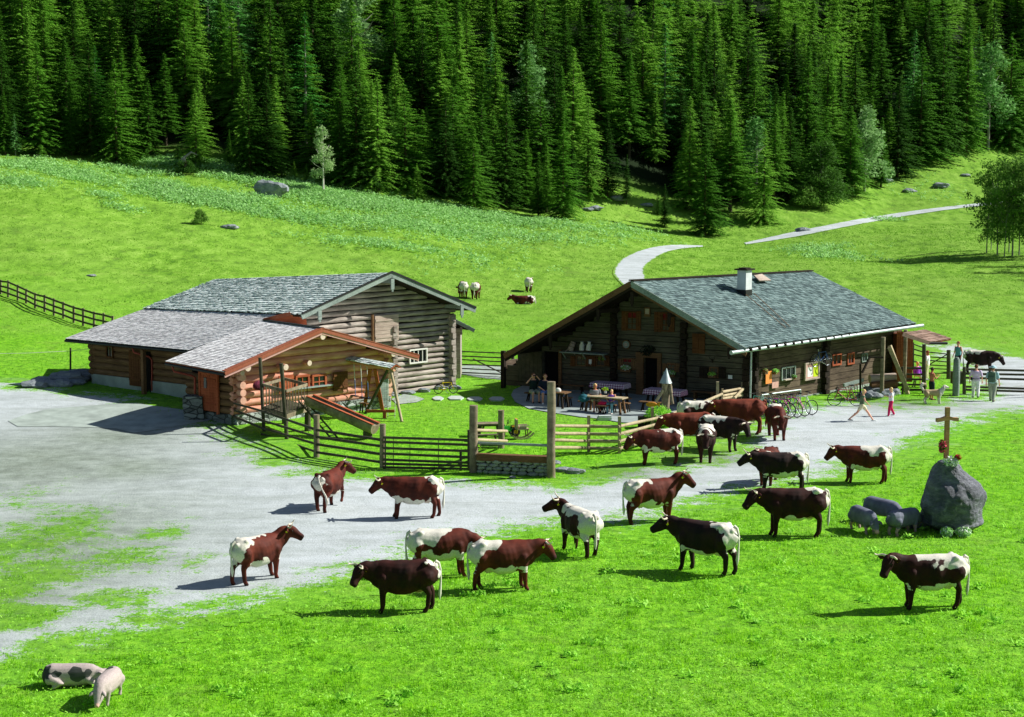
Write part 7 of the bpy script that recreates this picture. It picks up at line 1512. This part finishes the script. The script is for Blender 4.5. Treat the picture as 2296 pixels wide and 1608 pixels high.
c = G(1308, 924); c.z += .47; mb = MB(); mb.sphere((0, 0, .17), (.24, .16, .19), 12, 8); mb.sphere((.16, .02, .15), (.1, .12, .13), 10, 6); mb.sphere((-.02, -.13, .12), (.14, .07, .11), 10, 6); mb.torus((-.02, 0, .36), .05, .012, 'y', 12, 5); plain('bag_teal', (30, 96, 110), .8, .2, 8); _at(mb, 'backpack', 'bag_teal', c, 'dark teal backpack lying on the bench left of the blond woman', 'backpack')
c = G(1350, 928); c.z += .40; mb = MB(); mb.sphere((0, 0, .06), (.2, .15, .10), 12, 8); mb.sphere((.12, 0, .08), (.09, .12, .08), 10, 6); mb.torus((0, 0, .15), .05, .012, 'y', 12, 5); plain('bag_red', (226, 30, 80), .8, .15, 8); _at(mb, 'bag', 'bag_red', c, 'crimson bag between the blond woman and the child', 'bag')
bench(1350, 929, 'small low bench carrying the crimson bag', .5, .3, .42)
p = G(1355, 942); mb = MB(); mb.box((0, 0, .07), (.62, .34, .14), Matrix.Rotation(.05, 3, 'Z')); mb.box((.02, .02, .17), (.55, .30, .07), Matrix.Rotation(.1, 3, 'Z')); _at(mb, 'stone_block', 'flagstone', p, 'pale flat stone block at the feet of the blond woman', 'stone')
# sunlit helmet on the dark table
c = G(1251, 916); c.z += .79; mb = MB(); mb.sphere((0, 0, .05), (.15, .11, .13), 14, 8); mb.torus((0, 0, .03), .13, .012, 'z', 16, 5); _at(mb, 'helmet', 'white_paint', c, 'white helmet on the dark table behind the tallest post', 'helmet')
# carved figure with a cone hat
e = thing('carved_figure', G(1492, 930), 'weathered carved wooden figure with a tin cone hat and hanging arms', 'wooden figure'); mb = MB(); mb.log((0, 0, -.1), (0, 0, 1.62), .185, 12, .05); mb.build('trunk', 'fence_wood').parent = e
mb = MB(); mb.tube([(0, 0, 1.45), (0, 0, 1.75), (.03, 0, 2.12)], [.29, .16, .012], 18); mb.build('cone_hat', 'zinc').parent = e
mb = MB(); mb.log((-.12, -.12, 1.15), (-.46, -.22, .62), .075, 8); mb.build('arm', 'fence_pale').parent = e; mb = MB(); mb.log((.16, -.12, 1.42), (.22, -.16, 1.0), .09, 8); mb.log((.22, -.16, 1.0), (.30, -.2, .52), .07, 8); mb.build('arm', 'fence_wood').parent = e
mb = MB(); mb.sphere((0, -.18, 1.40), (.10, .06, .10), 10, 6); mb.tube([(0, -.2, 1.42), (0, -.29, 1.38)], [.03, .02], 6); mb.tube([(0, -.18, 1.36), (-.03, -.20, 1.05)], [.08, .03], 8); mb.build('beard', 'fence_pale').parent = e
# shrub tub and the orange fish sign
p = G(1474, 958); e = thing('potted_shrub', p, 'bright leafy shrub in a dark wooden tub below the carved figure', 'shrub'); mb = MB(); mb.box((-.35, 0, .22), (.95, .6, .46)); mb.build('tub', 'dark_board').parent = e
rg = random.Random(21); mb = MB()
for i in range(2600):
    a = rg.random()*6.28; r_ = rg.random()**.5; hz_ = rg.random(); x_ = math.cos(a)*r_*.85*(1-.35*hz_)+.05; y_ = math.sin(a)*r_*.5; z_ = .15+hz_*(.82-.3*r_*r_)+rg.gauss(0, .04); s_ = rg.uniform(.025, .05); q = Vector((rg.gauss(0, 1), rg.gauss(0, 1), rg.gauss(0, 1)+.6)).normalized(); u_ = q.orthogonal().normalized()*s_; w_ = q.cross(u_)*.6; c = Vector((x_, y_, z_)); mb.add([c+u_, c+w_, c-u_, c-w_], [(0, 1, 2, 3)])
mb.build('foliage', 'clover').parent = e
p = G(1460, 962); e = thing('fish_sign', p, 'orange fish shaped sign on a thin stake beside the shrub', 'sign'); z_ = on_depth(1460, 907, p.y).z-p.z; mb = MB(); mb.tube([(0, 0, 0), (0, 0, z_-.05)], .02, 6); mb.build('stake', 'fence_pale').parent = e
mb = MB(); mb.sphere((0, 0, z_), (.24, .03, .11), 14, 8); mb.prism([Vector((.2, -.02, z_)), Vector((.36, -.02, z_+.12)), Vector((.36, -.02, z_-.12))], (0, 0, 0), (0, .04, 0)); mb.build('fish_board', plain('fish_orange', (226, 150, 40), .6, .15, 8)).parent = e
# ================================================================ CHILDREN'S CORNER
p = G(1096, 978); e = table(1096, 978, 'low weathered picnic table on the playground lawn', 1.15, .62, .56, 'fence_wood', 'fence_dark', .12)
bench(1090, 990, 'low bench on the near side of the playground table', 1.1, .2, .30, 'fence_wood', 'fence_dark', .12); bench(1103, 968, 'low bench on the far side of the playground table', 1.1, .2, .30, 'fence_wood', 'fence_dark', .12)
plain('toy_green', (60, 190, 60), .4, .08, 4, .5); plain('toy_yellow', (250, 190, 50), .4, .05, 4, .5)
p = G(1142, 978); e = thing('toy_tractor', p, 'green toy pedal tractor with yellow seat on the playground lawn', 'toy tractor', None, R(200)); mb = MB(); mb.box((.22, 0, .33), (.46, .2, .2)); mb.sphere((.44, 0, .33), (.06, .1, .1)); mb.box((-.05, 0, .26), (.3, .14, .1)); mb.build('body', 'toy_green').parent = e
mb = MB(); mb.box((-.2, 0, .42), (.22, .24, .05)); mb.box((-.31, 0, .58), (.05, .24, .30)); mb.build('seat', 'toy_yellow').parent = e
for x_, r_ in ((-.22, .2), (.36, .12)):
    for sy in (-1, 1): mb = MB(); mb.torus((x_, sy*.19, r_), r_*.75, r_*.27, 'y', 18, 7); o = mb.build('wheel', 'tyre'); o.parent = e; mb = MB(); mb.tube([(x_, sy*.16, r_), (x_, sy*.22, r_)], r_*.45, 12); mb.build('hub', 'toy_yellow').parent = o
mb = MB(); mb.torus((.06, 0, .60), .09, .012, 'x', 14, 5); mb.tube([(.06, 0, .60), (.14, 0, .42)], .012, 6); mb.build('steering_wheel', 'saddle').parent = e
p = G(1168, 984); e = thing('rocking_chair', p, 'small pale wooden rocking chair on the playground lawn', 'rocking chair', None, R(14)); mb = MB()
for sy in (-.2, .2):
    pts = [Vector((.62*math.sin(a), sy, .62-.60*math.cos(a))) for a in np.linspace(-.7, .95, 10)]
    for a_, c_ in zip(pts, pts[1:]): mb.beam(a_, c_, .05, .07)
mb.build('rocker', 'fence_pale').parent = e; mb = MB(); mb.box((.05, 0, .42), (.5, .4, .05)); mb.build('seat', 'fence_pale').parent = e; mb = MB(); mb.box((-.2, 0, .64), (.05, .4, .36)); mb.build('backrest', 'fence_pale').parent = e
mb = MB(); mb.box((.1, .18, .56), (.4, .04, .04)); mb.box((.1, -.18, .56), (.4, .04, .04)); mb.box((.05, 0, .48), (.3, .34, .1)); mb.build('armrest', 'pale_board').parent = e
for x_ in (-.15, .22):
    for sy in (-.17, .17): mb = MB(); mb.beam((x_, sy, .4), (x_*1.2, sy*1.1, .07), .035, .035); mb.build('leg', 'brown_board').parent = e
p = G(1098, 1003); e = thing('toy_sledge', p, 'dark green child sledge lying behind the short rails', 'sledge', None, R(6)); mb = MB(); mb.box((0, 0, .12), (.72, .36, .06)); mb.sphere((-.3, 0, .14), (.12, .18, .06)); mb.build('seat', plain('toy_dark', (30, 60, 44), .5, .1)).parent = e
for sy in (-1, 1): mb = MB(); mb.tube([(-.45, sy*.17, .16), (-.36, sy*.17, .05), (.4, sy*.17, .03)], .022, 6); mb.build('runner', 'fence_pale').parent = e
# ================================================================ WOOD, TROUGH AND STONES BY THE INN'S FAR CORNER
e = thing('manger', G(1915, 893), 'old slatted wooden feed rack leaning on the inn side wall', 'feed rack'); q0, q1 = on_depth(1892, 864, G(1892, 893).y+.1), on_depth(1935, 852, G(1935, 889).y+.3); mb = MB(); mb.beam(q0, q1, .10, .16); hold(mb.build('top_board', 'grey_board'), e)
for i in range(7): q = q0.lerp(q1, (i+.5)/7); mb = MB(); mb.tube([q, (q.x+.1, q.y-.25, tz(q.x, q.y)+.05)], .022, 6); hold(mb.build('slat', 'fence_wood'), e)
p = G(1975, 888); e = thing('wood_trough', p, 'heavy hewn log trough on stones under the far eave', 'trough'); a, b = on_depth(1950, 850, p.y+1.2), on_depth(2008, 846, p.y+1.4); mb = MB(); mb.log(a, b, .24, 10, .08); hold(mb.build('log', 'pale_board'), e); mb = MB(); mb.log(a+Vector((0, -.3, -.35)), b+Vector((0, -.3, -.3)), .22, 10, .08); hold(mb.build('lower_log', 'brown_board'), e)
for i, (u, v, s) in enumerate(((1938, 892, .34), (1953, 890, .30), (1966, 892, .26), (1990, 888, .34), (2004, 884, .30), (1958, 882, .40))):
    rock_obj('foundation_stone', G(u, v), (s*1.2, s, s), ['leftmost foundation stone below the log trough', 'second foundation stone from the left below the trough', 'small foundation stone just left of the eave post', 'pale foundation stone right of the eave post', 'stone at the foot of the leaning brace by the eave', 'large stone directly under the middle of the log trough'][i], 'stone', seed=40+i, sub=2)
bench(2062, 868, 'small pale bench behind the dark board fence', .9, .35, .42, 'flagstone', 'fence_pale', .1)
# ================================================================ BOULDER WITH THE CROSS
m, t, b = newmat('dark_rock', .62, .5); g = coords(t); n = noise(t, g, 1.1, 9, .72); n2 = noise(t, coords(t, 'Object', (1, 1, 2.6), (.3, .5, 0)), 2.6, 8, .75); n3 = noise(t, coords(t, 'Object', (1, .6, .35), (.2, .9, .3)), 3.6, 5, .7)
r = ramp(t, mth(t, 'ADD', mth(t, 'MULTIPLY', n, .5), mth(t, 'MULTIPLY', n2, .5)), [(.32, (.02, .022, .034)), (.47, (.07, .078, .105)), (.58, (.19, .20, .24)), (.72, (.50, .52, .55))]); vein = ramp(t, n3, [(.60, (0, 0, 0)), (.70, (1, 1, 1))]).outputs[0]
t.links.new(mix(t, mth(t, 'MULTIPLY', vein, .55), r.outputs[0], (.36, .38, .42)), b.inputs['Base Color']); bump(t, b, mth(t, 'ADD', n, n2), .8, .12)
pb = G(2135, 1188); bm = bmesh.new(); bmesh.ops.create_icosphere(bm, subdivisions=6, radius=1)
prof = [(0, .90, 0), (.15, .93, 0), (.35, .92, 0), (.55, .86, .0), (.66, .76, -.04), (.75, .60, -.14), (.86, .44, -.22), (1.0, .26, -.26)]
Hb = 2.35
for v in bm.verts:
    q = v.co.normalized(); zz = (q.z+1)/2; zt = min(1, zz**.85); w_ = np.interp(zt, [a[0] for a in prof], [a[1] for a in prof]); ox = np.interp(zt, [a[0] for a in prof], [a[2] for a in prof]); rxy = Vector((q.x, q.y)).length; an = math.atan2(q.y, q.x); f = min(1, rxy*2.6) if zz > .5 else min(1, rxy*1.6)
    d_ = mnoise.noise(Vector((q.x*1.4+7, q.y*1.4, zz*2.4)))*.20+mnoise.noise(Vector((q.x*3.2, q.y*3.2+4, zz*5)))*.10+abs(mnoise.noise(Vector((q.x*5+2, q.y*5, zz*8))))*.035+mnoise.noise(Vector((q.x*14, q.y*14, zz*20)))*.022
    fac = 1+.03*math.cos(an*5+1); W2 = w_*f*(1+d_)*fac; v.co = Vector((math.cos(an)*W2*1.02+ox*1.0+.02, math.sin(an)*W2*.92, zt*Hb*(1+d_*.10)-.12))
me = bpy.data.meshes.new('boulder'); bm.to_mesh(me); bm.free(); me.materials.append(M['dark_rock']); me.polygons.foreach_set('use_smooth', [True]*len(me.polygons)); bo = bpy.data.objects.new('boulder', me); COL.objects.link(bo); bo.location = pb; tag(bo, 'great dark grey boulder beside the pigs carrying a wooden cross', 'boulder')
cw_ = G(2122, 1180); base_z = on_depth(2123, 1022, pb.y+.1).z; top_z = on_depth(2123, 917, pb.y+.1).z; cx_ = on_depth(2123, 970, pb.y+.1).x; e = thing('wooden_cross', (cx_, pb.y+.1, base_z-.1), 'tall plain wooden wayside cross standing on the dark boulder', 'cross', None, R(14))
wood('cross_wood', (120, 84, 54), (176, 130, 92), (206, 164, 124)); hcr = top_z-base_z+.25; mb = MB(); mb.box((0, 0, hcr/2-.1), (.125, .115, hcr)); mb.build('upright', 'cross_wood').parent = e
zc = on_depth(2123, 941, pb.y).z-(base_z-.1); mb = MB(); P = [(-.36, -.075), (-.36, .035), (-.20, .045), (-.08, .085), (.08, .085), (.20, .045), (.36, .035), (.36, -.075), (.20, -.06), (.08, -.03), (-.08, -.03), (-.20, -.06)]; mb.prism([Vector((x_, -.0645, zc+z_)) for x_, z_ in P], (0, 0, 0), (0, .135, 0)); mb.build('crossbar', 'cross_wood').parent = e
def on_rock(u, v, dy=0): r_ = Vector(ray(u, v)); c = Vector(CAMP); ok, loc, nn, ix = bo.ray_cast(c-bo.location, r_.normalized()); return (loc+bo.location) if ok else on_depth(u, v, pb.y-.3)
bpy.context.view_layer.update()
for i, (u, v, r_, mats, lab) in enumerate(((2132, 1036, (.26, .14, .17), ('petal_white', 'dock'), 'white flowers right below the foot of the cross'), (2111, 1003, (.12, .1, .22), ('petal_pink', 'spruce_needles'), 'pink and red flowers tied left of the cross'), (2147, 1026, (.10, .08, .08), ('petal_red', 'clover'), 'small red blossoms at the right end of the white flowers'))):
    c = on_rock(u, v); c = c if i != 1 else Vector((cx_-.16, pb.y-.05, on_depth(2111, 1000, pb.y).z)); flowers('flower_bunch', c, r_, 420, lab, mats, 'flowers', 30+i)
for u, v, lab, s_ in ((2104, 1187, 'left one of the two white flower clumps at the foot of the boulder', .2), (2146, 1192, 'right one of the two white flower clumps at the foot of the boulder', .26)):
    p = G(u, v); flowers('flower_clump', Vector((p.x, min(p.y, pb.y-.95), .16)), (s_, s_*.8, .16), 520, lab, ('petal_white', 'petal_white', 'dock') if False else ('dock', 'petal_white'), 'flowers', int(u))
rock_obj('rock', G(2048, 1180), (.62, .42, .36), 'low flat dark stone between the pigs and the great boulder', seed=5, mat='dark_rock')
for u, v, s, lab in ((1262, 1058, .30, 'pale stone on the bank right of the tallest post'), (1290, 1062, .36, 'larger stone low on the bank right of the tallest post'), (1246, 1040, .22, 'splintered pale stone beside the tallest post'), (1150, 1072, .12, 'tiny pale stone in front of the dry stone wall')):
    rock_obj('rock', G(u, v), (s, s*.7, s*.6), lab, seed=int(u) % 13, sub=2)
